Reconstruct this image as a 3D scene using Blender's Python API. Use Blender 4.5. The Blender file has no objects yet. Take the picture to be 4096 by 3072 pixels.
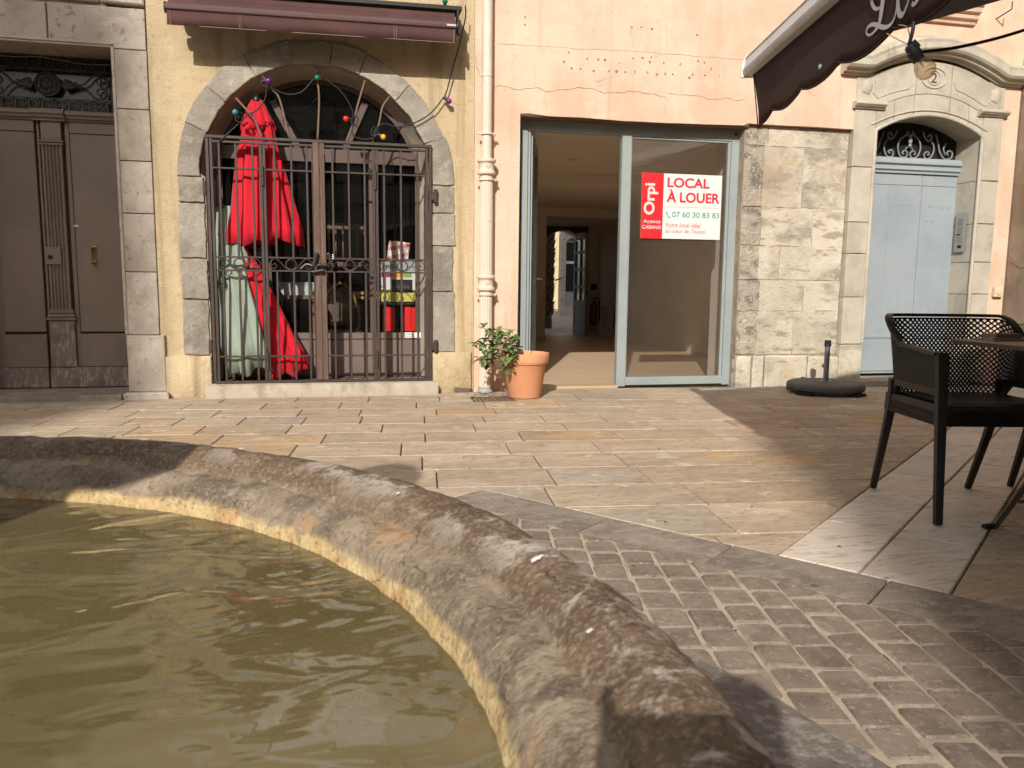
import bpy, bmesh, math, random
from mathutils import Vector, Matrix, noise
from mathutils.geometry import tessellate_polygon
random.seed(11)
sc = bpy.context.scene
COL = sc.collection
R = math.radians

# ------------------------------------------------------------------ camera
CAM = Vector((0.0, -6.87, 0.95))
def set_camera():
    p, r, y = R(7.2), R(0.58), R(12.3)
    F = Vector((math.sin(y)*math.cos(p), math.cos(y)*math.cos(p), -math.sin(p)))
    Rt = Vector((math.cos(y), -math.sin(y), 0))
    U = Rt.cross(F)
    R2 = Rt*math.cos(r) + U*math.sin(r)
    U2 = U*math.cos(r) - Rt*math.sin(r)
    m = Matrix((R2, U2, -F)).transposed().to_4x4()
    m.translation = CAM
    cd = bpy.data.cameras.new('camera')
    cd.sensor_width = 36; cd.lens = 36*3150/4096.0
    cd.clip_start = 0.02; cd.clip_end = 500
    cd.dof.use_dof = True; cd.dof.focus_distance = 5.6; cd.dof.aperture_fstop = 8.5
    o = bpy.data.objects.new('camera', cd); COL.objects.link(o); o.matrix_world = m
    sc.camera = o
set_camera()

# ------------------------------------------------------------------ world, sun, exposure
SUN_EL, SUN_AZ = R(30.5), R(22.0)          # the sun stands behind the viewer, a little to the left
SUN_DIR = Vector((math.sin(SUN_AZ)*math.cos(SUN_EL), math.cos(SUN_AZ)*math.cos(SUN_EL), -math.sin(SUN_EL)))
w = bpy.data.worlds.new('World'); sc.world = w; w.use_nodes = True
nt = w.node_tree; nt.nodes.clear()
sky = nt.nodes.new('ShaderNodeTexSky'); sky.sky_type = 'NISHITA'; sky.sun_disc = False
sky.sun_elevation = SUN_EL; sky.sun_rotation = R(202)
bg = nt.nodes.new('ShaderNodeBackground'); bg.inputs['Strength'].default_value = 0.15
wo = nt.nodes.new('ShaderNodeOutputWorld')
sky.dust_density = 3.0; sky.ozone_density = 0.6
hsv = nt.nodes.new('ShaderNodeHueSaturation'); hsv.inputs['Saturation'].default_value = 0.62      # hazy, pale sky
nt.links.new(sky.outputs[0], hsv.inputs['Color']); nt.links.new(hsv.outputs[0], bg.inputs[0]); nt.links.new(bg.outputs[0], wo.inputs[0])
sl = bpy.data.lights.new('sun', 'SUN'); sl.energy = 4.2; sl.angle = R(0.7); sl.color = (1.0, 0.945, 0.87)
so = bpy.data.objects.new('sun', sl); COL.objects.link(so)
so.rotation_euler = SUN_DIR.to_track_quat('-Z', 'Y').to_euler(); so.location = (-8, -20, 14)
sc.view_settings.view_transform = 'Standard'; sc.view_settings.look = 'None'
sc.view_settings.exposure = 0.12; sc.view_settings.gamma = 1.0; sc.view_settings.use_curve_mapping = False
sc.render.engine = 'CYCLES'
sc.cycles.use_denoising = True; sc.cycles.denoising_prefilter = 'NONE'
sc.cycles.use_adaptive_sampling = True; sc.cycles.adaptive_threshold = 0.01
sc.cycles.max_bounces = 8; sc.cycles.diffuse_bounces = 6; sc.cycles.glossy_bounces = 4
sc.cycles.transmission_bounces = 6; sc.cycles.transparent_max_bounces = 12
sc.cycles.caustics_reflective = False; sc.cycles.caustics_refractive = False
sc.cycles.sample_clamp_indirect = 6.0

# ------------------------------------------------------------------ materials
def lin(c):
    if isinstance(c, str):
        c = tuple(int(c[i:i+2], 16)/255 for i in (0, 2, 4))
        return tuple(x/12.92 if x <= .04045 else ((x+.055)/1.055)**2.4 for x in c)
    return tuple(c)
class NT:
    """small wrapper for building node trees"""
    def __init__(s, name):
        s.m = bpy.data.materials.new(name); s.m.use_nodes = True
        s.t = s.m.node_tree; s.t.nodes.clear()
        s.out = s.n('ShaderNodeOutputMaterial')
        s._pos = None
    def n(s, typ, **kw):
        x = s.t.nodes.new(typ)
        for k, v in kw.items(): setattr(x, k, v)
        return x
    def l(s, a, b): s.t.links.new(a, b)
    def set(s, sock, v):
        if isinstance(v, (int, float)): sock.default_value = v
        elif isinstance(v, (tuple, list)):
            sock.default_value = tuple(v) + ((1,) if len(v) == 3 and sock.type == 'RGBA' else ())
        else: s.l(v, sock)
    def pos(s):
        if s._pos is None: s._pos = s.n('ShaderNodeNewGeometry').outputs['Position']
        return s._pos
    def math(s, op, a, b=0.0, c=None, clamp=False):
        x = s.n('ShaderNodeMath', operation=op, use_clamp=clamp)
        s.set(x.inputs[0], a); s.set(x.inputs[1], b)
        if c is not None: s.set(x.inputs[2], c)
        return x.outputs[0]
    def maprange(s, v, a, b, c=0.0, d=1.0, smooth=True):
        x = s.n('ShaderNodeMapRange'); x.clamp = True
        if smooth: x.interpolation_type = 'SMOOTHSTEP'
        s.set(x.inputs[0], v); x.inputs[1].default_value = a; x.inputs[2].default_value = b
        s.set(x.inputs[3], c); s.set(x.inputs[4], d)
        return x.outputs[0]
    def mix(s, fac, a, b, blend='MIX'):
        x = s.n('ShaderNodeMix', data_type='RGBA', blend_type=blend)
        s.set(x.inputs[0], fac); s.set(x.inputs[6], a); s.set(x.inputs[7], b)
        return x.outputs[2]
    def vec(s, stretch=(1, 1, 1), rnd=False, rot=0.0, src=None):
        v = src or s.pos()
        if rnd:
            oi = s.n('ShaderNodeObjectInfo')
            k = s.math('MULTIPLY', oi.outputs['Random'], 37.0)
            a = s.n('ShaderNodeVectorMath', operation='ADD'); s.l(v, a.inputs[0]); s.l(k, a.inputs[1]); v = a.outputs[0]
        if stretch != (1, 1, 1) or rot:
            mp = s.n('ShaderNodeMapping'); s.l(v, mp.inputs[0])
            mp.inputs['Scale'].default_value = stretch; mp.inputs['Rotation'].default_value = (0, 0, rot)
            v = mp.outputs[0]
        return v
    def noise(s, scale, detail=6, rough=.6, stretch=(1, 1, 1), rnd=False, rot=0.0, dist=0.0, src=None):
        x = s.n('ShaderNodeTexNoise'); s.l(s.vec(stretch, rnd, rot, src), x.inputs['Vector'])
        x.inputs['Scale'].default_value = scale; x.inputs['Detail'].default_value = detail
        x.inputs['Roughness'].default_value = rough; x.inputs['Distortion'].default_value = dist
        return x.outputs['Fac']
    def voro(s, scale, feature='F1', stretch=(1, 1, 1), rnd=False, out='Distance'):
        x = s.n('ShaderNodeTexVoronoi', feature=feature); s.l(s.vec(stretch, rnd), x.inputs['Vector'])
        x.inputs['Scale'].default_value = scale
        return x.outputs[out]
    def bump(s, h, strength, dist, prev=None):
        x = s.n('ShaderNodeBump'); s.l(h, x.inputs['Height'])
        x.inputs['Strength'].default_value = strength; x.inputs['Distance'].default_value = dist
        if prev is not None: s.l(prev, x.inputs['Normal'])
        return x.outputs[0]
    def bsdf(s, col, rough=.8, metallic=0.0, spec=.4, normal=None, **kw):
        b = s.n('ShaderNodeBsdfPrincipled')
        s.set(b.inputs['Base Color'], col); s.set(b.inputs['Roughness'], rough)
        s.set(b.inputs['Metallic'], metallic); s.set(b.inputs['Specular IOR Level'], spec)
        if normal is not None: s.l(normal, b.inputs['Normal'])
        for k, v in kw.items(): s.set(b.inputs[k], v)
        return b.outputs[0]
    def done(s, shader):
        s.l(shader, s.out.inputs['Surface']); return s.m

def MAT(name, col, rough=.8, layers=(), bumps=(), metallic=0.0, spec=.35, objvar=0.0, palette=None, rnd=False, **kw):
    """layers: (colour, scale, lo, hi, amount[, stretch]) ; bumps: (scale, strength, distance[, stretch])"""
    t = NT(name)
    c = lin(col)
    if palette:
        oi = t.n('ShaderNodeObjectInfo'); cr = t.n('ShaderNodeValToRGB')
        cr.color_ramp.interpolation = 'CONSTANT'
        while len(cr.color_ramp.elements) < len(palette): cr.color_ramp.elements.new(.5)
        for i, pc in enumerate(palette):
            cr.color_ramp.elements[i].position = i/len(palette)
            cr.color_ramp.elements[i].color = lin(pc) + (1,)
        t.l(oi.outputs['Random'], cr.inputs[0]); c = cr.outputs[0]
    for L in layers:
        lc, scale, lo, hi, amt = L[:5]
        st = L[5] if len(L) > 5 else (1, 1, 1)
        f = t.noise(scale, 4, .62, st, rnd)
        f = t.maprange(f, lo, hi, 0, amt)
        c = t.mix(f, c, lin(lc))
    if objvar:
        oi = t.n('ShaderNodeObjectInfo'); wn = t.n('ShaderNodeTexWhiteNoise', noise_dimensions='1D')
        t.l(oi.outputs['Random'], wn.inputs['W'])
        v = t.maprange(wn.outputs[0], 0, 1, 1-objvar, 1+objvar, smooth=False)
        hs = t.n('ShaderNodeHueSaturation'); t.set(hs.inputs['Color'], c); t.l(v, hs.inputs['Value']); c = hs.outputs[0]
    nrm = None
    for B in bumps:
        st = B[3] if len(B) > 3 else (1, 1, 1)
        nrm = t.bump(t.noise(B[0], 3, .6, st, rnd), B[1], B[2], nrm)
    return t.done(t.bsdf(c, rough, metallic, spec, nrm, **kw))

# ------------------------------------------------------------------ object helpers
WORLD = {}
def put(o, label=None, cat=None, group=None, kind=None):
    if label: o['label'] = label
    if cat: o['category'] = cat
    if group: o['group'] = group
    if kind: o['kind'] = kind
    return o
def thing(name, label, cat, loc=(0, 0, 0), group=None, rotz=0.0):
    o = bpy.data.objects.new(name, None); COL.objects.link(o)
    o.location = loc; o.rotation_euler = (0, 0, rotz); o.empty_display_size = .1
    WORLD[o.name] = Matrix.Translation(Vector(loc)) @ Matrix.Rotation(rotz, 4, 'Z')
    return put(o, label, cat, group)
def copy_tree(o, parent=None):
    c = o.copy(); COL.objects.link(c); c.parent = parent
    if parent is not None: c.matrix_parent_inverse = o.matrix_parent_inverse.copy()
    for k in ('label',):
        if parent is None and k in c: del c[k]
    for ch in list(o.children): copy_tree(ch, c)
    return c

def inset(poly, d):
    n = len(poly); out = []
    area = sum(poly[i][0]*poly[(i+1) % n][1]-poly[(i+1) % n][0]*poly[i][1] for i in range(n))
    sg = 1 if area > 0 else -1
    for i in range(n):
        p0, p1, p2 = Vector(poly[i-1]), Vector(poly[i]), Vector(poly[(i+1) % n])
        a = (p1-p0); b = (p2-p1)
        if a.length < 1e-6 or b.length < 1e-6: out.append(tuple(p1)); continue
        a.normalize(); b.normalize()
        na = Vector((-a.y, a.x))*sg; nb = Vector((-b.y, b.x))*sg
        k = na+nb
        if k.length < 1e-6: out.append(tuple(p1+na*d)); continue
        k.normalize(); den = max(.35, k.dot(na))
        out.append(tuple(p1+k*(d/den)))
    return out
def clip(poly, px, py, nx, ny):
    """keep the side where (p-(px,py)).n >= 0"""
    out = []
    n = len(poly)
    for i in range(n):
        a, b = poly[i], poly[(i+1) % n]
        da = (a[0]-px)*nx+(a[1]-py)*ny; db = (b[0]-px)*nx+(b[1]-py)*ny
        if da >= 0: out.append(a)
        if (da >= 0) != (db >= 0):
            t = da/(da-db); out.append((a[0]+(b[0]-a[0])*t, a[1]+(b[1]-a[1])*t))
    return out
def parea(poly):
    return abs(sum(poly[i][0]*poly[(i+1) % len(poly)][1]-poly[(i+1) % len(poly)][0]*poly[i][1] for i in range(len(poly))))/2
PL = {'xz': lambda a, b, d: (a, d, b), 'xy': lambda a, b, d: (a, b, d), 'yz': lambda a, b, d: (d, a, b)}

class MB:
    def __init__(s): s.v = []; s.f = []
    def add(s, vs, fs):
        k = len(s.v); s.v += [tuple(p) for p in vs]; s.f += [tuple(i+k for i in f) for f in fs]; return s
    def box(s, x0, x1, y0, y1, z0, z1):
        return s.add([(x0, y0, z0), (x1, y0, z0), (x1, y1, z0), (x0, y1, z0), (x0, y0, z1), (x1, y0, z1), (x1, y1, z1), (x0, y1, z1)],
                     [(0, 3, 2, 1), (4, 5, 6, 7), (0, 1, 5, 4), (1, 2, 6, 5), (2, 3, 7, 6), (3, 0, 4, 7)])
    def prism(s, poly, plane, d0, d1, ch=0.0):
        """extruded polygon; ch chamfers the d0 face"""
        n = len(poly); P = PL[plane]
        rings = []
        if ch:
            sg = 1 if d1 > d0 else -1
            rings.append([P(a, b, d0) for a, b in inset(poly, ch)])
            rings.append([P(a, b, d0+sg*ch) for a, b in poly])
        else: rings.append([P(a, b, d0) for a, b in poly])
        rings.append([P(a, b, d1) for a, b in poly])
        vs = sum(rings, []); fs = [tuple(range(n))]
        for k in range(len(rings)-1):
            for i in range(n):
                j = (i+1) % n; fs.append((k*n+i, k*n+j, (k+1)*n+j, (k+1)*n+i))
        fs.append(tuple(reversed(range((len(rings)-1)*n, len(rings)*n))))
        return s.add(vs, fs)
    def plate(s, outer, holes, plane, d0, d1):
        """flat plate with holes"""
        P = PL[plane]; loops = [outer]+list(holes)
        tri = tessellate_polygon([[Vector((a, b, 0)) for a, b in L] for L in loops])
        flat = [q for L in loops for q in L]; n = len(flat)
        vs = [P(a, b, d0) for a, b in flat]+[P(a, b, d1) for a, b in flat]
        fs = [tuple(t) for t in tri]+[tuple(i+n for i in reversed(t)) for t in tri]
        k = 0
        for L in loops:
            m = len(L)
            for i in range(m):
                j = (i+1) % m; fs.append((k+i, k+j, n+k+j, n+k+i))
            k += m
        return s.add(vs, fs)
    def sweep(s, path, section, closed=False, up=None, scales=None, caps=True):
        """sweep a 2d section (a: sideways, b: up) along a path with a minimal-twist frame"""
        pts = [Vector(p) for p in path]; n = len(pts); m = len(section)
        tang = []
        for i in range(n):
            a = pts[i-1] if (i > 0 or closed) else pts[i]
            b = pts[(i+1) % n] if (i < n-1 or closed) else pts[i]
            t = b-a; tang.append(t.normalized() if t.length > 1e-9 else Vector((0, 0, 1)))
        if up is None:
            u = Vector((0, 0, 1)) if abs(tang[0].z) < .9 else Vector((0, 1, 0))
        else: u = Vector(up)
        vs = []
        for i in range(n):
            t = tang[i]
            if up is not None: u = Vector(up)
            u = (u-t*u.dot(t))
            u = u.normalized() if u.length > 1e-6 else Vector((1, 0, 0))
            sd = t.cross(u)
            k = scales[i] if scales else 1.0
            for a, b in section: vs.append(pts[i]+sd*(a*k)+u*(b*k))
        fs = []
        rng = n if closed else n-1
        for i in range(rng):
            for j in range(m):
                j2 = (j+1) % m; i2 = (i+1) % n
                fs.append((i*m+j, i*m+j2, i2*m+j2, i2*m+j))
        if not closed and caps:
            fs.append(tuple(reversed(range(m)))); fs.append(tuple(range((n-1)*m, n*m)))
        return s.add(vs, fs)
    def tube(s, path, r, n=8, closed=False, scales=None, flat=1.0, up=None):
        sec = [(r*math.cos(2*math.pi*i/n), r*flat*math.sin(2*math.pi*i/n)) for i in range(n)]
        return s.sweep(path, sec, closed, up, scales)
    def bar(s, p, q, w, h, up=(0, 0, 1)):
        return s.sweep([p, q], [(-w/2, -h/2), (w/2, -h/2), (w/2, h/2), (-w/2, h/2)], up=up)
    def lathe(s, prof, c=(0, 0, 0), n=32, mod=None, axis='z', caps=True):
        vs = []; m = len(prof)
        for i, (r, z) in enumerate(prof):
            for k in range(n):
                a = 2*math.pi*k/n; rr = r*(mod(a, i, z) if mod else 1.0)
                x, y = rr*math.cos(a), rr*math.sin(a)
                if axis == 'z': p = (c[0]+x, c[1]+y, c[2]+z)
                elif axis == 'y': p = (c[0]+x, c[1]+z, c[2]+y)
                else: p = (c[0]+z, c[1]+x, c[2]+y)
                vs.append(p)
        fs = []
        for i in range(m-1):
            for k in range(n):
                k2 = (k+1) % n; fs.append((i*n+k, i*n+k2, (i+1)*n+k2, (i+1)*n+k))
        if caps:
            if prof[0][0] > 1e-6: fs.append(tuple(reversed(range(n))))
            if prof[-1][0] > 1e-6: fs.append(tuple(range((m-1)*n, m*n)))
        return s.add(vs, fs)
    def sphere(s, c, r, n=12, sx=1, sy=1, sz=1):
        m = n//2+1
        prof = [(max(1e-5, r*math.sin(math.pi*i/(m-1))), -r*math.cos(math.pi*i/(m-1))) for i in range(m)]
        k = len(s.v); s.lathe(prof, (0, 0, 0), n, caps=False)
        s.v[k:] = [(c[0]+x*sx, c[1]+y*sy, c[2]+z*sz) for x, y, z in s.v[k:]]
        return s
    def xform(s, M):
        s.v = [tuple(M @ Vector(p)) for p in s.v]; return s
    def build(s, name, mat, parent=None, smooth=None, bevel=0.0, seg=1, kind=None, label=None, cat=None, group=None, local=False, fix=True):
        me = bpy.data.meshes.new(name); me.from_pydata(s.v, [], s.f)
        if fix:
            b = bmesh.new(); b.from_mesh(me)
            bmesh.ops.recalc_face_normals(b, faces=b.faces[:]); b.to_mesh(me); b.free()
        me.materials.append(mat)
        if smooth is not None:
            me.polygons.foreach_set('use_smooth', [True]*len(me.polygons))
            if smooth < 179: me.set_sharp_from_angle(angle=R(smooth))
        me.update()
        o = bpy.data.objects.new(name, me); COL.objects.link(o)
        if parent is not None:
            o.parent = parent
            if not local and parent.name in WORLD: o.matrix_parent_inverse = WORLD[parent.name].inverted()
        if bevel:
            bm = o.modifiers.new('bevel', 'BEVEL'); bm.width = bevel; bm.segments = seg; bm.limit_method = 'ANGLE'; bm.angle_limit = R(35)
            bm.use_clamp_overlap = True
        return put(o, label, cat, group, kind)

def jag(poly, step, amp, seed=0, keep=()):
    """subdivide a polygon and roughen its outline"""
    out = []
    n = len(poly)
    for i in range(n):
        a, b = Vector(poly[i]), Vector(poly[(i+1) % n]); L = (b-a).length
        m = max(1, int(L/step))
        for k in range(m):
            p = a.lerp(b, k/m)
            if amp and i not in keep:
                q = noise.noise_vector(Vector((p.x*9+seed, p.y*9, seed*3.1)))
                q2 = noise.noise_vector(Vector((p.x*31+seed, p.y*31, seed*1.7)))
                p = p+Vector((q.x+.5*q2.x, q.y+.5*q2.y))*amp
            out.append((p.x, p.y))
    return out
def smooth_path(pts, n=6, closed=False):
    """Catmull-Rom through points"""
    P = [Vector(p) for p in pts]; out = []; N = len(P)
    for i in range(N if closed else N-1):
        p0 = P[i-1] if (i > 0 or closed) else P[0]*2-P[1]
        p1 = P[i]; p2 = P[(i+1) % N]
        p3 = P[(i+2) % N] if (i+2 < N or closed) else p2*2-p1
        for k in range(n):
            t = k/n
            out.append(.5*((2*p1)+(-p0+p2)*t+(2*p0-5*p1+4*p2-p3)*t*t+(-p0+3*p1-3*p2+p3)*t**3))
    if not closed: out.append(P[-1])
    return out
def arc(cx, cz, r, a0, a1, n):
    return [(cx+r*math.cos(R(a0+(a1-a0)*i/n)), cz+r*math.sin(R(a0+(a1-a0)*i/n))) for i in range(n+1)]
def spiral(c, r0, r1, a0, turns, n=28):
    return [(c[0]+(r0+(r1-r0)*i/n)*math.cos(R(a0)+turns*2*math.pi*i/n), c[1]+(r0+(r1-r0)*i/n)*math.sin(R(a0)+turns*2*math.pi*i/n)) for i in range(n+1)]

def lettering(txt, mat, parent, place, width=None, height=None, bold=0.0, shear=0.0, depth=0.0006, name='lettering', align='LEFT', local=False):
    """text as flat mesh; place: 4x4 matrix from the text plane (x right, y up)"""
    cu = bpy.data.curves.new('txt', 'FONT'); cu.body = txt; cu.size = 1; cu.shear = shear; cu.offset = bold
    cu.extrude = 0.0; cu.align_x = 'LEFT'; cu.resolution_u = 5
    o = bpy.data.objects.new('txt', cu); COL.objects.link(o)
    dg = bpy.context.evaluated_depsgraph_get(); dg.update()
    me = bpy.data.meshes.new_from_object(o.evaluated_get(dg))
    bpy.data.objects.remove(o); bpy.data.curves.remove(cu)
    xs = [v.co.x for v in me.vertices]; ys = [v.co.y for v in me.vertices]
    w_, h_ = max(xs)-min(xs), max(ys)-min(ys)
    kx = width/w_ if width else None; ky = height/h_ if height else None
    kx = kx or ky; ky = ky or kx
    for v in me.vertices:
        p = place @ Vector(((v.co.x-min(xs))*kx, (v.co.y-min(ys))*ky, 0)); v.co = p
    me.materials.clear(); me.materials.append(mat); me.name = name
    q = bpy.data.objects.new(name, me); COL.objects.link(q); q.parent = parent
    if not local and parent.name in WORLD: q.matrix_parent_inverse = WORLD[parent.name].inverted()
    return q
def onwall(x, y, z, rot=0.0):
    """text plane standing upright, facing the street (-Y), lower-left corner at (x, y, z)"""
    return Matrix.Translation((x, y, z)) @ Matrix.Rotation(R(90), 4, 'X') @ Matrix.Rotation(rot, 4, 'Z')
# ------------------------------------------------------------------ material set
m_mortar = MAT('joint_mortar', (.13, .10, .075), .95, [((.24, .20, .16), 9, .45, .7, .6)], [(120, .4, .004)])
m_grout = MAT('pale_grout', (.47, .385, .285), .95, [((.22, .18, .14), 7, .45, .65, .6)], [(160, .5, .004)])
m_slab = MAT('sandstone_slab', (.35, .27, .19), .72,
    [((.33, .26, .19), 3.5, .40, .62, .6, (.5, 1.5, 1)), ((.53, .445, .35), 11, .48, .70, .65, (.4, 1.4, 1)),
     ((.62, .555, .455), 5.5, .60, .67, .7), ((.19, .145, .10), 50, .53, .66, .65, (.3, 1.2, 1)), ((.56, .47, .36), 70, .56, .68, .5, (.5, 1.2, 1)), ((.26, .20, .145), 1.1, .58, .74, .5)],
    [(60, .35, .004, (.3, 1.3, 1)), (9, .5, .006, (.5, 1, 1))], objvar=.07, rnd=True, spec=.22,
    palette=[(.47, .365, .255), (.50, .39, .27), (.48, .375, .265), (.43, .335, .235), (.49, .335, .19), (.49, .385, .27), (.50, .34, .185), (.41, .355, .275), (.48, .38, .265), (.45, .335, .22), (.50, .40, .285), (.475, .37, .255), (.49, .39, .28)])
m_trav = MAT('pale_travertine', (.62, .54, .45), .55,
    [((.70, .64, .56), 4, .4, .65, .7, (.6, 1.4, 1)), ((.33, .25, .185), 30, .52, .66, .7, (.3, 1.7, 1)), ((.50, .36, .27), 3, .55, .75, .5), ((.22, .165, .12), 60, .60, .70, .6, (.35, 1.4, 1))],
    [(40, .35, .004, (.4, 1.5, 1))], objvar=.07, rnd=True, spec=.3)
m_band = MAT('dark_band_stone', (.285, .235, .19), .75,
    [((.18, .147, .118), 6, .42, .62, .75), ((.37, .315, .255), 26, .48, .66, .7, (.5, 1, 1)), ((.48, .43, .36), 40, .62, .70, .7), ((.11, .085, .068), 70, .56, .68, .6)],
    [(70, .5, .004)], objvar=.10, rnd=True)
m_cobble = MAT('cobble_stone', (.255, .20, .155), .72,
    [((.17, .132, .103), 11, .42, .62, .75), ((.35, .29, .225), 44, .50, .66, .7), ((.46, .40, .34), 30, .64, .72, .6), ((.10, .075, .06), 90, .56, .68, .6)],
    [(70, .35, .003), (18, .25, .004)], objvar=.13, rnd=True, spec=.2)
m_ring = MAT('grey_ring_stone', (.20, .17, .145), .82,
    [((.36, .33, .29), 34, .50, .64, .8), ((.12, .095, .08), 9, .48, .66, .8), ((.10, .06, .045), 17, .62, .70, .7)],
    [(90, .6, .005), (14, .4, .008)])
m_ground = MAT('ground_base', (.22, .18, .14), .9, [((.30, .25, .20), 2, .4, .6, .6)])

# ------------------------------------------------------------------ ground sheet and paving
g = MB(); g.add([(-70, -90, -.05), (80, -90, -.05), (80, 90, -.05), (-70, 90, -.05)], [(0, 1, 2, 3)])
put(g.build('ground', m_ground, fix=False), kind='structure')

ROWA = R(-5.6)
E1 = Vector((math.cos(ROWA), math.sin(ROWA))); N1 = Vector((-math.sin(ROWA), math.cos(ROWA)))
LU = Vector((math.cos(R(39.6)), math.sin(R(39.6)))); LV = Vector((LU.y, -LU.x))      # travertine lane: along, across
L0 = Vector((1.52, -4.41))
BO = Vector((1.07, -3.875)); BD = Vector((math.cos(R(-51)), math.sin(R(-51)))); BN = Vector((-BD.y, BD.x))   # border band: BN points away from the fountain
BW = .255
CORNER = BO-BD*.70        # corner of the square border
FC = Vector((-1.10, -6.12))       # fountain centre

def slab(poly, z, mat, parent, name, ch=.004, th=.035, tilt=.0012):
    if len(poly) < 3 or parea(poly) < .0006: return None
    mb = MB(); n = len(poly)
    a, b, c = random.uniform(-tilt, tilt), random.uniform(-tilt, tilt), random.uniform(-.001, .001)
    cx = sum(p[0] for p in poly)/n; cy = sum(p[1] for p in poly)/n
    h = lambda p: z+c+a*(p[0]-cx)*3+b*(p[1]-cy)*3
    top = inset(poly, ch)
    vs = [(p[0], p[1], h(p)) for p in top]+[(p[0], p[1], h(p)-ch) for p in poly]+[(p[0], p[1], z-th) for p in poly]
    fs = [tuple(range(n))]
    for k in range(2):
        for i in range(n):
            j = (i+1) % n; fs.append((k*n+i, k*n+j, (k+1)*n+j, (k+1)*n+i))
    mb.add(vs, fs)
    return mb.build(name, mat, parent, smooth=40)

pv = MB(); pv.add([(-9, -12, -.018), (12, -12, -.018), (12, .34, -.018), (-9, .34, -.018)], [(0, 1, 2, 3)])
pave = put(pv.build('pavement', m_mortar, fix=False), kind='structure')
rows = [.30, -.10, -.455, -.807, -1.143, -1.479, -1.806, -2.144, -2.508, -2.86, -3.23, -3.605, -4.02, -4.43, -4.85, -5.30]
JO = {2: [-1.65, -.91, -.33, .25, .83, 1.41, 2.0, 2.61, 3.24, 3.89, 4.54], 3: [-2.2, -1.62, -1.1, -.53, .05, .64, 1.18, 1.77, 2.29, 2.79, 3.44, 4.09],
      4: [-1.93, -1.38, -.8, -.21, .23, .79, 1.23, 1.83, 2.28, 2.74, 3.38, 4.02], 5: [-1.84, -1.3, -.97, -.55, -.13, .26, .7, 1.12, 1.54, 1.98, 2.52, 3.05, 3.59, 3.87],
      6: [-1.54, -1.16, -.74, -.18, .42, 1.03, 1.64, 2.26, 2.83, 3.33, 3.66], 7: [-1.2, -.55, .08, .7, 1.3, 1.92, 2.56, 3.21, 3.47],
      8: [-.7, -.05, .56, 1.18, 1.71, 2.35, 2.71, 3.15], 9: [.0, .68, 1.3, 1.77, 2.29, 2.89], 10: [.2, .75, 1.32, 1.8, 2.45], 11: [.6, 1.25, 1.93, 2.5], 12: [1.2, 1.9]}
for k in range(len(rows)-1):
    y1, y0 = rows[k], rows[k+1]
    js = list(JO.get(k+1, [random.uniform(-.3, .3)]))
    while js[0] > -3.6: js.insert(0, js[0]-random.uniform(.42, .72))
    while js[-1] < 7.2: js.append(js[-1]+random.uniform(.42, .72))
    for a, b in zip(js[:-1], js[1:]):
        g2 = .0035
        P = lambda s, y: E1*s+N1*(y*.9952)
        quad = [P(a+g2, y0+g2), P(b-g2, y0+g2), P(b-g2, y1-g2), P(a+g2, y1-g2)]
        quad = [(p.x, p.y) for p in quad]
        mid = (P(a, y0)+P(b, y1))/2
        if mid.x < -3.2 or mid.x > 6.6: continue
        # left of the lane / right of the lane, always outside the border square
        for side in (0, 1):
            q = quad
            if side == 0: q = clip(q, L0.x-LV.x*.004, L0.y-LV.y*.004, -LV.x, -LV.y)
            else:
                o2 = L0+LV*.556; q = clip(q, o2.x, o2.y, LV.x, LV.y)
            if len(q) < 3: continue
            # outside of the square: keep beyond the band line, or beyond the other side of the corner
            o3 = CORNER+BN*.004
            ins = clip(clip(q, CORNER.x, CORNER.y, -BN.x, -BN.y) or [(9, 9)], CORNER.x, CORNER.y, BD.x, BD.y)
            if len(ins) < 3 or parea(ins) < 1e-5:
                slab(q, 0, m_slab, pave, 'paving_slab'); continue
            qa = clip(q, o3.x, o3.y, BN.x, BN.y)
            if len(qa) >= 3 and parea(qa) > .0006: slab(qa, 0, m_slab, pave, 'paving_slab')
            qb = clip(q, o3.x, o3.y, -BN.x, -BN.y)
            if len(qb) >= 3:
                qb = clip(qb, CORNER.x-BD.x*.004, CORNER.y-BD.y*.004, -BD.x, -BD.y)
                if len(qb) >= 3 and parea(qb) > .0006: slab(qb, 0, m_slab, pave, 'paving_slab')
# travertine lane
for i in range(0, 13):
    for c in (0, 1):
        t0, t1 = i*.545+.004, (i+1)*.545-.003
        if i == 0: t0 = -.25
        v0, v1 = c*.276+.004, (c+1)*.276-.004
        q = [L0+LU*t0+LV*v0, L0+LU*t1+LV*v0, L0+LU*t1+LV*v1, L0+LU*t0+LV*v1]
        q = [(p.x, p.y) for p in q]
        o3 = CORNER+BN*.005; q = clip(q, o3.x, o3.y, BN.x, BN.y)
        if q and sum(p[0] for p in q)/len(q) < 6.5: slab(q, .001, m_trav, pave, 'travertine_slab')
# dark border band round the fountain square
bs = [-.70, -.49, 0.0, .535, 1.07, 1.62, 2.16, 2.7]
for a, b in zip(bs[:-1], bs[1:]):
    q = [BO+BD*(a+.004), BO+BD*(b-.004), BO+BD*(b-.004)-BN*BW, BO+BD*(a+.004)-BN*BW]
    slab([(p.x, p.y) for p in q], 0, m_band, pave, 'border_slab')
a = 0.0
while a < 3.2:
    q = [CORNER+BD*(-.0)-BN*(BW+a+.004), CORNER+BD*BW-BN*(BW+a+.004), CORNER+BD*BW-BN*(BW+a+.5), CORNER-BN*(BW+a+.5)]
    slab([(p.x, p.y) for p in q], 0, m_band, pave, 'border_slab'); a += .504
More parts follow.
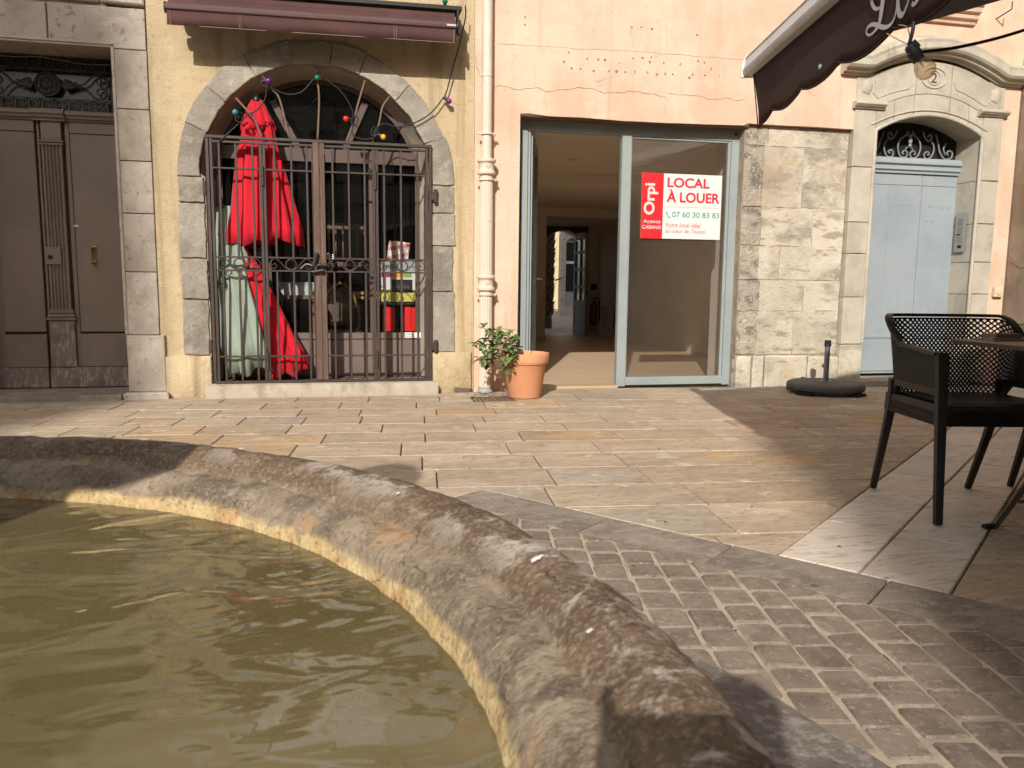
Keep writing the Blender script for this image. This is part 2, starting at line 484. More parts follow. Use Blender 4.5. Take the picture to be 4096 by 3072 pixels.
# cobbles
gr = MB(); A_ = [CORNER+BD*BW-BN*BW, CORNER+BD*5-BN*BW, CORNER+BD*5-BN*5, CORNER+BD*BW-BN*5]
gr.add([(p.x, p.y, -.0005) for p in A_], [(0, 1, 2, 3)])
cob = put(gr.build('cobbled_ground', m_grout, fix=True), kind='structure')
CU = Vector((.982, -.187)).normalized(); CV = Vector((-CU.y, CU.x))
C0 = Vector((1.165, -4.451))
nc = 0
for i in range(-11, 11):
    off = random.uniform(0, .127)
    for j in range(-22, 12):
        wj = random.uniform(-.006, .006)
        u0, u1 = i*.1145+.0055+random.uniform(-.003, .004), (i+1)*.1145-.0055+random.uniform(-.004, .003)
        v0, v1 = j*.127+off+.005+wj, (j+1)*.127+off-.005+random.uniform(-.005, .005)
        ctr = C0+CU*(u0+u1)/2+CV*(v0+v1)/2
        rr = (ctr-FC).length
        if rr < 2.17 or ctr.x > 2.25 or ctr.y < -6.5: continue
        base = [(u0, v0), (u1, v0), (u1, v1), (u0, v1)]
        q = []
        for n_, (u, v) in enumerate(base):      # rounded, slightly irregular corners
            cu_, cv_ = (u0+u1)/2, (v0+v1)/2
            du = .010*random.uniform(.4, 1.8)
            sx = 1 if u > cu_ else -1; sy = 1 if v > cv_ else -1
            pa, pb, pc = (u-sx*du, v), (u-sx*du*.28, v-sy*du*.28), (u, v-sy*du)
            q += [pa, pb, pc] if n_ in (0, 2) else [pc, pb, pa]
        ang = lambda p: math.atan2(p[1]-(v0+v1)/2, p[0]-(u0+u1)/2)
        q = sorted(q, key=ang)
        q = [tuple(C0+CU*(u+random.uniform(-.0035, .0035))+CV*(v+random.uniform(-.0035, .0035))) for u, v in q]
        o3 = CORNER-BN*(BW+.006); q = clip(q, o3.x, o3.y, -BN.x, -BN.y)
        if len(q) < 3: continue
        o4 = CORNER+BD*(BW+.006); q = clip(q, o4.x, o4.y, BD.x, BD.y)
        if len(q) < 3 or parea(q) < .0012: continue
        slab(q, .0050, m_cobble, cob, 'cobble', ch=.0048, th=.03, tilt=.005); nc += 1

# ------------------------------------------------------------------ fountain
def rim_material():
    t = NT('weathered_rim_stone')
    sep = t.n('ShaderNodeSeparateXYZ'); t.l(t.pos(), sep.inputs[0])
    dx = t.math('SUBTRACT', sep.outputs[0], FC.x); dy = t.math('SUBTRACT', sep.outputs[1], FC.y)
    r = t.math('SQRT', t.math('ADD', t.math('MULTIPLY', dx, dx), t.math('MULTIPLY', dy, dy)))
    ang = t.math('ARCTAN2', dy, dx)
    cyl = t.n('ShaderNodeCombineXYZ')
    t.l(t.math('MULTIPLY', ang, 1.3), cyl.inputs[0]); t.l(t.math('MULTIPLY', r, 1.0), cyl.inputs[1]); t.l(sep.outputs[2], cyl.inputs[2])
    cv = cyl.outputs[0]
    z = sep.outputs[2]
    n1 = t.noise(6, 8, .65); n2 = t.noise(22, 6, .6); n3 = t.noise(3, 5, .6)
    drip = t.noise(9, 6, .6, stretch=(1, 1, .25), src=cv)
    # top: brown patina with lichen; inner lip: grey-brown; by the water: lime crust
    top = t.mix(t.maprange(n1, .35, .7), (.125, .083, .050), (.20, .138, .086))
    top = t.mix(t.maprange(n2, .52, .72, 0, .5), top, (.235, .175, .13))
    outer = t.maprange(t.math('ADD', r, t.math('MULTIPLY', n3, .12)), 1.405, 1.475)
    lich = t.math('MULTIPLY', t.maprange(t.noise(7, 6, .7, dist=.4), .50, .58), t.math('ADD', t.math('MULTIPLY', t.math('MULTIPLY', outer, t.maprange(sep.outputs[0], -.6, .2, .25, 1.0)), .95), .02))
    top = t.mix(lich, top, (.50, .44, .37))
    spots = t.math('MULTIPLY', t.maprange(t.voro(13), .26, .16), t.math('MULTIPLY', t.maprange(n3, .46, .56), outer))
    top = t.mix(t.math('MULTIPLY', spots, .85), top, (.085, .052, .04))
    lip = t.mix(t.maprange(drip, .38, .62), (.15, .112, .078), (.30, .235, .165))
    lip = t.mix(t.maprange(n2, .5, .7, 0, .6), lip, (.38, .30, .21))
    lip = t.mix(t.maprange(t.noise(5, 6, .6), .56, .66, 0, .8), lip, (.44, .27, .135))
    lip = t.mix(t.maprange(t.noise(15, 5, .65), .57, .68, 0, .6), lip, (.10, .078, .058))
    lime = t.mix(t.maprange(n2, .4, .65), (.52, .37, .17), (.64, .50, .27))
    lime = t.mix(t.maprange(n1, .50, .64, 0, .75), lime, (.44, .23, .09))
    lime = t.mix(t.maprange(t.noise(10, 6, .6), .58, .68, 0, .7), lime, (.20, .17, .11))
    wob = t.math('MULTIPLY', t.math('SUBTRACT', drip, .5), .055)
    f1 = t.maprange(t.math('ADD', z, wob), .484, .470)                        # lime crust near the water
    wob2 = t.math('MULTIPLY', t.math('SUBTRACT', n1, .5), .05)
    f2 = t.maprange(t.math('ADD', r, wob2), 1.356, 1.338)                        # inner lip
    c = t.mix(f2, top, lip); c = t.mix(t.math('MULTIPLY', f1, t.maprange(r, 1.36, 1.30)), c, lime)
    deep = t.maprange(z, .44, .30)
    c = t.mix(deep, c, (.26, .20, .09))
    wv = t.n('ShaderNodeTexNoise'); t.l(t.pos(), wv.inputs['Vector']); wv.inputs['Scale'].default_value = 9; wv.inputs['Detail'].default_value = 4
    va = t.n('ShaderNodeVectorMath', operation='MULTIPLY_ADD'); t.l(wv.outputs['Color'], va.inputs[0]); va.inputs[1].default_value = (.16, .16, .16); t.l(t.pos(), va.inputs[2])
    vx = t.n('ShaderNodeTexVoronoi', feature='DISTANCE_TO_EDGE'); t.l(va.outputs[0], vx.inputs['Vector']); vx.inputs['Scale'].default_value = 4.2; cr = vx.outputs['Distance']
    crk = t.maprange(cr, .003, .009, 1, 0)
    crk = t.math('MULTIPLY', crk, t.maprange(n3, .54, .60))
    c = t.mix(t.math('MULTIPLY', crk, .6), c, (.05, .036, .027))
    c = t.mix(t.maprange(t.noise(120, 3, .65), .50, .64, 0, .6), c, (.33, .265, .195)); c = t.mix(t.maprange(t.noise(75, 3, .65), .54, .68, 0, .5), c, (.06, .043, .03)); c = t.mix(t.maprange(t.noise(45, 3, .6), .60, .68, 0, .6), c, (.38, .31, .23))
    b = t.bump(t.noise(130, 3, .6), .6, .004)
    b = t.bump(t.noise(30, 5, .65), .8, .012, b)
    b = t.bump(t.math('MULTIPLY', crk, -1), .5, .006, b)
    return t.done(t.bsdf(c, t.maprange(n2, .3, .7, .7, .95), 0, .15, b))
m_rim = rim_material()
fnt = thing('fountain', 'round stone fountain basin with a weathered brown rim in the foreground', 'fountain', (FC.x, FC.y, 0))
prof = [(1.05, .06), (1.17, .10), (1.225, .22), (1.248, .36), (1.256, .43), (1.262, .45), (1.266, .468), (1.273, .484), (1.283, .499), (1.296, .510), (1.310, .517), (1.324, .521), (1.336, .5225), (1.344, .5225),
        (1.349, .526), (1.355, .534), (1.363, .542), (1.374, .550), (1.386, .5565), (1.40, .563), (1.42, .5645), (1.438, .563), (1.452, .558), (1.464, .549), (1.476, .536), (1.488, .52), (1.494, .50),
        (1.490, .482), (1.472, .466), (1.44, .456), (1.395, .44), (1.385, .40), (1.385, .25), (1.39, .10), (1.40, .03), (1.40, -.03)]
rb = MB(); NS = 420
vs = []
for i, (r, z) in enumerate(prof):
    for k in range(NS):
        a = 2*math.pi*k/NS
        p = Vector((math.cos(a)*r, math.sin(a)*r, z))
        q = noise.noise(p*4.0)*.004+noise.noise(p*13.0)*.0032+noise.noise(p*29.0)*.0022+noise.noise(p*61.0)*.0012
        if z < .44 and r < 1.3: q *= .6
        q += -.003*abs(noise.noise(p*40))
        # worn dripstone bulges under the inner lip
        if 1.26 < r < 1.345: q += .005*noise.noise(Vector((a*17, z*6, 2.2)))+.004*noise.noise(Vector((a*41, z*9, 7.2)))
        rr = r+q*.8; zz = z+(q*.9 if z > .45 else 0)
        vs.append((FC.x+math.cos(a)*rr, FC.y+math.sin(a)*rr, zz))
fs = [(i*NS+k, i*NS+(k+1) % NS, (i+1)*NS+(k+1) % NS, (i+1)*NS+k) for i in range(len(prof)-1) for k in range(NS)]
rb.add(vs, fs); rb.build('basin', m_rim, fnt, smooth=179)
fl = MB(); fl.lathe([(1e-4, .075), (1.1, .075)], (FC.x, FC.y, 0), 64, caps=False); fl.build('basin_floor', MAT('basin_floor', (.24, .19, .085), .9, [((.13, .10, .045), 3, .4, .6, .8)]), fnt)
pr = MB(); pp = [(1.36, -.03), (1.36, .007), (2.205, .008), (2.222, .004), (2.225, -.03)]
vs = []
for i, (r, z) in enumerate(pp):
    for k in range(160):
        a = 2*math.pi*k/160
        rr = r+(.014*noise.noise(Vector((math.cos(a)*9, math.sin(a)*9, 1)))+.018*noise.noise(Vector((math.cos(a)*28, math.sin(a)*28, 5))) if r > 2 else 0)
        vs.append((FC.x+math.cos(a)*rr, FC.y+math.sin(a)*rr, z))
pr.add(vs, [(i*160+k, i*160+(k+1) % 160, (i+1)*160+(k+1) % 160, (i+1)*160+k) for i in range(4) for k in range(160)])
pr.build('foot_ring', m_ring, fnt, smooth=40)
# middle pedestal with ball top (it stands outside the picture, its shadow crosses the rim and the paving)
m_ped = MAT('pedestal_stone', (.30, .25, .19), .85, [((.18, .15, .11), 5, .4, .6, .7)], [(20, .5, .01)])
NR = Vector((math.cos(SUN_AZ), -math.sin(SUN_AZ)))
PC = FC-NR*.30
pd = MB(); pd.lathe([(.46, .06), (.46, .20), (.40, .26), (.32, .36), (.30, .70), (.31, 1.18), (.33, 1.26), (.36, 1.30), (.36, 1.36), (.20, 1.42)], (PC.x, PC.y, 0), 40)
pd.build('pedestal', m_ped, fnt, smooth=50)
TC = FC+NR*.03
pd = MB(); pd.lathe([(.24, 1.36), (.13, 1.45), (.10, 1.62), (.15, 1.70), (.195, 1.80), (.21, 1.90), (.19, 2.0), (.12, 2.08), (.02, 2.11)], (TC.x, TC.y, 0), 32)
pd.build('finial', m_ped, fnt, smooth=60)

def water_material():
    t = NT('murky_fountain_water')
    d1 = t.noise(2.2, 4, .55, dist=.6); 
    c = t.mix(t.maprange(d1, .35, .68), (.170, .132, .056), (.22, .176, .082))
    c = t.mix(t.maprange(t.noise(1.1, 3, .5), .52, .72, 0, .6), c, (.235, .19, .10))
    # ripples: wind lines plus rings from a drip
    sep = t.n('ShaderNodeSeparateXYZ'); t.l(t.pos(), sep.inputs[0])
    dx = t.math('SUBTRACT', sep.outputs[0], -.10); dy = t.math('SUBTRACT', sep.outputs[1], -5.42)
    rr = t.math('SQRT', t.math('ADD', t.math('MULTIPLY', dx, dx), t.math('MULTIPLY', dy, dy)))
    ring = t.math('MULTIPLY', t.math('SINE', t.math('MULTIPLY', rr, 95)), t.maprange(rr, .02, .30, 1, 0))
    h1 = t.noise(4.6, 2, .45, stretch=(1, 1.5, 1), dist=.9); h2 = t.noise(13, 2, .5, stretch=(.8, 1.4, 1), dist=.5)
    b = t.bump(h1, .7, .024); b = t.bump(h2, .4, .0045, b); b = t.bump(ring, .22, .003, b)
    dif = t.n('ShaderNodeBsdfDiffuse'); t.set(dif.inputs[0], c)
    tr = t.n('ShaderNodeBsdfTransparent'); tr.inputs[0].default_value = (.92, .84, .60, 1)
    ms = t.n('ShaderNodeMixShader'); ms.inputs[0].default_value = .70
    t.l(tr.outputs[0], ms.inputs[1]); t.l(dif.outputs[0], ms.inputs[2])
    gl = t.n('ShaderNodeBsdfGlossy'); gl.inputs['Roughness'].default_value = .02; gl.inputs[0].default_value = (1, 1, 1, 1); t.l(b, gl.inputs['Normal'])
    fr = t.n('ShaderNodeFresnel'); fr.inputs[0].default_value = 1.42; t.l(b, fr.inputs['Normal'])
    m2 = t.n('ShaderNodeMixShader'); t.l(fr.outputs[0], m2.inputs[0]); t.l(ms.outputs[0], m2.inputs[1]); t.l(gl.outputs[0], m2.inputs[2])
    return t.done(m2.outputs[0])
wt = MB(); wt.lathe([(1e-4, .452), (.5, .452), (1.285, .452)], (FC.x, FC.y, 0), 96, caps=False)
put(wt.build('water', water_material(), smooth=179), kind='structure')
# ------------------------------------------------------------------ building materials
m_yellow = MAT('yellow_render', (.565, .445, .275), .92,
    [((.455, .345, .205), 1.3, .40, .66, .8), ((.65, .54, .36), 2.6, .50, .72, .7), ((.28, .20, .115), 3.4, .50, .74, .75, (2.4, 1, .13)), ((.40, .29, .165), 16, .52, .70, .6), ((.33, .25, .16), .8, .55, .75, .5)],
    [(75, .9, .011), (20, .5, .010)])
m_pink = MAT('pink_render', (.705, .52, .385), .92,
    [((.63, .395, .285), 1.1, .40, .64, .75), ((.74, .57, .43), 2.4, .48, .70, .75), ((.46, .33, .245), 3.6, .52, .76, .65, (2.2, 1, .10)), ((.57, .38, .28), 11, .54, .70, .5), ((.76, .60, .47), 5, .60, .72, .5)],
    [(60, .55, .007), (5, .5, .014)])
m_pinkbrown = MAT('bare_lintel_wood', (.22, .14, .09), .9, [((.10, .065, .045), 6, .4, .65, .8, (.3, 1, 2))], [(30, .6, .01, (.3, 1, 2))])
m_greystucco = MAT('grey_stucco', (.36, .29, .22), .92, [((.27, .21, .16), 2.2, .42, .62, .8), ((.44, .37, .29), 5, .5, .7, .6)], [(40, .5, .008), (7, .4, .01)])
m_pale = MAT('pale_limestone', (.47, .405, .335), .85,
    [((.33, .27, .215), 2.5, .42, .64, .75), ((.54, .48, .41), 6, .50, .72, .6), ((.20, .165, .13), 20, .58, .70, .75), ((.47, .36, .27), 3, .55, .75, .55), ((.14, .115, .09), 60, .60, .70, .7)],
    [(80, .5, .005), (12, .5, .012)], objvar=.07, rnd=True)
m_arch = MAT('grey_arch_stone', (.335, .295, .24), .9,
    [((.21, .183, .15), 3.2, .42, .62, .75), ((.44, .395, .325), 9, .5, .7, .7), ((.36, .28, .19), 4, .58, .76, .5), ((.09, .08, .07), 34, .62, .76, .7)],
    [(70, .9, .009), (14, .6, .018)], objvar=.16, rnd=True)
m_pier = MAT('weathered_pier_stone', (.54, .475, .375), .9,
    [((.43, .37, .28), 2.0, .42, .64, .75), ((.62, .565, .47), 5, .48, .70, .75), ((.26, .225, .18), 3.1, .50, .66, .75, (.7, 1, 1.5)), ((.20, .17, .135), 7, .58, .70, .7, (.5, 1, 1.7)), ((.47, .35, .21), 1.8, .58, .76, .6), ((.15, .13, .105), 34, .58, .70, .6, (.6, 1, 1.5)), ((.66, .61, .51), 24, .60, .70, .6)],
    [(60, .7, .006), (12, .55, .014, (.7, 1, 1.3))], objvar=.07, rnd=True)
m_pierdark = MAT('hammered_pier_stone', (.40, .34, .265), .92,
    [((.13, .115, .10), 11, .47, .60, .8), ((.55, .49, .40), 22, .5, .66, .8), ((.33, .24, .15), 3, .55, .75, .6)],
    [(34, 1, .02), (90, .7, .008)], objvar=.1, rnd=True)
m_surround = MAT('door_surround_stone', (.47, .425, .345), .86,
    [((.33, .295, .235), 3, .42, .66, .65), ((.53, .485, .40), 8, .5, .72, .6), ((.22, .19, .15), 5, .60, .78, .6, (1.4, 1, .4)), ((.44, .36, .22), 3, .6, .8, .5)],
    [(60, .5, .006), (10, .4, .012)], objvar=.06, rnd=True)
m_jointm = MAT('lime_joint', (.36, .305, .23), .95, [((.24, .20, .15), 8, .4, .6, .7)], [(60, .7, .008)])
m_step = MAT('white_doorstep', (.40, .345, .265), .85, [((.25, .205, .15), 6, .46, .68, .8, (1.2, 1, .35)), ((.47, .42, .34), 14, .5, .7, .6), ((.16, .13, .10), 40, .66, .76, .6)], [(40, .5, .006)])
m_browndoor = MAT('taupe_door_paint', (.20, .152, .118), .5, [((.155, .115, .09), 1.6, .4, .62, .7), ((.245, .19, .152), 5, .55, .75, .6, (2, 1, .5)), ((.33, .27, .23), 9, .70, .76, .5)],
    [(30, .18, .004, (3, 1, .3))], spec=.45)
m_scuff = MAT('scuffed_door_paint', (.19, .145, .12), .7, [((.33, .27, .23), 16, .50, .60, .8, (2.4, 1, .7)), ((.10, .075, .06), 7, .5, .7, .6)], [(30, .3, .004)])
m_iron = MAT('dark_cast_iron', (.045, .040, .035), .6, [((.075, .062, .05), 14, .45, .7, .6)], [(60, .3, .003)], spec=.5)
m_black = MAT('deep_black', (.012, .011, .010), .8)
m_gate = MAT('brown_gate_paint', (.043, .027, .021), .55, [((.075, .047, .036), 9, .48, .7, .7, (1.5, 1, .6)), ((.05, .033, .026), 24, .55, .7, .6), ((.17, .095, .05), 30, .66, .76, .7)], [(60, .35, .003)], spec=.5)
m_gatewood = MAT('worn_gate_cover', (.11, .068, .048), .7, [((.17, .112, .08), 8, .45, .66, .8, (3, 1, .25)), ((.08, .05, .036), 20, .5, .7, .7, (3, 1, .25)), ((.33, .17, .06), 5, .66, .74, .6)], [(40, .5, .004, (4, 1, .2))])
m_frame = MAT('grey_aluminium_paint', (.30, .335, .325), .5, [((.25, .29, .295), 3, .4, .66, .6), ((.37, .41, .41), 20, .6, .75, .4)], [(90, .08, .002)], spec=.5)
m_bluedoor = MAT('blue_grey_door_paint', (.305, .345, .368), .6, [((.255, .295, .318), 1.8, .4, .64, .7), ((.36, .40, .425), 6, .55, .75, .5, (2, 1, .5)), ((.70, .72, .72), 26, .735, .745, .8)], [(20, .12, .004, (3, 1, .4))], spec=.45)
m_plaster = MAT('interior_plaster', (.80, .73, .64), .9, [((.75, .68, .59), 1.4, .4, .65, .5)])
m_ceiling = MAT('interior_ceiling', (.82, .75, .65), .9)
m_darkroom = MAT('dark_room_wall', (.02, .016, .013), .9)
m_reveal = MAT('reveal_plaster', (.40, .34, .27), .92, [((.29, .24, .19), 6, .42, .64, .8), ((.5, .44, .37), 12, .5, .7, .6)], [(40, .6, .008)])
def wood_floor():
    t = NT('oak_floor'); sep = t.n('ShaderNodeSeparateXYZ'); t.l(t.pos(), sep.inputs[0])
    br = t.n('ShaderNodeTexBrick'); mp = t.n('ShaderNodeMapping'); t.l(t.pos(), mp.inputs[0]); mp.inputs['Rotation'].default_value = (0, 0, R(28)); t.l(mp.outputs[0], br.inputs['Vector'])
    br.inputs['Color1'].default_value = (.58, .42, .27, 1); br.inputs['Color2'].default_value = (.64, .48, .32, 1); br.inputs['Mortar'].default_value = (.40, .26, .15, 1)
    br.inputs['Scale'].default_value = 1.0; br.inputs['Mortar Size'].default_value = .002; br.inputs['Brick Width'].default_value = .9; br.inputs['Row Height'].default_value = .12
    c = t.mix(t.maprange(t.noise(9, 6, .6, stretch=(.35, 2.4, 1), rot=R(28)), .42, .64, 0, .6), br.outputs[0], (.62, .47, .31))
    return t.done(t.bsdf(c, .5, 0, .4))
m_floor = wood_floor()
def glass_material(name, dust=.05, tint=(1, 1, 1), gain=2.6, refl=(1, 1, 1), dustcol=(.55, .50, .42), rough=0.0, ior=1.5, streak=True):
    t = NT(name)
    tr = t.n('ShaderNodeBsdfTransparent'); tr.inputs[0].default_value = tint+(1,)
    gl = t.n('ShaderNodeBsdfGlossy'); gl.inputs['Roughness'].default_value = rough; gl.inputs[0].default_value = refl+(1,)
    fr = t.n('ShaderNodeFresnel'); fr.inputs[0].default_value = ior
    b = t.bump(t.noise(1.3, 2, .5), .06, .01); t.l(b, gl.inputs['Normal'])
    k = t.math('MULTIPLY', fr.outputs[0], gain, clamp=True)
    m1 = t.n('ShaderNodeMixShader'); t.l(k, m1.inputs[0]); t.l(tr.outputs[0], m1.inputs[1]); t.l(gl.outputs[0], m1.inputs[2])
    d = t.n('ShaderNodeBsdfDiffuse'); d.inputs[0].default_value = dustcol+(1,)
    f = t.maprange(t.noise(2.2, 4, .6), .25, .75, dust*.75, dust*1.2) if streak else dust
    m2 = t.n('ShaderNodeMixShader'); t.set(m2.inputs[0], f); t.l(m1.outputs[0], m2.inputs[1]); t.l(d.outputs[0], m2.inputs[2])
    return t.done(m2.outputs[0])
m_glass = glass_material('dusty_shop_glass', .036, dustcol=(.58, .49, .38))
m_glass2 = glass_material('dark_shop_glass', .006, gain=.7, dustcol=(.4, .36, .3))
HT = 8.6      # eaves height of the row of old houses

# ------------------------------------------------------------------ stone-fronted building on the left
lb = thing('stone_fronted_building', 'old building at the far left with pale stone surround and brown double door', 'building', (-2.6, 0, 0))
w1 = MB(); w1.plate([(-9, 0), (-9, HT), (-1.435, HT), (-1.435, 3.42), (-1.72, 3.42), (-1.72, 2.78), (-2.82, 2.78), (-2.82, 0)], [], 'xz', .02, .45)
w1.build('wall', m_pale, lb)
def stone_block(x0, x1, z0, z1, yf, yb, mat, parent, name, amp=.0025, ch=.006, seed=None, step=.07):
    mb = MB(); po = jag([(x0, z0), (x1, z0), (x1, z1), (x0, z1)], step, amp, seed if seed is not None else random.uniform(0, 99))
    mb.prism(po, 'xz', yf, yb, ch); return mb.build(name, mat, parent, smooth=35)
jz = [.515, 1.02, 1.48, 1.885, 2.28, 2.725]
gap = .003
for a, b in zip(jz[:-1], jz[1:]):
    stone_block(-1.692, -1.44, a+gap, b-gap, -.012+random.uniform(-.002, .003), .40, m_pale, lb, 'jamb_stone', ch=.004)
stone_block(-1.685, -1.40, .055, .512, -.035, .40, m_pale, lb, 'jamb_stone', ch=.006)
for a, b in ((-2.90, -2.135), (-2.13, -1.44)):
    stone_block(a+gap, b-gap, 2.728, 3.03, -.012, .40, m_pale, lb, 'lintel_stone', ch=.004)
for a, b in ((-3.1, -2.33), (-2.325, -1.76), (-1.755, -1.44)):
    stone_block(a+gap, b-gap, 3.06, 3.41, -.02+random.uniform(-.006, .006), .40, m_pale, lb, 'lintel_stone', ch=.01, amp=.006)
stone_block(-3.07, -2.83, .055, 2.725, -.012, .40, m_pale, lb, 'jamb_stone', ch=.005)
md = MB()        # moulded inner edge of the lintel and jambs
sec = [(0, 0), (.028, 0), (.028, -.010), (.016, -.016), (.016, -.030), (0, -.034)]
md.box(-2.83, -1.680, -.030, -.010, 2.745, 2.764); md.box(-2.83, -1.688, -.022, -.009, 2.7285, 2.744)
md.build('lintel_moulding', m_pale, lb, bevel=.004)
md = MB(); md.box(-1.6965, -1.672, -.020, -.006, .52, 2.74); md.build('jamb_moulding', m_pale, lb, bevel=.004)
# threshold and footstone
st = MB(); st.prism(jag([(-3.2, -.145), (-1.72, -.145), (-1.70, .45), (-3.2, .45)], .08, .004, 4), 'xy', .048, -.03, .008); st.build('threshold', MAT('worn_threshold', (.30, .245, .19), .75, [((.20, .16, .125), 5, .42, .62, .8), ((.40, .34, .27), 12, .52, .7, .6)], [(30, .5, .008)]), lb, smooth=40)
st = MB(); st.prism(jag([(-1.715, -.10), (-1.375, -.10), (-1.375, .02), (-1.715, .02)], .06, .004, 9), 'xy', .053, -.03, .012); st.build('footstone', m_pale, lb, smooth=40)
# double door
door = MB(); door.box(-2.83, -1.68, .40, .44, .03, 2.78); door = door.build('door', m_browndoor, lb)
DY = .352
def dbox(x0, x1, y, z0, z1, name='panel', mat=None, bev=.004, yb=.401):
    return MB().box(x0, x1, y, yb, z0, z1).build(name, mat or m_browndoor, door, bevel=bev)
dbox(-1.752, -1.695, DY-.004, .052, 2.225, 'stile'); dbox(-2.825, -2.70, DY, .052, 2.225, 'stile')
dbox(-2.70, -2.39, DY, .52, 2.13, 'panel'); dbox(-2.70, -2.39, DY-.003, 2.134, 2.225, 'rail')
dbox(-2.70, -2.388, DY-.012, .225, .50, 'panel'); dbox(-2.825, -2.388, DY-.02, .055, .222, 'kick_board', m_scuff)
dbox(-2.372, -2.352, DY-.002, .225, 2.225, 'stile'); dbox(-2.165, -2.132, DY-.002, .225, 2.225, 'stile')
dbox(-2.129, -1.755, DY, .52, 2.13, 'panel'); dbox(-2.129, -1.755, DY-.003, 2.134, 2.225, 'rail')
dbox(-2.135, -1.755, DY-.012, .228, .505, 'panel'); dbox(-2.374, -1.70, DY-.02, .055, .224, 'kick_board', m_scuff)
# fluted pilaster on the meeting stile
dbox(-2.355, -2.165, DY-.03, .228, .62, 'pilaster_base', m_scuff)
for z0, z1, e in ((.62, .64, .014), (.645, .672, .004), (.676, .70, -.006), (.70, .712, -.012)): dbox(-2.36-e, -2.16+e, DY-.03-.012-e*.5, z0, z1, 'pilaster_base', bev=.003)
fp = MB(); xs = []; nfl = 5
poly = [(-2.335, DY+.03)]; poly.append((-2.335, DY-.028))
for i in range(nfl):
    x = -2.320+i*.0255
    poly += [(x, DY-.028), (x+.005, DY-.018), (x+.010, DY-.015), (x+.015, DY-.018), (x+.020, DY-.028)]
poly += [(-2.185, DY-.028), (-2.185, DY+.03)]
fp.prism(poly, 'xy', .712, 2.03); fp.build('pilaster', m_browndoor, door)
dbox(-2.345, -2.175, DY-.036, 2.03, 2.05, 'pilaster_cap', bev=.003); dbox(-2.352, -2.168, DY-.045, 2.052, 2.07, 'pilaster_cap', bev=.003); dbox(-2.335, -2.185, DY-.026, 2.07, 2.225, 'pilaster_cap', bev=.003)
dbox(-2.352, -2.235, DY-.04, 1.075, 1.215, 'lock_plate', bev=.003)
lk = MB(); lk.lathe([(.018, 0), (.018, -.006), (.010, -.006)], (-2.315, DY-.04, 1.135), 16, axis='y'); lk.build('keyhole', m_black, door)
# brass pull handle
m_brass = MAT('old_brass', (.30, .20, .07), .35, [((.16, .11, .05), 20, .45, .7, .7)], metallic=1.0)
hd = MB()
hx = -2.0
for hz in (1.095, 1.215):
    hd.lathe([(.020, 0), (.020, -.006), (.010, -.010), (.009, -.040), (.012, -.044)], (hx+.008, DY, hz), 14, axis='y'); hd.sphere((hx+.004, DY-.048, hz), .015, 12)
hd.lathe([(.007, 1.10), (.010, 1.115), (.008, 1.125), (.011, 1.155), (.008, 1.185), (.010, 1.195), (.007, 1.21)], (hx+.004, DY-.048, 0), 12)
hd.build('handle', m_brass, door, smooth=50)
MB().box(-2.135, -2.10, DY-.0035, DY, 1.385, 1.402).build('paper_label', MAT('paper_label', (.55, .54, .50), .8), door)
# transom with bracket
tr_ = MB()
tp = [(.36, 2.225), (.335, 2.225), (.335, 2.235), (.318, 2.242), (.312, 2.262), (.300, 2.272), (.300, 2.288), (.308, 2.292), (.308, 2.302), (.36, 2.302)]
tr_.prism(tp, 'yz', -2.83, -1.69); tr_.build('transom', m_browndoor, door)
tp2 = [(a-.030 if a < .355 else a, b+(.004 if b > 2.29 else 0)-(.006 if b < 2.23 else 0)) for a, b in tp]
MB().prism(tp2, 'yz', -2.385, -2.145).build('transom_bracket', m_browndoor, door)
# fanlight: dark glass and cast-iron grille
fan = MB().box(-2.83, -1.685, .385, .399, 2.303, 2.775).build('fanlight', MAT('dark_fanlight_glass', (.03, .027, .024), .25, spec=.6), lb)
GY = .335
fr_ = MB()
for z in (2.306, 2.396, 2.615, 2.705): fr_.box(-2.83, -1.69, GY-.006, GY+.008, z-.004, z+.004)
for x in (-1.825, -1.79): fr_.box(x-.004, x+.004, GY-.0065, GY+.0085, 2.305, 2.71)
fr_.build('grille_frame', m_iron, fan)
def key_unit(x, z, h, flip=False):
    mb = MB(); u = .098; b = .0115
    pts = [(0, 0), (0, 1), (.78, 1), (.78, .22), (.30, .22), (.30, .66), (.54, .66)]
    if flip: pts = [(p, 1-q) for p, q in pts]
    P_ = [(x+.006+p*u, z+.006+q*(h-.012)) for p, q in pts]
    for (a, c), (d, e) in zip(P_[:-1], P_[1:]):
        mb.box(min(a, d)-b/2, max(a, d)+b/2, GY-.004, GY+.006, min(c, e)-b/2, max(c, e)+b/2)
    return mb
for i in range(10):
    x = -2.803+i*.098
    key_unit(x, 2.312, .08).build('greek_key', m_iron, fan); key_unit(x, 2.620, .08, True).build('greek_key', m_iron, fan)
    st = MB().sphere((x+.05, GY-.008, 2.305), .008, 8); st.build('stud', m_iron, fan)
for i in range(3): key_unit(-1.785, 2.40+i*.07, .065).build('greek_key', m_iron, fan)
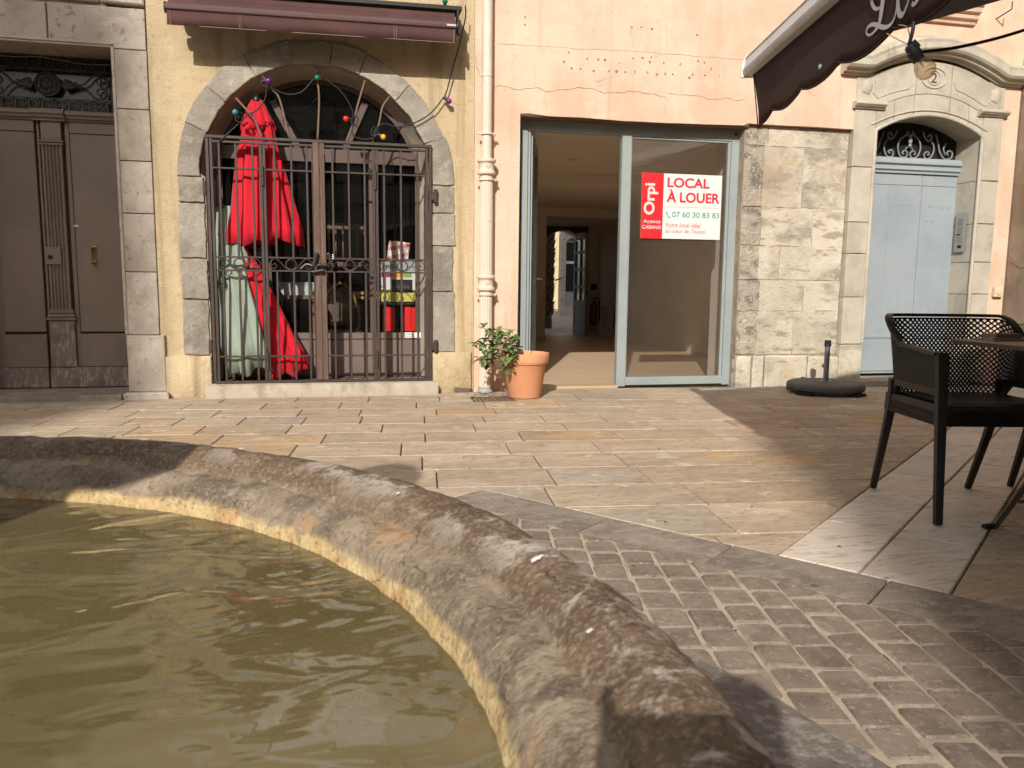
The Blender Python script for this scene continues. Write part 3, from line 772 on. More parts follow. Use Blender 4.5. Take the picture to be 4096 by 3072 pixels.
# lion-mask medallion and palmettes
mx, mz = -2.26, 2.506
me_ = MB(); me_.lathe([(.096, 0), (.096, -.014), (.088, -.020), (.080, -.014), (.078, -.008), (1e-4, -.010)], (mx, GY, mz), 36, axis='y', caps=False)
me_.build('medallion', m_iron, fan, smooth=45)
lm = MB(); rg = random.Random(3)
lm.sphere((mx, GY-.016, mz-.004), .044, 16, 1, .7, 1.1); lm.sphere((mx, GY-.044, mz-.020), .020, 12, 1.2, .8, .8); lm.sphere((mx, GY-.046, mz-.002), .010, 10, .8, 1, 2.0)
for sx in (-1, 1):
    lm.sphere((mx+sx*.017, GY-.040, mz+.012), .011, 10, 1.3, .8, .7); lm.sphere((mx+sx*.013, GY-.052, mz-.024), .011, 10)
    lm.sphere((mx+sx*.034, GY-.020, mz+.038), .014, 10)
for i in range(30):
    a = 2*math.pi*i/30; q = .052+.016*rg.random()
    lm.sphere((mx+math.cos(a)*q, GY-.014-.008*rg.random(), mz+math.sin(a)*q), .012+.004*rg.random(), 8, 1, .8, 1)
lm.build('lion_mask', m_iron, fan, smooth=179)
for sx in (-1, 1):
    for k in range(9):
        a = R(-62+15.5*k); L = .125 if abs(k-4) < 2 else .105-.006*abs(k-4)
        p = [(mx+sx*(.10+t*L*math.cos(a)), GY-.006-.006*math.sin(t*math.pi), mz+t*L*math.sin(a)*.62) for t in (0, .35, .7, 1)]
        MB().tube(p, .009, 8, scales=[.35, .7, 1.0, .6]).build('palmette_leaf', m_iron, fan, smooth=179)
    for sz in (-1, 1):
        P_ = [(mx+sx*.22, mz+sz*.005), (mx+sx*.26, mz+sz*.012), (mx+sx*.30, mz+sz*.045), (mx+sx*.335, mz+sz*.085), (mx+sx*.375, mz+sz*.098), (mx+sx*.415, mz+sz*.082), (mx+sx*.425, mz+sz*.045), (mx+sx*.405, mz+sz*.018), (mx+sx*.375, mz+sz*.018), (mx+sx*.360, mz+sz*.042), (mx+sx*.372, mz+sz*.065), (mx+sx*.392, mz+sz*.060), (mx+sx*.392, mz+sz*.043)]
        sp = smooth_path([(a, GY, b) for a, b in P_], 4)
        MB().tube(sp, .0065, 6).build('scroll', m_iron, fan, smooth=179)
# loose cable under the lintel
cb = smooth_path([(-2.83, .31, 2.700), (-2.5, .31, 2.695), (-2.33, .31, 2.707), (-2.15, .31, 2.690), (-1.98, .31, 2.672), (-1.80, .31, 2.677), (-1.69, .31, 2.682)], 6)
MB().tube(cb, .004, 6).build('cable', MAT('beige_cable', (.30, .25, .19), .6), lb, smooth=179)
MB().box(-9, -1.44, .46, 8.1, HT-.1, HT).build('roof', m_pierdark, lb)
MB().box(-9, -1.45, 7.9, 8.1, 0, HT-.1).build('rear_wall', m_pale, lb)

# ------------------------------------------------------------------ yellow building with the stone arch
yb = thing('yellow_rendered_building', 'yellow rendered house with grey stone arch behind a locked iron gate', 'building', (-.15, 0, 0))
AX, AZ = -.15, 1.785
outer = [(-1.434, -.03), (-1.434, HT), (1.145, HT), (1.145, -.03), (.945, -.03), (.945, AZ)]+arc(AX, AZ, 1.095, 2, 178, 40)+[(-1.235, AZ), (-1.235, -.03)]
wn = [(-.72, 3.45), (.42, 3.45), (.42, 5.05), (-.72, 5.05)]
MB().plate(outer, [wn], 'xz', 0, .30).build('wall', m_yellow, yb)
for x0, x1, z1, sd in ((-1.405, -1.045, .342, 3), (.775, 1.125, .355, 8)):
    po = jag([(x0, -.02), (x1, -.02), (x1, z1), (x0, z1)], .05, .006, sd)
    MB().prism(po, 'xz', -.034, .05, .012).build('plinth', m_yellow, yb, smooth=50)
MB().prism(jag([(.965, -.02), (1.10, -.02), (1.13, .03), (.965, .05)], .03, .008, 2), 'xz', -.05, .0, .01).build('broken_plaster', m_mortar, yb)
# arch stones
ri, ro = .925, 1.112
ang = [0, 21, 47, 69, 84, 101, 121, 141, 158, 180]
for i, (a, b) in enumerate(zip(ang[:-1], ang[1:])):
    da = .16
    inn = arc(AX, AZ, ri+random.uniform(-.006, .012), a+da, b-da, 8); out = arc(AX, AZ, ro+random.uniform(-.012, .012), b-da*.8, a+da*.8, 8)
    po = jag(inn+out, .03, .011, i*7.3)
    MB().prism(po, 'xz', -.010-random.uniform(0, .012), .16, .006).build('arch_stone', m_arch, yb, smooth=40)
    # small infill stones on the outer shoulder
for k, (za, zb) in enumerate(((.35, .80), (.805, 1.13), (1.135, 1.575), (1.58, 1.78))):
    stone_block(-1.258+random.uniform(-.008, .008), -1.055+random.uniform(-.004, .004), za+gap, zb-gap, -.008-random.uniform(0, .012), .16, m_arch, yb, 'arch_stone', amp=.009, ch=.004, step=.03)
for k, (za, zb) in enumerate(((.36, .88), (.885, 1.27), (1.275, 1.545), (1.55, 1.78))):
    stone_block(.757+random.uniform(-.004, .004), .965+random.uniform(-.012, .016), za+gap, zb-gap, -.008-random.uniform(0, .012), .16, m_arch, yb, 'arch_stone', amp=.009, ch=.004, step=.03)
# mortar bed seen between the stones
po = [(-1.245, 0), (-1.245, AZ)]+arc(AX, AZ, 1.10, 178, 2, 40)+[(.955, AZ), (.955, 0), (.765, 0), (.765, AZ)]+arc(AX, AZ, .945, 2, 178, 40)+[(-1.045, AZ), (-1.045, 0)]
MB().plate(po, [], 'xz', .004, .30).build('mortar_bed', m_jointm, yb)
# plastered reveal narrowing towards the shop front
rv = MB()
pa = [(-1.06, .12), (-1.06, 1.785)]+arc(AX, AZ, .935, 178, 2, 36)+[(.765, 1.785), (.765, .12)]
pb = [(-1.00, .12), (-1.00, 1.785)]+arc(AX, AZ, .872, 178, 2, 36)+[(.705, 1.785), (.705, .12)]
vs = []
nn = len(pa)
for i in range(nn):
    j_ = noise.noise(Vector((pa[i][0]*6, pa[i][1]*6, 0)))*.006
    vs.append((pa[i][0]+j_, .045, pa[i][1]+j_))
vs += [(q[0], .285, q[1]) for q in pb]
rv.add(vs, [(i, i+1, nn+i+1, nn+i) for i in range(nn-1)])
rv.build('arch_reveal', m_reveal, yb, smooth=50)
# doorstep
po = jag([(-1.085, -.135), (.815, -.135), (.815, .30), (-1.085, .30)], .06, .005, 6)
MB().prism(po, 'xy', .108, -.03, .016).build('doorstep', m_step, yb, smooth=50)
# shop front behind the gate: timber frame, fanlight, glazed doors
m_timber = MAT('brown_timber_paint', (.085, .052, .040), .5, [((.11, .072, .056), 6, .45, .7, .6, (2, 1, .4))], [(40, .2, .003, (3, 1, .3))], spec=.45)
m_timber2 = MAT('taupe_panel_paint', (.16, .115, .095), .55, [((.13, .092, .075), 3, .4, .65, .6), ((.20, .15, .125), 8, .55, .75, .5)], [(30, .15, .003)], spec=.45)
sf = MB(); FY0, FY1 = .285, .335
sf.plate([(-1.0, .11), (-1.0, 1.785)]+arc(AX, AZ, .872, 178, 2, 30)+[(.708, 1.785), (.708, .11)],
         [[(-.955, .51), (-.955, 1.98), (-.605, 1.98), (-.605, .51)], [(-.575, .51), (-.575, 1.98), (-.205, 1.98), (-.205, .51)],
          [(-.125, .51), (-.125, 1.98), (.26, 1.98), (.26, .51)], [(.31, .51), (.31, 1.98), (.665, 1.98), (.665, .51)],
          [(-.94, 2.09)]+arc(AX, AZ, .835, 156, 24, 30)+[(.64, 2.09)]], 'xz', FY0, FY1)
sfo = sf.build('shopfront', m_timber, yb)
for x0, x1 in ((-.955, -.605), (-.575, -.205), (-.125, .26), (.31, .665)):
    MB().box(x0-.02, x1+.02, FY0-.006, FY0+.01, .125, .445).build('panel', m_timber2, sfo, bevel=.006)
    MB().box(x0-.02, x1+.02, FY0-.010, FY0+.01, .455, .508).build('rail', m_timber2, sfo, bevel=.004)
    MB().box(x0-.002, x1+.002, .318, .324, .505, 1.985).build('glass_pane', m_glass2, sfo)
fgl = MB(); fgl.plate([(-.95, 2.085)]+arc(AX, AZ, .84, 159, 21, 30)+[(.65, 2.085)], [], 'xz', .318, .323); fgl.build('fanlight_glass', glass_material('dim_fanlight_glass', .05, tint=(.5, .5, .5), gain=.8, dustcol=(.09, .085, .08)), sfo)
for p, q in (((-.53, 2.47), (-.33, 2.09)), ((.24, 2.49), (.06, 2.09))):
    MB().bar((p[0], .305, p[1]), (q[0], .305, q[1]), .055, .045, up=(0, 1, 0)).build('glazing_bar', m_timber, sfo)
MB().box(-.215, -.115, FY0-.03, FY0-.001, .12, 2.06).build('meeting_stile', m_timber, sfo, bevel=.006)
for x in (-.215, -.118, .272, .30): MB().box(x-.012, x+.012, FY0-.035, FY0-.0005, 1.005, 1.02).build('door_bolt', m_iron, sfo)
# dark room behind
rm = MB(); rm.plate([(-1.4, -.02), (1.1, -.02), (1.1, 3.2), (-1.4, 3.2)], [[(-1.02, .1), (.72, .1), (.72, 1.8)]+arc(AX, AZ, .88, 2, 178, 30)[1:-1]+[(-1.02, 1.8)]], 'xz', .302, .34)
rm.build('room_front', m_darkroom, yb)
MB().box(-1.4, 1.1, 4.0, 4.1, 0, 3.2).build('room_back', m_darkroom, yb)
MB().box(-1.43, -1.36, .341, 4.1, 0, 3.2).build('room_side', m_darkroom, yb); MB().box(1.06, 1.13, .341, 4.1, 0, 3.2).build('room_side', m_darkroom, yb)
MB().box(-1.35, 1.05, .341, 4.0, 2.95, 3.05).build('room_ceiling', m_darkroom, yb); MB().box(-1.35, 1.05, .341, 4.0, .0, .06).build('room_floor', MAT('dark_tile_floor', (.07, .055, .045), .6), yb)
MB().box(-1.43, 1.14, .31, 8.1, HT-.1, HT).build('roof', m_pierdark, yb)
MB().box(-1.43, 1.14, 7.9, 8.1, 0, HT-.1).build('rear_wall', m_yellow, yb)
# first-floor window with pale shutters (above the picture; the basin mirrors it)
m_shut = MAT('pale_shutter_paint', (.62, .64, .62), .6, [((.50, .52, .50), 4, .4, .65, .6)])
wo_ = MB().box(-.72, .42, .12, .15, 3.45, 5.05).build('window', MAT('window_frame_paint', (.6, .6, .57), .6), yb)
MB().box(-.66, .36, .105, .119, 3.52, 4.98).build('window_pane', MAT('sky_white_pane', (.80, .80, .78), .5), wo_)  # pane painted white to stand in for sky reflected in the glass
MB().box(-.17, -.13, .08, .104, 3.5, 5.0).build('window_bar', m_shut, wo_)
for z in (3.95, 4.45): MB().box(-.66, .36, .085, .1045, z, z+.035).build('window_bar', m_shut, wo_)
for x0, x1 in ((-1.27, -.74), (.44, .97)):
    s_ = MB().box(x0, x1, -.05, -.02, 3.43, 5.07).build('shutter', m_shut, wo_)
    for k in range(20): MB().box(x0+.05, x1-.05, -.062, -.05, 3.5+k*.077, 3.55+k*.077).build('slat', m_shut, wo_)
# ------------------------------------------------------------------ pink building with the empty shop and door no. 2
pk = thing('pink_rendered_building', 'pink rendered house with a vacant glazed shop and a blue-grey arched street door', 'building', (3.9, 0, 0))
lint = [(3.70, 2.445), (3.66, 2.425), (3.3, 2.415), (2.9, 2.408), (2.5, 2.404), (2.1, 2.412), (1.8, 2.408), (1.62, 2.420), (1.548, 2.415)]
outer = [(1.148, -.03), (1.148, HT), (6.64, HT), (6.64, -.03), (6.452, -.03), (6.452, 2.93), (6.40, 3.02), (6.05, 3.12), (5.62, 3.19), (5.2, 3.12), (4.86, 3.02), (4.80, 2.93), (4.795, 2.447)]+lint+[(1.54, -.03)]
MB().plate(jag(outer, .12, .0022, 3), [], 'xz', 0, .13).build('wall', m_pink, pk)
MB().plate([(1.16, 2.43), (6.6, 3.3), (6.6, HT), (1.16, HT)], [], 'xz', .135, .30).build('wall_core', m_pink, pk)
MB().box(1.16, 1.53, .131, .36, -.03, 2.5).build('jamb', m_pink, pk)
MB().prism(jag([(1.545, 2.395), (3.72, 2.412), (3.72, 2.50), (1.545, 2.50)], .1, .006, 5), 'xz', .010, .35, .01).build('lintel', m_pinkbrown, pk)
# cracks and old fixing holes in the render
m_crack = MAT('dark_crack_line', (.30, .20, .145), .95)  # one even dark brown for the crack ribbons
def crack(pts, wd, y=-.0012, parent=pk, mat=None):
    P_ = []
    rg = random.Random(len(pts)*7+int(pts[0][0]*100))
    for a, b in zip(pts[:-1], pts[1:]):
        for k in range(5):
            t = k/5; P_.append((a[0]+(b[0]-a[0])*t+rg.uniform(-.004, .004), a[1]+(b[1]-a[1])*t+rg.uniform(-.005, .005)))
    P_.append(pts[-1])
    n = len(P_); vs = []
    for i, (x, z) in enumerate(P_):
        a = P_[max(0, i-1)]; b = P_[min(n-1, i+1)]; d = Vector((b[0]-a[0], b[1]-a[1])).normalized(); h = wd*(.35+.65*rg.random())/2
        if i in (0, n-1): h *= .2
        vs += [(x-d.y*h, y, z+d.x*h), (x+d.y*h, y, z-d.x*h)]
    mb = MB(); mb.add(vs, [(2*i, 2*i+2, 2*i+3, 2*i+1) for i in range(n-1)])
    return mb.build('crack', mat or m_crack, parent)
crack([(1.33, 2.62), (1.38, 2.64), (1.52, 2.61), (1.64, 2.63), (1.70, 2.64), (1.77, 2.61), (1.87, 2.63), (1.98, 2.64), (2.05, 2.66), (2.19, 2.66), (2.31, 2.63), (2.36, 2.64), (2.46, 2.64), (2.53, 2.66), (2.61, 2.66), (2.70, 2.65), (2.78, 2.65), (2.89, 2.625)], .007)
crack([(2.89, 2.66), (3.0, 2.66), (3.16, 2.66), (3.25, 2.65), (3.29, 2.63), (3.40, 2.64), (3.47, 2.66), (3.55, 2.64), (3.67, 2.65)], .006)
crack([(1.34, 2.98), (1.74, 2.98), (2.23, 2.99), (2.60, 3.0), (2.99, 3.0), (3.38, 3.0), (3.71, 3.0)], .004)
crack([(1.77, 2.61), (1.775, 2.52), (1.78, 2.44)], .004); crack([(2.89, 2.63), (2.88, 2.52), (2.875, 2.44)], .003); crack([(2.6, 2.98), (2.55, 3.08), (2.53, 3.2)], .003)
crack([(4.22, 2.84), (4.32, 2.74), (4.40, 2.72)], .004); crack([(6.5, 1.55), (6.56, 1.50), (6.63, 1.47)], .004); crack([(2.2, 2.74), (2.25, 2.72), (2.33, 2.76)], .004)
crack([(1.155, 2.87), (1.165, 2.77), (1.20, 2.70)], .008, -.0012, yb); crack([(.96, 2.47), (1.07, 2.46), (1.13, 2.51)], .004, -.0012, yb)
m_plug = MAT('wall_plug_hole', (.05, .04, .035), .8); m_plugr = MAT('red_wall_plug', (.30, .09, .05), .6); m_ringw = MAT('chipped_render', (.66, .55, .45), .9)
holes = [(1.58, 3.21), (1.58, 3.15), (2.54, 3.20), (2.63, 3.21), (2.73, 3.20), (3.16, 3.18), (3.68, 3.20), (1.97, 2.95), (1.93, 2.87), (2.14, 2.91), (2.24, 2.91), (2.30, 2.91), (2.43, 2.89), (2.56, 2.94), (2.65, 2.95), (2.73, 2.96), (2.72, 2.92), (2.85, 2.92), (3.01, 2.92), (3.18, 2.96), (3.24, 2.95), (2.0, 2.82), (2.08, 2.82), (2.2, 2.81), (2.34, 2.82), (2.41, 2.82), (2.49, 2.82), (2.58, 2.83), (2.70, 2.83), (2.79, 2.82), (2.87, 2.83), (2.94, 2.83), (3.10, 2.81), (3.13, 2.84), (3.25, 2.84), (3.31, 2.90), (3.39, 2.85)]
for i, (x, z) in enumerate(holes):
    r_ = random.uniform(.007, .011)
    h_ = MB(); h_.lathe([(r_, -.003), (r_*.6, -.0035), (r_*.5, .01), (1e-4, .01)], (x, 0, z), 10, axis='y', caps=False); h_.build('wall_plug', random.choice((m_plug, m_plug, m_plugr)), pk, smooth=179)
    if i % 3 == 0: MB().prism(jag([(x-.016, z-.012), (x+.014, z-.016), (x+.017, z+.012), (x-.012, z+.016)], .01, .004, i), 'xz', -.0016, .0).build('chipped_patch', m_ringw, pk)
# shop front
FX0, FX1 = 1.56, 3.74
fy, fb = .150, .215
shop = MB().box(FX0, FX1, fy+.010, fb, 2.308, 2.43).build('shopfront', m_frame, pk, bevel=.003)
def fbox(x0, x1, z0, z1, y0=fy, y1=fb, name='frame_post', mat=None): return MB().box(x0, x1, y0, y1, z0, z1).build(name, mat or m_frame, shop, bevel=.003)
fbox(1.562, 1.592, 0, 2.308, fy+.02, fb); fbox(1.598, 1.655, 0, 2.307, fy, fb); fbox(1.662, 1.686, 0.01, 2.307, fy+.02, fb)
fbox(2.540, 2.628, 0, 2.307); fbox(3.625, 3.735, 0, 2.307); fbox(3.600, 3.626, .085, 2.307, fy+.02, fb, 'glazing_bead'); fbox(2.627, 2.642, .085, 2.307, fy+.02, fb, 'glazing_bead')
fbox(2.629, 3.624, .012, .088, fy-.004, fb, 'bottom_rail'); fbox(2.642, 3.60, 2.290, 2.3075, fy+.02, fb, 'glazing_bead')
MB().box(2.63, 3.62, .182, .188, .085, 2.305).build('glass_pane', m_glass, shop)
MB().box(1.60, 2.54, .09, .30, -.02, .018).build('threshold_strip', MAT('oak_threshold', (.50, .36, .22), .6), shop, bevel=.004)
bo = MB(); bo.lathe([(.013, 0), (.013, -.004), (1e-4, -.004)], (3.665, fy+.010, 2.368), 12, axis='y', caps=False); bo.build('hole_cap', m_black, shop)
# open glazed door leaf
hinge = Vector((1.690, .215)); far = Vector((1.945, 1.03)); dv = (far-hinge).normalized(); dn = Vector((dv.y, -dv.x))
lf = None
def leafbox(a, b, z0, z1, off=0.0, th=.045, mat=None, name='door_stile', parent=None):
    P_ = [hinge+dv*a+dn*(off-th/2), hinge+dv*b+dn*(off-th/2), hinge+dv*b+dn*(off+th/2), hinge+dv*a+dn*(off+th/2)]
    return MB().prism([(p.x, p.y) for p in P_], 'xy', z0, z1).build(name, mat or m_frame, parent)
Ld = (far-hinge).length
lf = leafbox(0, .075, .015, 2.29, parent=pk, name='shop_door')
leafbox(Ld-.075, Ld, .015, 2.29, parent=lf); leafbox(.075, Ld-.075, .015, .13, parent=lf, name='door_rail'); leafbox(.075, Ld-.075, 2.20, 2.29, parent=lf, name='door_rail')
leafbox(.075, Ld-.075, .13, 2.20, th=.006, mat=m_glass, parent=lf, name='glass_pane')
m_steel = MAT('brushed_steel', (.55, .53, .50), .35, metallic=1.0)
hp = hinge+dv*(Ld-.04)
hh = MB(); q = hp+dn*.075
hh.tube([(hp.x, hp.y, 1.01), (q.x, q.y, 1.01)], .007, 8); q2 = q-dv*.11; hh.tube([(q.x, q.y, 1.01), (q2.x, q2.y, 1.012)], .008, 8)
hh.sphere((q.x, q.y, 1.01), .013, 10); hh.build('handle', m_steel, lf, smooth=179)
# empty room
RX0, RX1, RY1 = 1.78, 4.90, 7.9
MB().box(1.5, RX1+.2, .216, RY1+.3, -.03, .008).build('floor', m_floor, pk)
MB().box(1.46, 1.56, .37, RY1, 0, 2.6).build('inner_wall', m_plaster, pk); MB().box(RX1, RX1+.1, .21, RY1, 0, 2.6).build('inner_wall', m_plaster, pk)
MB().box(3.745, RX1+.05, .216, .30, 0, 2.6).build('inner_wall', m_plaster, pk)
MB().box(3.70, 3.80, .31, .62, 0, 2.36).build('inner_pier', m_plaster, pk)
MB().box(1.5, 3.41, 6.17, 6.32, 0, 2.3).build('inner_partition', m_plaster, pk); MB().box(RX0, 3.42, 6.155, 6.335, .008, .08).build('skirting', MAT('white_skirting', (.6, .55, .47), .6), pk)
MB().box(1.5, RX1+.05, .216, 3.0, 2.37, 2.45).build('ceiling', m_ceiling, pk); MB().box(1.5, RX1+.05, 3.0, 6.2, 2.24, 2.449).build('ceiling_beam', m_ceiling, pk)
MB().box(RX0-.05, RX1+.05, 6.2, RY1, 2.10, 2.448).build('ceiling_rear', m_ceiling, pk)
for p in ((2.62, 2.0), (3.55, 2.2), (2.7, 4.2)):
    zc = 2.37 if p[1] < 3 else 2.24
    MB().lathe([(.045, -.001), (.045, -.006), (.030, -.008), (.028, -.002)], (p[0], p[1], zc), 20).build('downlight', MAT('downlight_ring', (.6, .52, .42), .4), pk, smooth=40)
bw = [(RX0-.1, -.02), (3.84, -.02), (3.84, 1.62)]+[(4.20+.36*math.cos(R(a)), 1.62+.36*math.sin(R(a))) for a in range(170, 0, -10)]+[(4.56, 1.62), (4.56, -.02), (RX1+.1, -.02), (RX1+.1, 2.6), (RX0-.1, 2.6)]
MB().plate(bw, [], 'xz', RY1, RY1+.24).build('rear_inner_wall', m_plaster, pk)
MB().plate([(3.80, 1.58)]+[(4.20+.40*math.cos(R(a)), 1.60+.40*math.sin(R(a))) for a in range(175, 0, -8)]+[(4.62, 1.58), (4.70, 2.06), (3.72, 2.06)], [], 'xz', RY1-.03, RY1-.002).build('arch_lining', MAT('dark_arch_wood', (.10, .07, .05), .8), pk)
MB().box(1.15, 3.80, RY1+.245, RY1+.40, 2.1, HT-.1).build('rear_wall', m_pink, pk); MB().box(4.6, 6.6, RY1+.245, RY1+.40, 0, HT-.1).build('rear_wall', m_pink, pk); MB().box(3.79, 4.61, RY1+.245, RY1+.40, 2.1, HT-.1).build('rear_wall', m_pink, pk); MB().box(1.15, 3.80, RY1+.246, RY1+.39, 0, 2.1).build('rear_wall', m_pink, pk)
MB().box(1.15, 6.62, .301, RY1+.4, HT-.1, HT).build('roof', m_pierdark, pk)
MB().box(6.56, 6.63, .31, RY1+.24, 0, HT-.1).build('side_wall', m_pink, pk); MB().box(1.16, 1.22, .37, RY1+.24, 0, HT-.1).build('side_wall', m_pink, pk)
# arched inner door leaf standing open
m_greydoor = MAT('grey_painted_wood', (.33, .31, .28), .6)
ih = Vector((4.44, 7.90)); idv = Vector((.03, -1)).normalized(); idn = Vector((-idv.y, idv.x))
def ileaf(a, b, z0, z1, th=.05, mat=m_greydoor, name='rail', parent=None, off=0):
    P_ = [ih+idv*a+idn*(off-th/2), ih+idv*b+idn*(off-th/2), ih+idv*b+idn*(off+th/2), ih+idv*a+idn*(off+th/2)]
    return MB().prism([(p.x, p.y) for p in P_], 'xy', z0, z1).build(name, mat, parent, bevel=.004)
il = ileaf(0, .09, .015, 1.78, parent=pk, name='rear_door')
ileaf(.62, .71, .015, 1.90, parent=il, name='stile'); ileaf(.35, .39, .60, 1.84, parent=il, name='glazing_bar')
for z in (.015, .55, .90, 1.22, 1.54): ileaf(.09, .62, z, z+(.12 if z < .6 else .05), parent=il, name='rail')
ileaf(.09, .62, .135, .55, th=.03, parent=il, name='panel'); ileaf(.09, .62, 1.80, 1.93, parent=il, name='rail'); ileaf(.09, .62, .60, 1.80, th=.006, mat=m_glass2, parent=il, name='glass_pane')
# fire extinguisher and radiator on the right-hand wall
ex = thing('fire_extinguisher', 'dark red fire extinguisher with black hose inside the empty shop', 'extinguisher', (4.66, 7.35, .2))
MB().lathe([(.06, .20), (.075, .22), (.075, .58), (.055, .64), (.025, .67), (.025, .70)], (4.66, 7.35, 0), 20).build('cylinder', MAT('dark_red_enamel', (.20, .02, .015), .35, spec=.6), ex, smooth=50)
MB().tube(smooth_path([(4.66, 7.33, .72), (4.72, 7.26, .70), (4.745, 7.24, .5), (4.735, 7.25, .26)], 6), .012, 8).build('hose', m_black, ex, smooth=179); MB().box(4.60, 4.74, 7.33, 7.37, .70, .725).build('lever', m_black, ex)
MB().box(4.60, 4.72, 7.372, 7.374, .86, .98).build('notice', m_black, ex)
rd = thing('radiator', 'white panel radiator on the wall inside the empty shop', 'radiator', (4.84, 7.0, .15))
MB().box(4.80, 4.86, 6.80, 7.30, .16, .55).build('panel', MAT('white_enamel', (.62, .58, .52), .4), rd, bevel=.012)
for k in range(7): MB().box(4.788, 4.80, 6.83+k*.066, 6.865+k*.066, .19, .52).build('fin', MAT('white_enamel_fin', (.62, .58, .52), .4), rd)
MB().box(4.86, 4.90, 6.9, 6.95, .3, .4).build('bracket', m_steel, rd)
# socket hole low on the glass side wall
# estate agent's board on the glass
sg = MB().box(2.745, 3.545, .162, .1685, 1.392, 1.988).build('letting_board', MAT('board_white', (.66, .68, .655), .45, spec=.4), None, label='white and red letting board reading LOCAL À LOUER on the shop window', cat='sign')
m_red = MAT('board_red', (.80, .022, .028), .45); m_red2 = MAT('print_red', (.66, .030, .045), .5); m_pinkp = MAT('print_pale_pink', (.74, .58, .55), .5); m_teal = MAT('print_teal', (.07, .32, .30), .5); m_rose = MAT('print_rose', (.55, .13, .13), .5); m_brn = MAT('print_brown', (.36, .24, .18), .5)
MB().box(2.744, 2.958, .1608, .1625, 1.391, 1.989).build('red_field', m_red, sg)
ty = .1600; tz = .1614
lettering('LOCAL', m_red2, sg, onwall(2.995, tz, 1.862), width=.425, height=.092, bold=.030)
lettering('À LOUER', m_red2, sg, onwall(2.990, tz, 1.727), width=.540, height=.118, bold=.030)
MB().box(2.990, 3.530, .1612, .1618, 1.6845, 1.6875).build('rule', m_brn, sg)
lettering('07 60 30 83 83', m_teal, sg, onwall(3.052, tz, 1.590), width=.478, height=.053, bold=.016)
hs = smooth_path([(2.997, tz, 1.640), (2.998, tz, 1.620), (3.008, tz, 1.602), (3.024, tz, 1.590), (3.038, tz, 1.588)], 4)
MB().sweep(hs, [(-.006, -.0003), (.006, -.0003), (.006, .0003), (-.006, .0003)], up=(0, 1, 0), scales=[1.5, 1.3]+[.8]*(len(hs)-4)+[1.3, 1.5]).build('phone_symbol', m_teal, sg)
lettering('Votre local idéal', m_rose, sg, onwall(2.992, tz, 1.498), width=.352, height=.042, shear=.22, bold=.010)
lettering('au cœur de Toulon.', m_rose, sg, onwall(2.988, tz, 1.445), width=.415, height=.036, shear=.22, bold=.010)
lettering('Orpi', m_pinkp, sg, onwall(2.905, ty, 1.608, R(90)), width=.288, height=.138, bold=.030)
lettering('Agence', m_pinkp, sg, onwall(2.766, ty, 1.521), width=.172, height=.044, bold=.010)
lettering('CABANIS', m_pinkp, sg, onwall(2.758, ty, 1.478), width=.186, height=.034, bold=.012)

# bare stone pier right of the shop
MB().box(3.70, 4.79, .056, .30, -.02, 2.445).build('pier_mortar', m_jointm, pk)
cz = [.30, .72, 1.02, 1.34, 1.70, 2.26, 2.44]
cuts = [[4.30], [4.40], [4.12], [4.45], [4.32], [4.2]]
PYF = .050
for k, (a, b) in enumerate(zip(cz[:-1], cz[1:])):
    xq = 3.915+random.uniform(-.02, .03)
    stone_block(3.705, xq-gap, a+gap, b-gap, PYF-random.uniform(0, .012), .10, m_pierdark, pk, 'pier_stone', amp=.008, ch=.004, step=.03)
    xs = [xq]+cuts[k]+[4.787]
    for x0, x1 in zip(xs[:-1], xs[1:]):
        stone_block(x0+.0015, x1-.0015, a+.0015, b-.0015, PYF+random.uniform(-.0025, .0025), .10, m_pier, pk, 'pier_stone', amp=.008, ch=.0025, step=.03)
for x0, x1 in ((3.70, 3.86), (3.865, 3.99), (3.995, 4.45), (4.455, 4.79)):
    stone_block(x0, x1-gap, -.02, .285+random.uniform(-.01, .01), .0+random.uniform(-.012, .006), .10, m_pier, pk, 'pier_plinth', amp=.008, ch=.014, step=.04)
MB().prism(jag([(4.36, .02), (4.44, .02), (4.44, .075), (4.40, .085), (4.36, .07)], .03, .003, 1), 'xz', -.016, .02).build('vent_hole', m_black, pk)
MB().prism([(4.62, .165), (4.645, .19), (4.62, .215), (4.595, .19)], 'xz', -.014, .02).build('vent_hole', m_iron, pk)

# ------------------------------------------------------------------ door no. 2: stone surround, cornice, fanlight, leaves
OX0, OX1, OZ = 5.03, 6.215, 2.44
def arcz(x, rise=.165): 
    c = (OX0+OX1)/2; hw = (OX1-OX0)/2; return OZ+rise*(1-((x-c)/hw)**2)
SYF = -.012
# pilasters
for x0, x1, js in ((4.795, 5.022, [0, .40, .86, 1.28, 1.58, 2.10, 2.64]), (6.225, 6.452, [0, .44, .90, 1.22, 1.60, 2.02, 2.64])):
    for a, b in zip(js[:-1], js[1:]):
        stone_block(x0+(-.02 if a == 0 else 0), x1, a+gap, b-gap, SYF-(.02 if a == 0 else random.uniform(0, .004)), .30, m_surround if a > .3 else m_pier, pk, 'surround_stone', amp=.003, ch=.006)
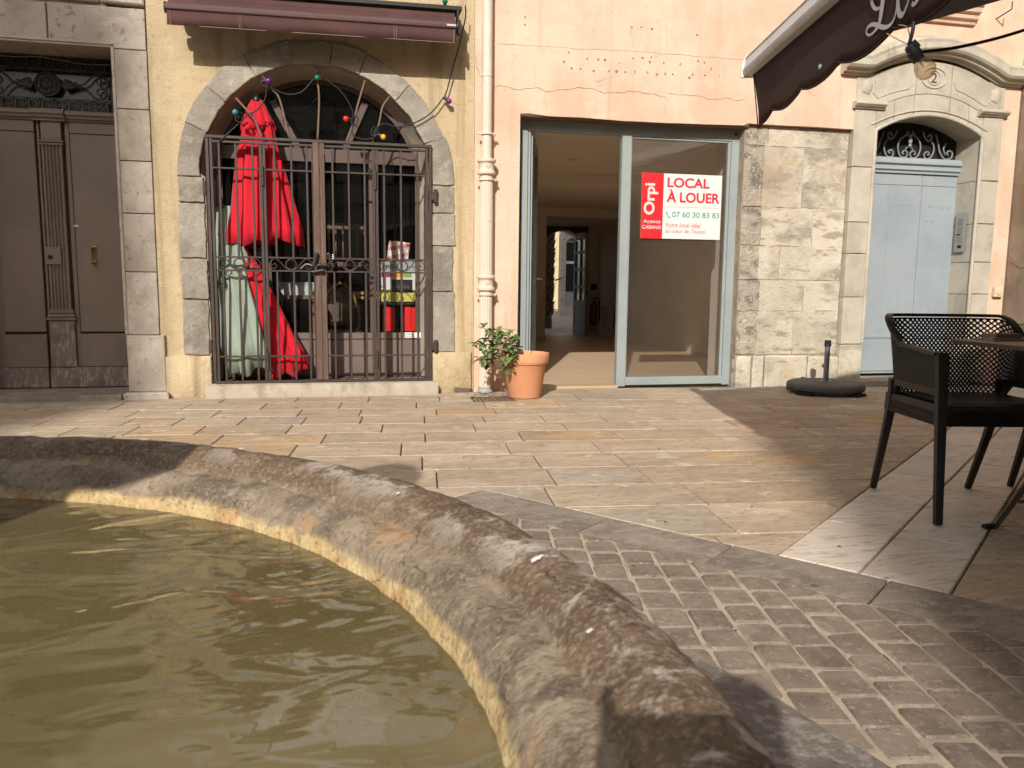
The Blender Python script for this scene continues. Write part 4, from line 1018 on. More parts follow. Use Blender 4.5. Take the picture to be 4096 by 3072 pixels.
# arch ring of voussoirs over the opening and frieze above
xs = [5.022, 5.215, 5.43, 5.83, 6.05, 6.225]
def frieze_top(x): return 2.925+.145*max(0, 1-((x-5.62)/.62)**2)
for i, (a, b) in enumerate(zip(xs[:-1], xs[1:])):
    n = 8; lo = [(a+gap+(b-a-2*gap)*k/n, arcz(a+(b-a)*k/n)) for k in range(n+1)]
    up = [(b-gap+(a-b+2*gap)*k/n, arcz(b+(a-b)*k/n, .155)+.215) for k in range(n+1)]
    MB().prism(lo+up, 'xz', SYF, .30, .004).build('surround_stone', m_surround, pk, smooth=40)
for a, b in ((4.797, 5.43), (5.436, 5.825), (5.831, 6.450)):
    n = 12; X = [a+(b-a)*k/n for k in range(n+1)]
    lo = [(x, (arcz(x, .155)+.218) if OX0 <= x <= OX1 else 2.66) for x in X]
    up = [(x, frieze_top(x)+.04) for x in reversed(X)]
    MB().prism(lo+up, 'xz', SYF-.002, .13, .004).build('frieze_stone', m_surround, pk, smooth=40)
# raised roll moulding round the opening
P_ = [(OX0-.006, SYF-.004, z) for z in (.42, 1.0, 1.6, 2.2, 2.43)]+[(OX0+(OX1-OX0)*k/20, SYF-.004, arcz(OX0+(OX1-OX0)*k/20)+.012) for k in range(21)]+[(OX1+.006, SYF-.004, z) for z in (2.43, 2.2, 1.6, 1.0, .42)]
MB().tube(P_, .018, 8).build('roll_moulding', m_surround, pk, smooth=60)
P_ = [(OX0-.055+(OX1-OX0+.11)*k/24, SYF-.002, arcz(OX0+(OX1-OX0)*k/24)+.055) for k in range(25)]
MB().tube(P_, .009, 6).build('roll_moulding', m_surround, pk, smooth=60)
# impost caps
for x0, x1 in ((4.765, 5.095), (6.145, 6.478)):
    MB().prism([(-.075, 2.690), (-.060, 2.700), (0, 2.700), (0, 2.635), (-.035, 2.635), (-.040, 2.650), (-.055, 2.652), (-.066, 2.662), (-.078, 2.672)], 'yz', x0, x1).build('impost', m_surround, pk, bevel=.003)
# frieze carving: framing lines, rosettes, oval with the number
def groove(pts, r=.006, name='carved_line', y=None): 
    MB().tube(smooth_path([(a, (SYF-.003) if y is None else y, b) for a, b in pts], 5), r, 6).build(name, m_surround, pk, smooth=179)
groove([(4.965, 2.79), (4.99, 2.775), (5.02, 2.745), (5.10, 2.775), (5.20, 2.81), (5.34, 2.845), (5.365, 2.865), (5.39, 2.895)])
groove([(5.845, 2.93), (5.865, 2.90), (5.89, 2.865), (5.95, 2.85), (6.08, 2.80), (6.22, 2.738), (6.25, 2.765), (6.28, 2.78)])
groove([(4.98, 2.90), (4.995, 2.865), (4.99, 2.83)]); groove([(5.86, 2.985), (5.875, 2.955), (5.86, 2.93)])
for cx_ in (4.905, 6.335):
    po = [(cx_+.055*math.cos(R(a))*(1+.10*math.cos(R(5*a))), 2.845+.060*math.sin(R(a))*(1+.10*math.cos(R(5*a)))-(.015 if 200 < a < 340 else 0)) for a in range(0, 360, 12)]
    MB().prism(po, 'xz', SYF-.012, SYF+.01, .008).build('carved_rosette', m_surround, pk, smooth=50)
def oval(a, b, r): MB().tube([(5.622+a*math.cos(2*math.pi*k/40), SYF-.004, 2.965+b*math.sin(2*math.pi*k/40)) for k in range(40)], r, 6, closed=True).build('oval_moulding', m_surround, pk, smooth=179)
oval(.135, .095, .010); oval(.066, .066, .007)
lettering('2', MAT('number_dark_grey', (.07, .06, .05), .8), pk, onwall(5.588, SYF-.0055, 2.918), width=.068, height=.092, bold=.004, name='house_number')  # plain dark grey numeral laid on the frieze
# cornice sweeping up over the frieze
xs = [4.62, 4.70, 4.80, 4.90, 5.02, 5.15, 5.30, 5.45, 5.62, 5.79, 5.94, 6.09, 6.22, 6.34, 6.44, 6.54, 6.62]
def cz_(x):
    base = 2.935
    if x < 4.88 or x > 6.36: return base
    t = (x-5.62)/.74; return base+.205*(1-t*t)**1.15*1.0
path = smooth_path([(x, -.005, cz_(x)) for x in xs], 3)
sec = [(0, 0), (.030, .0), (.040, .018), (.075, .022), (.085, .040), (.118, .050), (.135, .070), (.135, .112), (.120, .120), (.128, .150), (.105, .175), (.06, .19), (0, .215)]
co = MB(); co.sweep(path, [(a, b) for a, b in sec], up=(0, 0, 1))
co.build('cornice', m_surround, pk, smooth=28)
# window-sill moulding higher up
MB().sweep([(5.30, -.002, 3.475), (6.02, -.002, 3.475)], [(0, 0), (.03, 0), (.04, .03), (.07, .04), (.08, .08), (.11, .09), (.12, .13), (.14, .14), (.14, .17), (0, .19)], up=(0, 0, 1)).build('window_sill', m_pink, pk)
pg = MB(); pg.tube([(6.28, 0, 3.56), (6.30, -.16, 3.60)], .006, 6); pg.tube([(6.30, -.16, 3.60), (6.30, -.16, 3.67)], .006, 6); pg.build('iron_hook', m_iron, pk, smooth=60)
# reveals (splayed), soffit, threshold
for X_, x2, js in ((OX0-.005, OX0+.015, [0, .40, .86, 1.28, 1.58, 2.10, 2.46]), (OX1+.002, OX1-.012, [0, .44, .90, 1.22, 1.60, 2.02, 2.46])):
    for a, b in zip(js[:-1], js[1:]):
        MB().prism([(X_, 0), (x2, .30), (X_+(-.01 if x2 > X_ else .01), .30)], 'xy', a+gap, b-gap).build('reveal_stone', m_surround, pk)
MB().box(4.95, 6.30, .301, .42, -.02, 2.09).build('door_backing', m_black, pk)
MB().prism(jag([(4.98, -.06), (6.26, -.06), (6.26, .42), (4.98, .42)], .1, .004, 2), 'xy', .045, -.03, .01).build('threshold', m_step, pk, smooth=40)
d2 = MB().box(5.02, 5.797, .255, .30, .075, 2.10).build('street_door', m_bluedoor, pk, bevel=.003)
MB().box(5.803, 6.215, .257, .30, .075, 2.10).build('door_leaf', m_bluedoor, d2, bevel=.003)
for x0, x1 in ((5.06, 5.77), (5.83, 6.19)):
    MB().box(x0, x1, .243, .256, .10, .44).build('panel', m_bluedoor, d2, bevel=.005); MB().box(x0-.01, x1+.01, .236, .258, .44, .475).build('panel_moulding', m_bluedoor, d2, bevel=.005)
MB().box(5.025, 5.795, .2525, .256, 1.985, 1.988).build('rail_joint', m_iron, d2); MB().box(5.804, 6.21, .2545, .2575, 1.985, 1.988).build('rail_joint', m_iron, d2)
MB().box(5.424, 5.426, .2528, .256, .50, 1.985).build('board_joint', m_frame, d2)
for x, z in ((5.12, 1.80), (5.22, 1.80), (5.33, 1.80), (5.45, 1.80), (5.56, 1.80), (5.66, 1.80), (5.92, 1.80), (6.05, 1.79), (6.13, 1.79), (5.88, 1.65), (5.95, 1.65)):
    MB().add([(x-.03, .2535, z), (x, .2515, z+.03), (x+.03, .2535, z), (x, .2515, z-.03), (x, .2500, z)], [(0, 4, 1), (1, 4, 2), (2, 4, 3), (3, 4, 0)]).build('diamond_stud', m_bluedoor, d2)
# transom and fanlight ironwork
MB().prism([(.30, 2.10), (.235, 2.10), (.235, 2.12), (.215, 2.135), (.222, 2.155), (.222, 2.175), (.198, 2.19), (.198, 2.205), (.212, 2.218), (.22, 2.25), (.30, 2.25)], 'yz', 5.01, 6.222).build('transom', m_bluedoor, d2, smooth=40)
MB().plate([(5.0, 2.2)]+[(OX0+(OX1-OX0)*k/16, arcz(OX0+(OX1-OX0)*k/16)+.05) for k in range(17)]+[(6.24, 2.2)], [], 'xz', .30, .33).build('fanlight', m_black, pk)
m_scroll = MAT('grey_painted_iron', (.22, .23, .235), .55, [((.15, .155, .16), 12, .45, .7, .6)], spec=.4)
f2 = thing('fanlight_grille', 'grey scrolled iron grille in the fanlight above the blue-grey door', 'grille', (5.62, .25, 2.25))
def iron(pts, r=.009, n=5, name='scroll'): MB().tube(smooth_path([(a, .262, b) for a, b in pts], n), r, 6).build(name, m_scroll, f2, smooth=179)
iron([(5.05, 2.245), (6.20, 2.245)], .008, 1, 'base_bar')
c0 = 5.62
for s in (-1, 1):
    iron([(c0+s*.015, 2.50), (c0+s*.06, 2.47), (c0+s*.115, 2.42), (c0+s*.13, 2.35), (c0+s*.105, 2.28), (c0+s*.055, 2.255), (c0+s*.02, 2.275), (c0+s*.02, 2.31), (c0+s*.055, 2.325), (c0+s*.075, 2.30), (c0+s*.055, 2.288)])
    iron([(c0+s*.04, 2.335), (c0+s*.03, 2.355), (c0+s*.0, 2.365)], .007)
    iron([(c0+s*.02, 2.52), (c0+s*.045, 2.49), (c0+s*.025, 2.47), (c0+s*.008, 2.485)], .007)
    iron([(c0+s*.15, 2.52), (c0+s*.17, 2.47), (c0+s*.215, 2.43), (c0+s*.25, 2.455), (c0+s*.245, 2.49), (c0+s*.215, 2.49), (c0+s*.21, 2.465)])
    iron([(c0+s*.25, 2.43), (c0+s*.285, 2.38), (c0+s*.28, 2.31), (c0+s*.24, 2.258), (c0+s*.19, 2.262), (c0+s*.18, 2.30), (c0+s*.21, 2.325), (c0+s*.235, 2.305), (c0+s*.215, 2.29)])
    iron([(c0+s*.30, 2.50), (c0+s*.33, 2.42), (c0+s*.36, 2.33), (c0+s*.42, 2.262), (c0+s*.49, 2.27), (c0+s*.51, 2.32), (c0+s*.475, 2.345), (c0+s*.445, 2.325), (c0+s*.46, 2.30)])
    iron([(c0+s*.43, 2.42), (c0+s*.40, 2.36), (c0+s*.43, 2.30)], .008)
fb_ = MB(); fb_.sphere((c0, .25, 2.42), .028, 10, .8, .6, 1.3); fb_.sphere((c0, .25, 2.465), .016, 10, 1, .6, 1.1); fb_.sphere((c0, .25, 2.375), .020, 10, 1, .6, .8); fb_.build('finial', m_frame, f2, smooth=179)
# intercom on the right reveal, button box on the pink strip
ic = thing('intercom', 'tall steel intercom panel on the stone reveal beside the blue-grey door', 'intercom', (6.19, .15, 1.5))
Mi = Matrix.Translation((6.196, .085, 1.33)) @ Matrix.Rotation(R(-90+2.5), 4, 'Z')
def icbox(u0, u1, z0, z1, d0, d1): 
    mb = MB(); mb.box(u0, u1, d0, d1, z0, z1); mb.v = [(6.203-y*1.0-x*.045, .075+x, 1.325+z) for x, y, z in mb.v]; return mb
icbox(0, .13, 0, .39, 0, .014).build('plate', m_steel, ic, bevel=.003)
for i in range(6): icbox(.035, .105, .325-i*.012, .329-i*.012, .0135, .0148).build('grille_slot', m_iron, ic)
for i in range(6): icbox(.035, .105, .245-i*.011, .2485-i*.011, .0135, .0148).build('grille_slot', m_iron, ic)
icbox(.055, .115, .168, .182, .0135, .0155).build('display', m_black, ic)
for i in range(4): icbox(.03, .108, .145-i*.016, .154-i*.016, .0135, .0152).build('name_row', MAT('etched_steel', (.30, .29, .27), .5, metallic=.8), ic)
lk = MB().sphere((6.203-.02-.045*.06, .135, 1.325+.055), .017, 12); lk.build('lock_barrel', m_black, ic, smooth=179)
sw = thing('button_box', 'small cream button box on the pink strip of wall', 'switch', (6.55, 0, .87))
m_cream = MAT('cream_plastic', (.66, .53, .37), .5)
MB().box(6.497, 6.598, -.045, -.001, .872, .978).build('housing', m_cream, sw, bevel=.006)
MB().lathe([(.034, 0), (.034, -.006), (.028, -.008), (1e-4, -.009)], (6.548, -.045, .928), 20, axis='y', caps=False).build('button', m_cream, sw, smooth=40)

# ------------------------------------------------------------------ right-hand building (the cafe) running towards the viewer
AD = Vector((-.2099, -.9777)); AN = Vector((.9777, -.2099))       # along the facade / away from the street
rbld = thing('grey_stucco_building', 'shaded grey stucco facade at the right edge of the picture', 'building', (6.65, 0, 0))
q0 = Vector((6.655, .0)); P_ = [q0+AN*0-AD*.0, q0+AD*9.5, q0+AD*9.5+AN*3, q0+AN*3+Vector((0, .3)), Vector((6.655, .3))]
MB().prism([(p.x, p.y) for p in P_], 'xy', -.03, HT+.6).build('wall', m_greystucco, rbld)
m_crk2 = MAT('stucco_crack', (.13, .10, .075), .95)
def rcrack(pts, wd):
    vs = []; rg = random.Random(int(pts[0][0]*1000)); Q = []
    for a, b in zip(pts[:-1], pts[1:]):
        for k in range(4): Q.append((a[0]+(b[0]-a[0])*k/4+rg.uniform(-.006, .006), a[1]+(b[1]-a[1])*k/4+rg.uniform(-.006, .006)))
    Q.append(pts[-1]); n = len(Q)
    for i, (t, z) in enumerate(Q):
        a = Q[max(0, i-1)]; b = Q[min(n-1, i+1)]; d = Vector((b[0]-a[0], b[1]-a[1])).normalized(); h = wd*(.4+.6*rg.random())/2
        for s in (-1, 1):
            p = q0+AD*(t-s*d.y*h)-AN*.0015; vs.append((p.x, p.y, z+s*d.x*h))
    MB().add(vs, [(2*i, 2*i+2, 2*i+3, 2*i+1) for i in range(n-1)]).build('crack', m_crk2, rbld)
rcrack([(.06, 1.22), (.2, 1.16), (.42, 1.17), (.6, 1.22)], .012); rcrack([(.05, .62), (.25, .60), (.40, .62), (.55, .52)], .014); rcrack([(.40, .62), (.45, .78), (.58, .88)], .014)
rcrack([(.25, .60), (.30, .42), (.28, .30)], .014); rcrack([(.55, .52), (.50, .36)], .012); rcrack([(.45, .78), (.62, .70), (.8, .74)], .012); rcrack([(.05, .40), (.2, .42), (.30, .42)], .012)

# ------------------------------------------------------------------ the square behind, seen through the empty shop
m_pavefar = MAT('far_paving', (.36, .30, .235), .8, [((.25, .20, .155), 3, .42, .62, .8, (1, 3, 1))])
fp_ = MB(); fp_.add([(1, RY1+.31, -.01), (14, RY1+.31, -.01), (14, 34, -.01), (1, 34, -.01)], [(0, 1, 2, 3)]); put(fp_.build('rear_square_paving', m_pavefar, fix=False), kind='structure')
pt = thing('palm_tree', 'rough palm trunk standing in the square behind the empty shop', 'tree', (4.42, 10.2, 0))
m_bark = MAT('palm_bark', (.115, .075, .048), .95, [((.05, .033, .022), 9, .42, .62, .8), ((.21, .15, .10), 16, .52, .7, .7)], [(30, .8, .02)], objvar=.2)
MB().lathe([(.20, 0), (.185, .3), (.19, 1.2), (.215, 2.0), (.22, 4.5)], (4.42, 10.2, 0), 24).build('trunk', m_bark, pt, smooth=60)
rg = random.Random(5); sc_ = MB().add([(-.075, 0, 0), (.075, 0, 0), (.05, -.035, .11), (-.05, -.035, .11), (0, -.075, .17), (0, .02, .10)], [(0, 1, 2, 3), (3, 2, 4), (0, 3, 5), (1, 5, 2), (0, 5, 1)])
first = None
for i in range(28):
    for k in range(7):
        z = .28+i*.085; a = R(k*51.4+i*25.7+rg.uniform(-6, 6))
        if math.cos(a-R(-80)) < -.35: continue
        rr = .19+.012*z
        if first is None: o = sc_.build('leaf_scar', m_bark, pt, local=True); first = o
        else: o = first.copy(); COL.objects.link(o); o.parent = pt
        o.matrix_local = Matrix.Translation((rr*math.cos(a), rr*math.sin(a), z)) @ Matrix.Rotation(a+R(90), 4, 'Z') @ Matrix.Rotation(R(rg.uniform(-12, 8)), 4, 'X')
MB().tube([(4.62, 10.0, 1.05), (4.74, 9.95, 1.09), (4.84, 9.9, 1.15)], .018, 5, scales=[1, .7, .1]).build('dead_stub', m_bark, pt)
fbld = thing('far_corner_building', 'grey stone corner house with tall arched window across the rear square', 'building', (7.6, 17.6, 0))
m_farst = MAT('far_grey_stone', (.42, .37, .30), .9, [((.34, .30, .24), 2, .4, .6, .6)]); m_farj = MAT('far_joint', (.2, .17, .14), .9)
MB().plate([(6.90, -.02), (12, -.02), (12, 9), (6.90, 9)], [[(7.06, .25), (7.42, .25), (7.42, 2.25)]+arc(7.24, 2.25, .18, 15, 165, 8)+[(7.06, 2.25)]], 'xz', 17.6, 17.9).build('wall', m_farst, fbld)
MB().box(6.89, 7.05, 17.57, 17.6, 0, .45).build('plinth', m_farst, fbld)
for k in range(12): MB().box(6.895, 7.02, 17.572, 17.6, .46+k*.32, .745+k*.32).build('quoin', m_farst, fbld, bevel=.01)
fw = MB().box(7.0, 7.48, 17.72, 17.76, .1, 2.5).build('window', m_frame, fbld)
MB().box(7.09, 7.40, 17.70, 17.719, .75, 1.62).build('window_pane', m_black, fw); MB().box(7.09, 7.40, 17.70, 17.719, 1.72, 2.3).build('window_pane', m_black, fw); MB().box(7.07, 7.41, 17.69, 17.718, 1.63, 1.71).build('window_bar', m_shut, fw)
MB().add([(7.05, 17.5, 2.62), (7.25, 17.5, 2.60), (7.2, 17.5, 2.78), (7.05, 17.6, 2.62), (7.25, 17.6, 2.60), (7.2, 17.6, 2.78)], [(0, 1, 2), (3, 5, 4), (0, 3, 4, 1), (1, 4, 5, 2), (2, 5, 3, 0)]).build('wall_lamp', m_iron, fbld)
MB().box(6.8, 12, 17.91, 26, 8.8, 9).build('roof', m_pierdark, fbld)
f3 = thing('far_cream_building', 'sunlit cream house at the back of the rear square', 'building', (6.5, 24, 0))
MB().box(2, 12, 23.5, 24, 0, 7.5).build('wall', MAT('far_cream_render', (.62, .50, .31), .9, [((.52, .41, .25), 1.2, .4, .65, .6)]), f3); MB().box(2, 12, 24.01, 28, 7.4, 7.6).build('roof', m_pierdark, f3)
pl = thing('iron_post', 'thin dark iron post in the rear square', 'post', (6.18, 16.2, 0)); MB().lathe([(.03, 0), (.022, .1), (.02, 1.6), (.03, 1.66), (.001, 1.72)], (6.18, 16.2, 0), 10).build('shaft', m_iron, pl, smooth=60); MB().lathe([(.05, 0), (.05, .06), (.03, .09)], (6.18, 16.2, 0), 10).build('foot', m_iron, pl)

# ------------------------------------------------------------------ the far side of the square (behind the viewer; mirrored in the shop glass)
ob = thing('cream_terrace_behind_viewer', 'cream house with shutters across the square, mirrored in the shop window', 'building', (6, -27, 0))
m_opp = MAT('cream_render', (.55, .45, .32), .9, [((.46, .37, .26), .8, .4, .65, .6)])
MB().box(-7.3, 34, -33, -27, -.03, 15.6).build('wall', m_opp, ob)
MB().box(-7.29, 34, -26.999, -26.75, 15.1, 15.55).build('cornice', m_pale, ob); MB().box(-7.29, 34, -26.999, -26.9, 4.0, 4.25).build('string_course', m_pale, ob)
ob3 = thing('low_house_behind_viewer', 'low cream house between two taller ones across the square', 'building', (-11, -27, 0))
MB().box(-14.9, -7.32, -33, -27.05, -.03, 9.0).build('wall', m_opp, ob3); MB().box(-14.9, -7.32, -33.2, -26.9, 9.0, 9.3).build('roof', m_pierdark, ob3)
for k in range(8):
    for z in (1.0, 5.2, 9.6):
        x = -4+k*3.4
        w_ = MB().box(x-.5, x+.5, -27.002, -26.97, z, z+2.0).build('window', m_black, ob)
        for s in (-1, 1):
            MB().box(x+s*.52-.48*(s < 0), x+s*.52+.48*(s > 0), -26.999, -26.93, z-.05, z+2.05).build('shutter', m_shut, w_)
            for j in range(14): MB().box(x+s*.52-.44*(s < 0)+.04*(s > 0), x+s*.52+.44*(s > 0)-.04*(s < 0), -26.93, -26.91, z+.05+j*.14, z+.13+j*.14).build('slat', m_shut, w_)
ob2 = thing('tall_house_behind_viewer', 'tall house behind the viewer that shades the left doorway', 'building', (-20, -27, 0))
MB().box(-36, -15.25, -34, -27.05, -.03, 24).build('wall', m_opp, ob2); MB().box(-36.3, -15.25, -34, -26.8, 24, 24.4).build('roof', m_pierdark, ob2)
# ------------------------------------------------------------------ iron gate in front of the arch
gt = thing('iron_gate', 'brown barred iron folding gate closed across the stone arch', 'gate', (-.15, -.03, .11))
GYc = -.030
def gbox(x0, x1, z0, z1, name, y0=GYc-.010, y1=GYc+.010, mat=None, bev=.002, lean=0.0): return MB().box(x0, x1, y0, y1, z0, z1).build(name, mat or m_gate, gt, bevel=bev)
for x0, x1 in ((-1.030, -1.006), (-1.000, -.978), (.722, .744), (.750, .774)): gbox(x0, x1, .125, 2.085, 'frame_post', GYc-.016, GYc+.014)
gbox(-1.030, .774, 2.085, 2.108, 'top_rail', GYc-.022, GYc+.018); gbox(-.978, .722, 2.052, 2.070, 'top_rail', GYc-.012, GYc+.010); gbox(-1.02, .774, .112, .132, 'bottom_rail', GYc-.018, GYc+.016)
for x in (-.612, -.585, .288, .315): gbox(x-.0115, x+.0115, .134, 2.050, 'leaf_post', GYc-.015, GYc+.013)
gbox(-.200, -.152, .134, 2.084, 'meeting_cover', GYc-.034, GYc+.012, m_gatewood); gbox(-.148, -.108, .134, 2.082, 'meeting_cover', GYc-.026, GYc+.012, m_gatewood); gbox(-.212, -.203, .134, 2.05, 'meeting_edge', GYc-.012, GYc+.012)
panels = ((-.978, -.624, (-.93, -.803, -.675)), (-.573, -.212, (-.505, -.372, -.25)), (-.107, .276, (-.045, .085, .215)), (.327, .722, (.375, .515, .655)))
for x0, x1, bars in panels:
    for z in (1.855, 1.150, 1.042, .335): gbox(x0-.002, x1+.002, z-.007, z+.007, 'rail', GYc-.011, GYc+.009)
    for bx in bars:
        gbox(bx-.0085, bx+.0085, 1.155, 2.051, 'bar', GYc-.0085, GYc+.0085); gbox(bx-.0085, bx+.0085, .133, 1.037, 'bar', GYc-.0085, GYc+.0085)
        for z in (1.855, .335): gbox(bx-.0125, bx+.0125, z-.010, z+.010, 'collar', GYc-.0145, GYc+.0125, bev=.003)
    # scrolls between the middle rails
    c = (x0+x1)/2; hw = (x1-x0)/2; zc = 1.096
    MB().tube([(c+.042*math.cos(2*math.pi*k/24), GYc, zc+.042*math.sin(2*math.pi*k/24)) for k in range(24)], .0055, 6, closed=True).build('ring', m_gate, gt, smooth=179)
    for s in (-1, 1):
        sp = [(c+s*.010, zc-.044), (c+s*.040, zc-.034), (c+s*.075, zc+.006), (c+s*.105, zc+.036), (c+s*(hw-.045), zc+.044), (c+s*(hw-.014), zc+.012), (c+s*(hw-.020), zc-.028), (c+s*(hw-.048), zc-.034), (c+s*(hw-.066), zc-.012), (c+s*(hw-.048), zc+.008), (c+s*(hw-.036), zc-.010)]
        MB().tube(smooth_path([(a, GYc, b) for a, b in sp], 4), .0048, 6).build('scroll', m_gate, gt, smooth=179)
for x, z in ((-1.040, 1.69), (-1.040, .42), (.785, 1.69), (.785, .41)):
    h = MB(); h.lathe([(.017, -.055), (.017, .055)], (x+(.022 if x > 0 else -.004), GYc-.012, z), 12); h.box(min(x-.02, x+.005), x+.02, GYc-.02, .004, z-.035, z+.035); h.build('hinge', m_gate, gt, bevel=.002)
for x, z in ((-.598, 1.80), (-.598, .30), (.302, 1.80), (.302, .30)):
    MB().lathe([(.013, -.075), (.013, -.002), (.0105, 0), (.013, .002), (.013, .075)], (x, GYc-.019, z), 10).build('hinge_pin', m_gate, gt, smooth=40)
# spike rods from the top rail to the arch
rods = [[(-.79, 2.41), (-.70, 2.31), (-.66, 2.27), (-.59, 2.10)], [(-.58, 2.59), (-.51, 2.49), (-.45, 2.41), (-.38, 2.10)], [(-.15, 2.69), (-.15, 2.58), (-.14, 2.43), (-.16, 2.10)], [(.23, 2.61), (.17, 2.41), (.13, 2.26), (.07, 2.10)], [(.43, 2.49), (.37, 2.40), (.34, 2.27), (.28, 2.10)]]
for r_ in rods:
    P_ = smooth_path([(a, GYc+.002+(.030 if i == 0 else 0), b) for i, (a, b) in enumerate(r_)], 6)
    MB().tube(P_, .0085, 8).build('spike_rod', MAT('rod_brown', (.17, .11, .08), .6) if r_ is rods[0] else bpy.data.materials['rod_brown'], gt, smooth=179)
# cable lock
lk_ = thing('cable_lock', 'chunky black bicycle cable lock hanging on the gate meeting post', 'lock', (-.15, -.08, 1.1))
m_rub = MAT('black_rubber', (.012, .012, .013), .45, spec=.5)
for x0, rot in ((-.198, 14), (-.072, -20)):
    mb = MB(); mb.box(-.017, .017, -.016, .016, -.065, .065); mb.xform(Matrix.Translation((x0, GYc-.055, 1.135)) @ Matrix.Rotation(R(rot), 4, 'Y')); mb.build('lock_arm', m_rub, lk_, bevel=.010, seg=3)
mb = MB(); mb.tube(smooth_path([(-.19, GYc-.055, 1.075), (-.165, GYc-.06, 1.095), (-.13, GYc-.06, 1.09), (-.10, GYc-.058, 1.10)], 5), .014, 10); mb.build('link', m_rub, lk_, smooth=179)
mb = MB(); mb.tube([(-.225, GYc-.055, 1.035), (-.13, GYc-.06, 1.052)], .017, 12); mb.build('barrel', m_rub, lk_, smooth=40)
mb = MB(); mb.tube([(-.195, GYc-.055, 1.085), (-.192, GYc-.055, 1.06)], .008, 10); mb.build('shackle_pin', m_steel, lk_, smooth=40)
MB().tube(smooth_path([(-.32, GYc-.012, 1.06), (-.27, GYc-.02, 1.10), (-.22, GYc-.03, 1.085), (-.21, GYc-.03, 1.06)], 6), .007, 8).build('cable', MAT('clear_cable', (.20, .17, .14), .3), lk_, smooth=179)
for z in (1.145, 1.160, 1.175): MB().box(-.060, -.048, GYc-.073, GYc-.069, z, z+.008).build('reflector', MAT('white_reflector', (.8, .8, .8), .3) if z < 1.15 else bpy.data.materials['white_reflector'], lk_)

# ------------------------------------------------------------------ drainpipe
dp = thing('drainpipe', 'cream painted drainpipe with fluted cast-iron foot between yellow and pink walls', 'drainpipe', (1.235, -.09, 0))
m_pipe = MAT('flaking_pipe_paint', (.66, .55, .44), .6, [((.74, .66, .56), 6, .45, .7, .6, (1, 1, .4)), ((.56, .36, .25), 3, .55, .74, .7, (1, 1, .25)), ((.20, .16, .13), 24, .68, .74, .8)], [(40, .2, .003)], spec=.4)
PX, PY = 1.238, -.088
MB().lathe([(.043, 2.0), (.043, 6.0)], (PX, PY, 0), 24).build('upper_pipe', m_pipe, dp, smooth=60)
for z in (2.68,): MB().lathe([(.0445, z-.004), (.047, z), (.0445, z+.004)], (PX, PY, 0), 24).build('pipe_joint', m_pipe, dp, smooth=60)
nf = 18
MB().lathe([(.056, .035), (.056, 1.90)], (PX, PY, 0), nf*6, mod=lambda a, i, z: 1-.085*max(0, math.cos(a*nf))**2).build('fluted_foot', m_pipe, dp, smooth=50)
for zb in (1.885, .905):
    MB().lathe([(.058, zb-.012), (.078, zb-.006), (.080, zb+.010), (.070, zb+.018), (.064, zb+.03), (.063, zb+.075), (.068, zb+.088), (.080, zb+.096), (.082, zb+.112), (.074, zb+.120), (.050, zb+.124)], (PX, PY, 0), 32).build('collar', m_pipe, dp, smooth=40)
    fl_ = MB()
    for a in (-50, -25, 0, 25, 50): fl_.sphere((PX+.018*math.sin(R(a)), PY-.064, zb+.055+.014*math.cos(R(a))-(.008 if a else 0)), .009, 8, .7, .6, 1.4)
    fl_.sphere((PX, PY-.064, zb+.040), .008, 8); fl_.build('flower_relief', m_pipe, dp, smooth=179)
for zb in (2.215, 1.835, .862):
    k = .05 if zb > 2 else .062
    b_ = MB(); b_.lathe([(k, zb-.010), (k+.006, zb-.009), (k+.006, zb+.009), (k, zb+.010)], (PX, PY, 0), 28)
    for s in (-1, 1): b_.box(PX+s*(k+.012)-.018, PX+s*(k+.012)+.018, PY-.01, PY+.002, zb-.011, zb+.011); b_.sphere((PX+s*(k+.02), PY-.012, zb), .008, 8)
    b_.box(PX-.012, PX+.012, PY+.04, .0, zb-.01, zb+.01)
    b_.build('bracket', m_pipe, dp, smooth=40)
MB().lathe([(.058, .0), (.068, .008), (.070, .03), (.064, .040), (.066, .052), (.060, .056)], (PX, PY, 0), 28).build('boot', MAT('grey_pvc', (.33, .35, .33), .5), dp, smooth=40)

# drain grate by the pipe
gt2 = thing('drain_grate', 'small rusty drain grate full of dead leaves under the drainpipe', 'grate', (1.22, -.5, 0))
m_rust = MAT('rusty_iron', (.14, .105, .08), .85, [((.07, .055, .045), 20, .4, .65, .8), ((.22, .16, .11), 30, .55, .7, .7)], [(60, .5, .004)])
for a in ((1.05, 1.40, -.625, -.605), (1.05, 1.40, -.405, -.385), (1.05, 1.07, -.605, -.405), (1.38, 1.40, -.605, -.405)): MB().box(a[0], a[1], a[2], a[3], -.02, .006).build('frame', m_rust, gt2, bevel=.002)
for i in range(9): MB().box(1.088+i*.033, 1.106+i*.033, -.604, -.406, -.02, .003).build('grate_bar', m_rust, gt2)
lf_ = MB(); rg = random.Random(8)
for i in range(120):
    x, y, a = rg.uniform(1.04, 1.42), rg.uniform(-.62, -.2), rg.uniform(0, 6.28); L = rg.uniform(.008, .022)
    z = .006+rg.uniform(0, .006); c_, s_ = math.cos(a)*L, math.sin(a)*L
    lf_.add([(x-c_, y-s_, z), (x+s_*.4, y-c_*.4, z+.004), (x+c_, y+s_, z), (x-s_*.4, y+c_*.4, z+.003)], [(0, 1, 2, 3)])
put(lf_.build('leaf_litter', MAT('dead_leaf', (.20, .125, .07), .9, objvar=.1), None), 'scattered dry leaf litter round the drainpipe foot', 'leaf litter', kind='stuff')

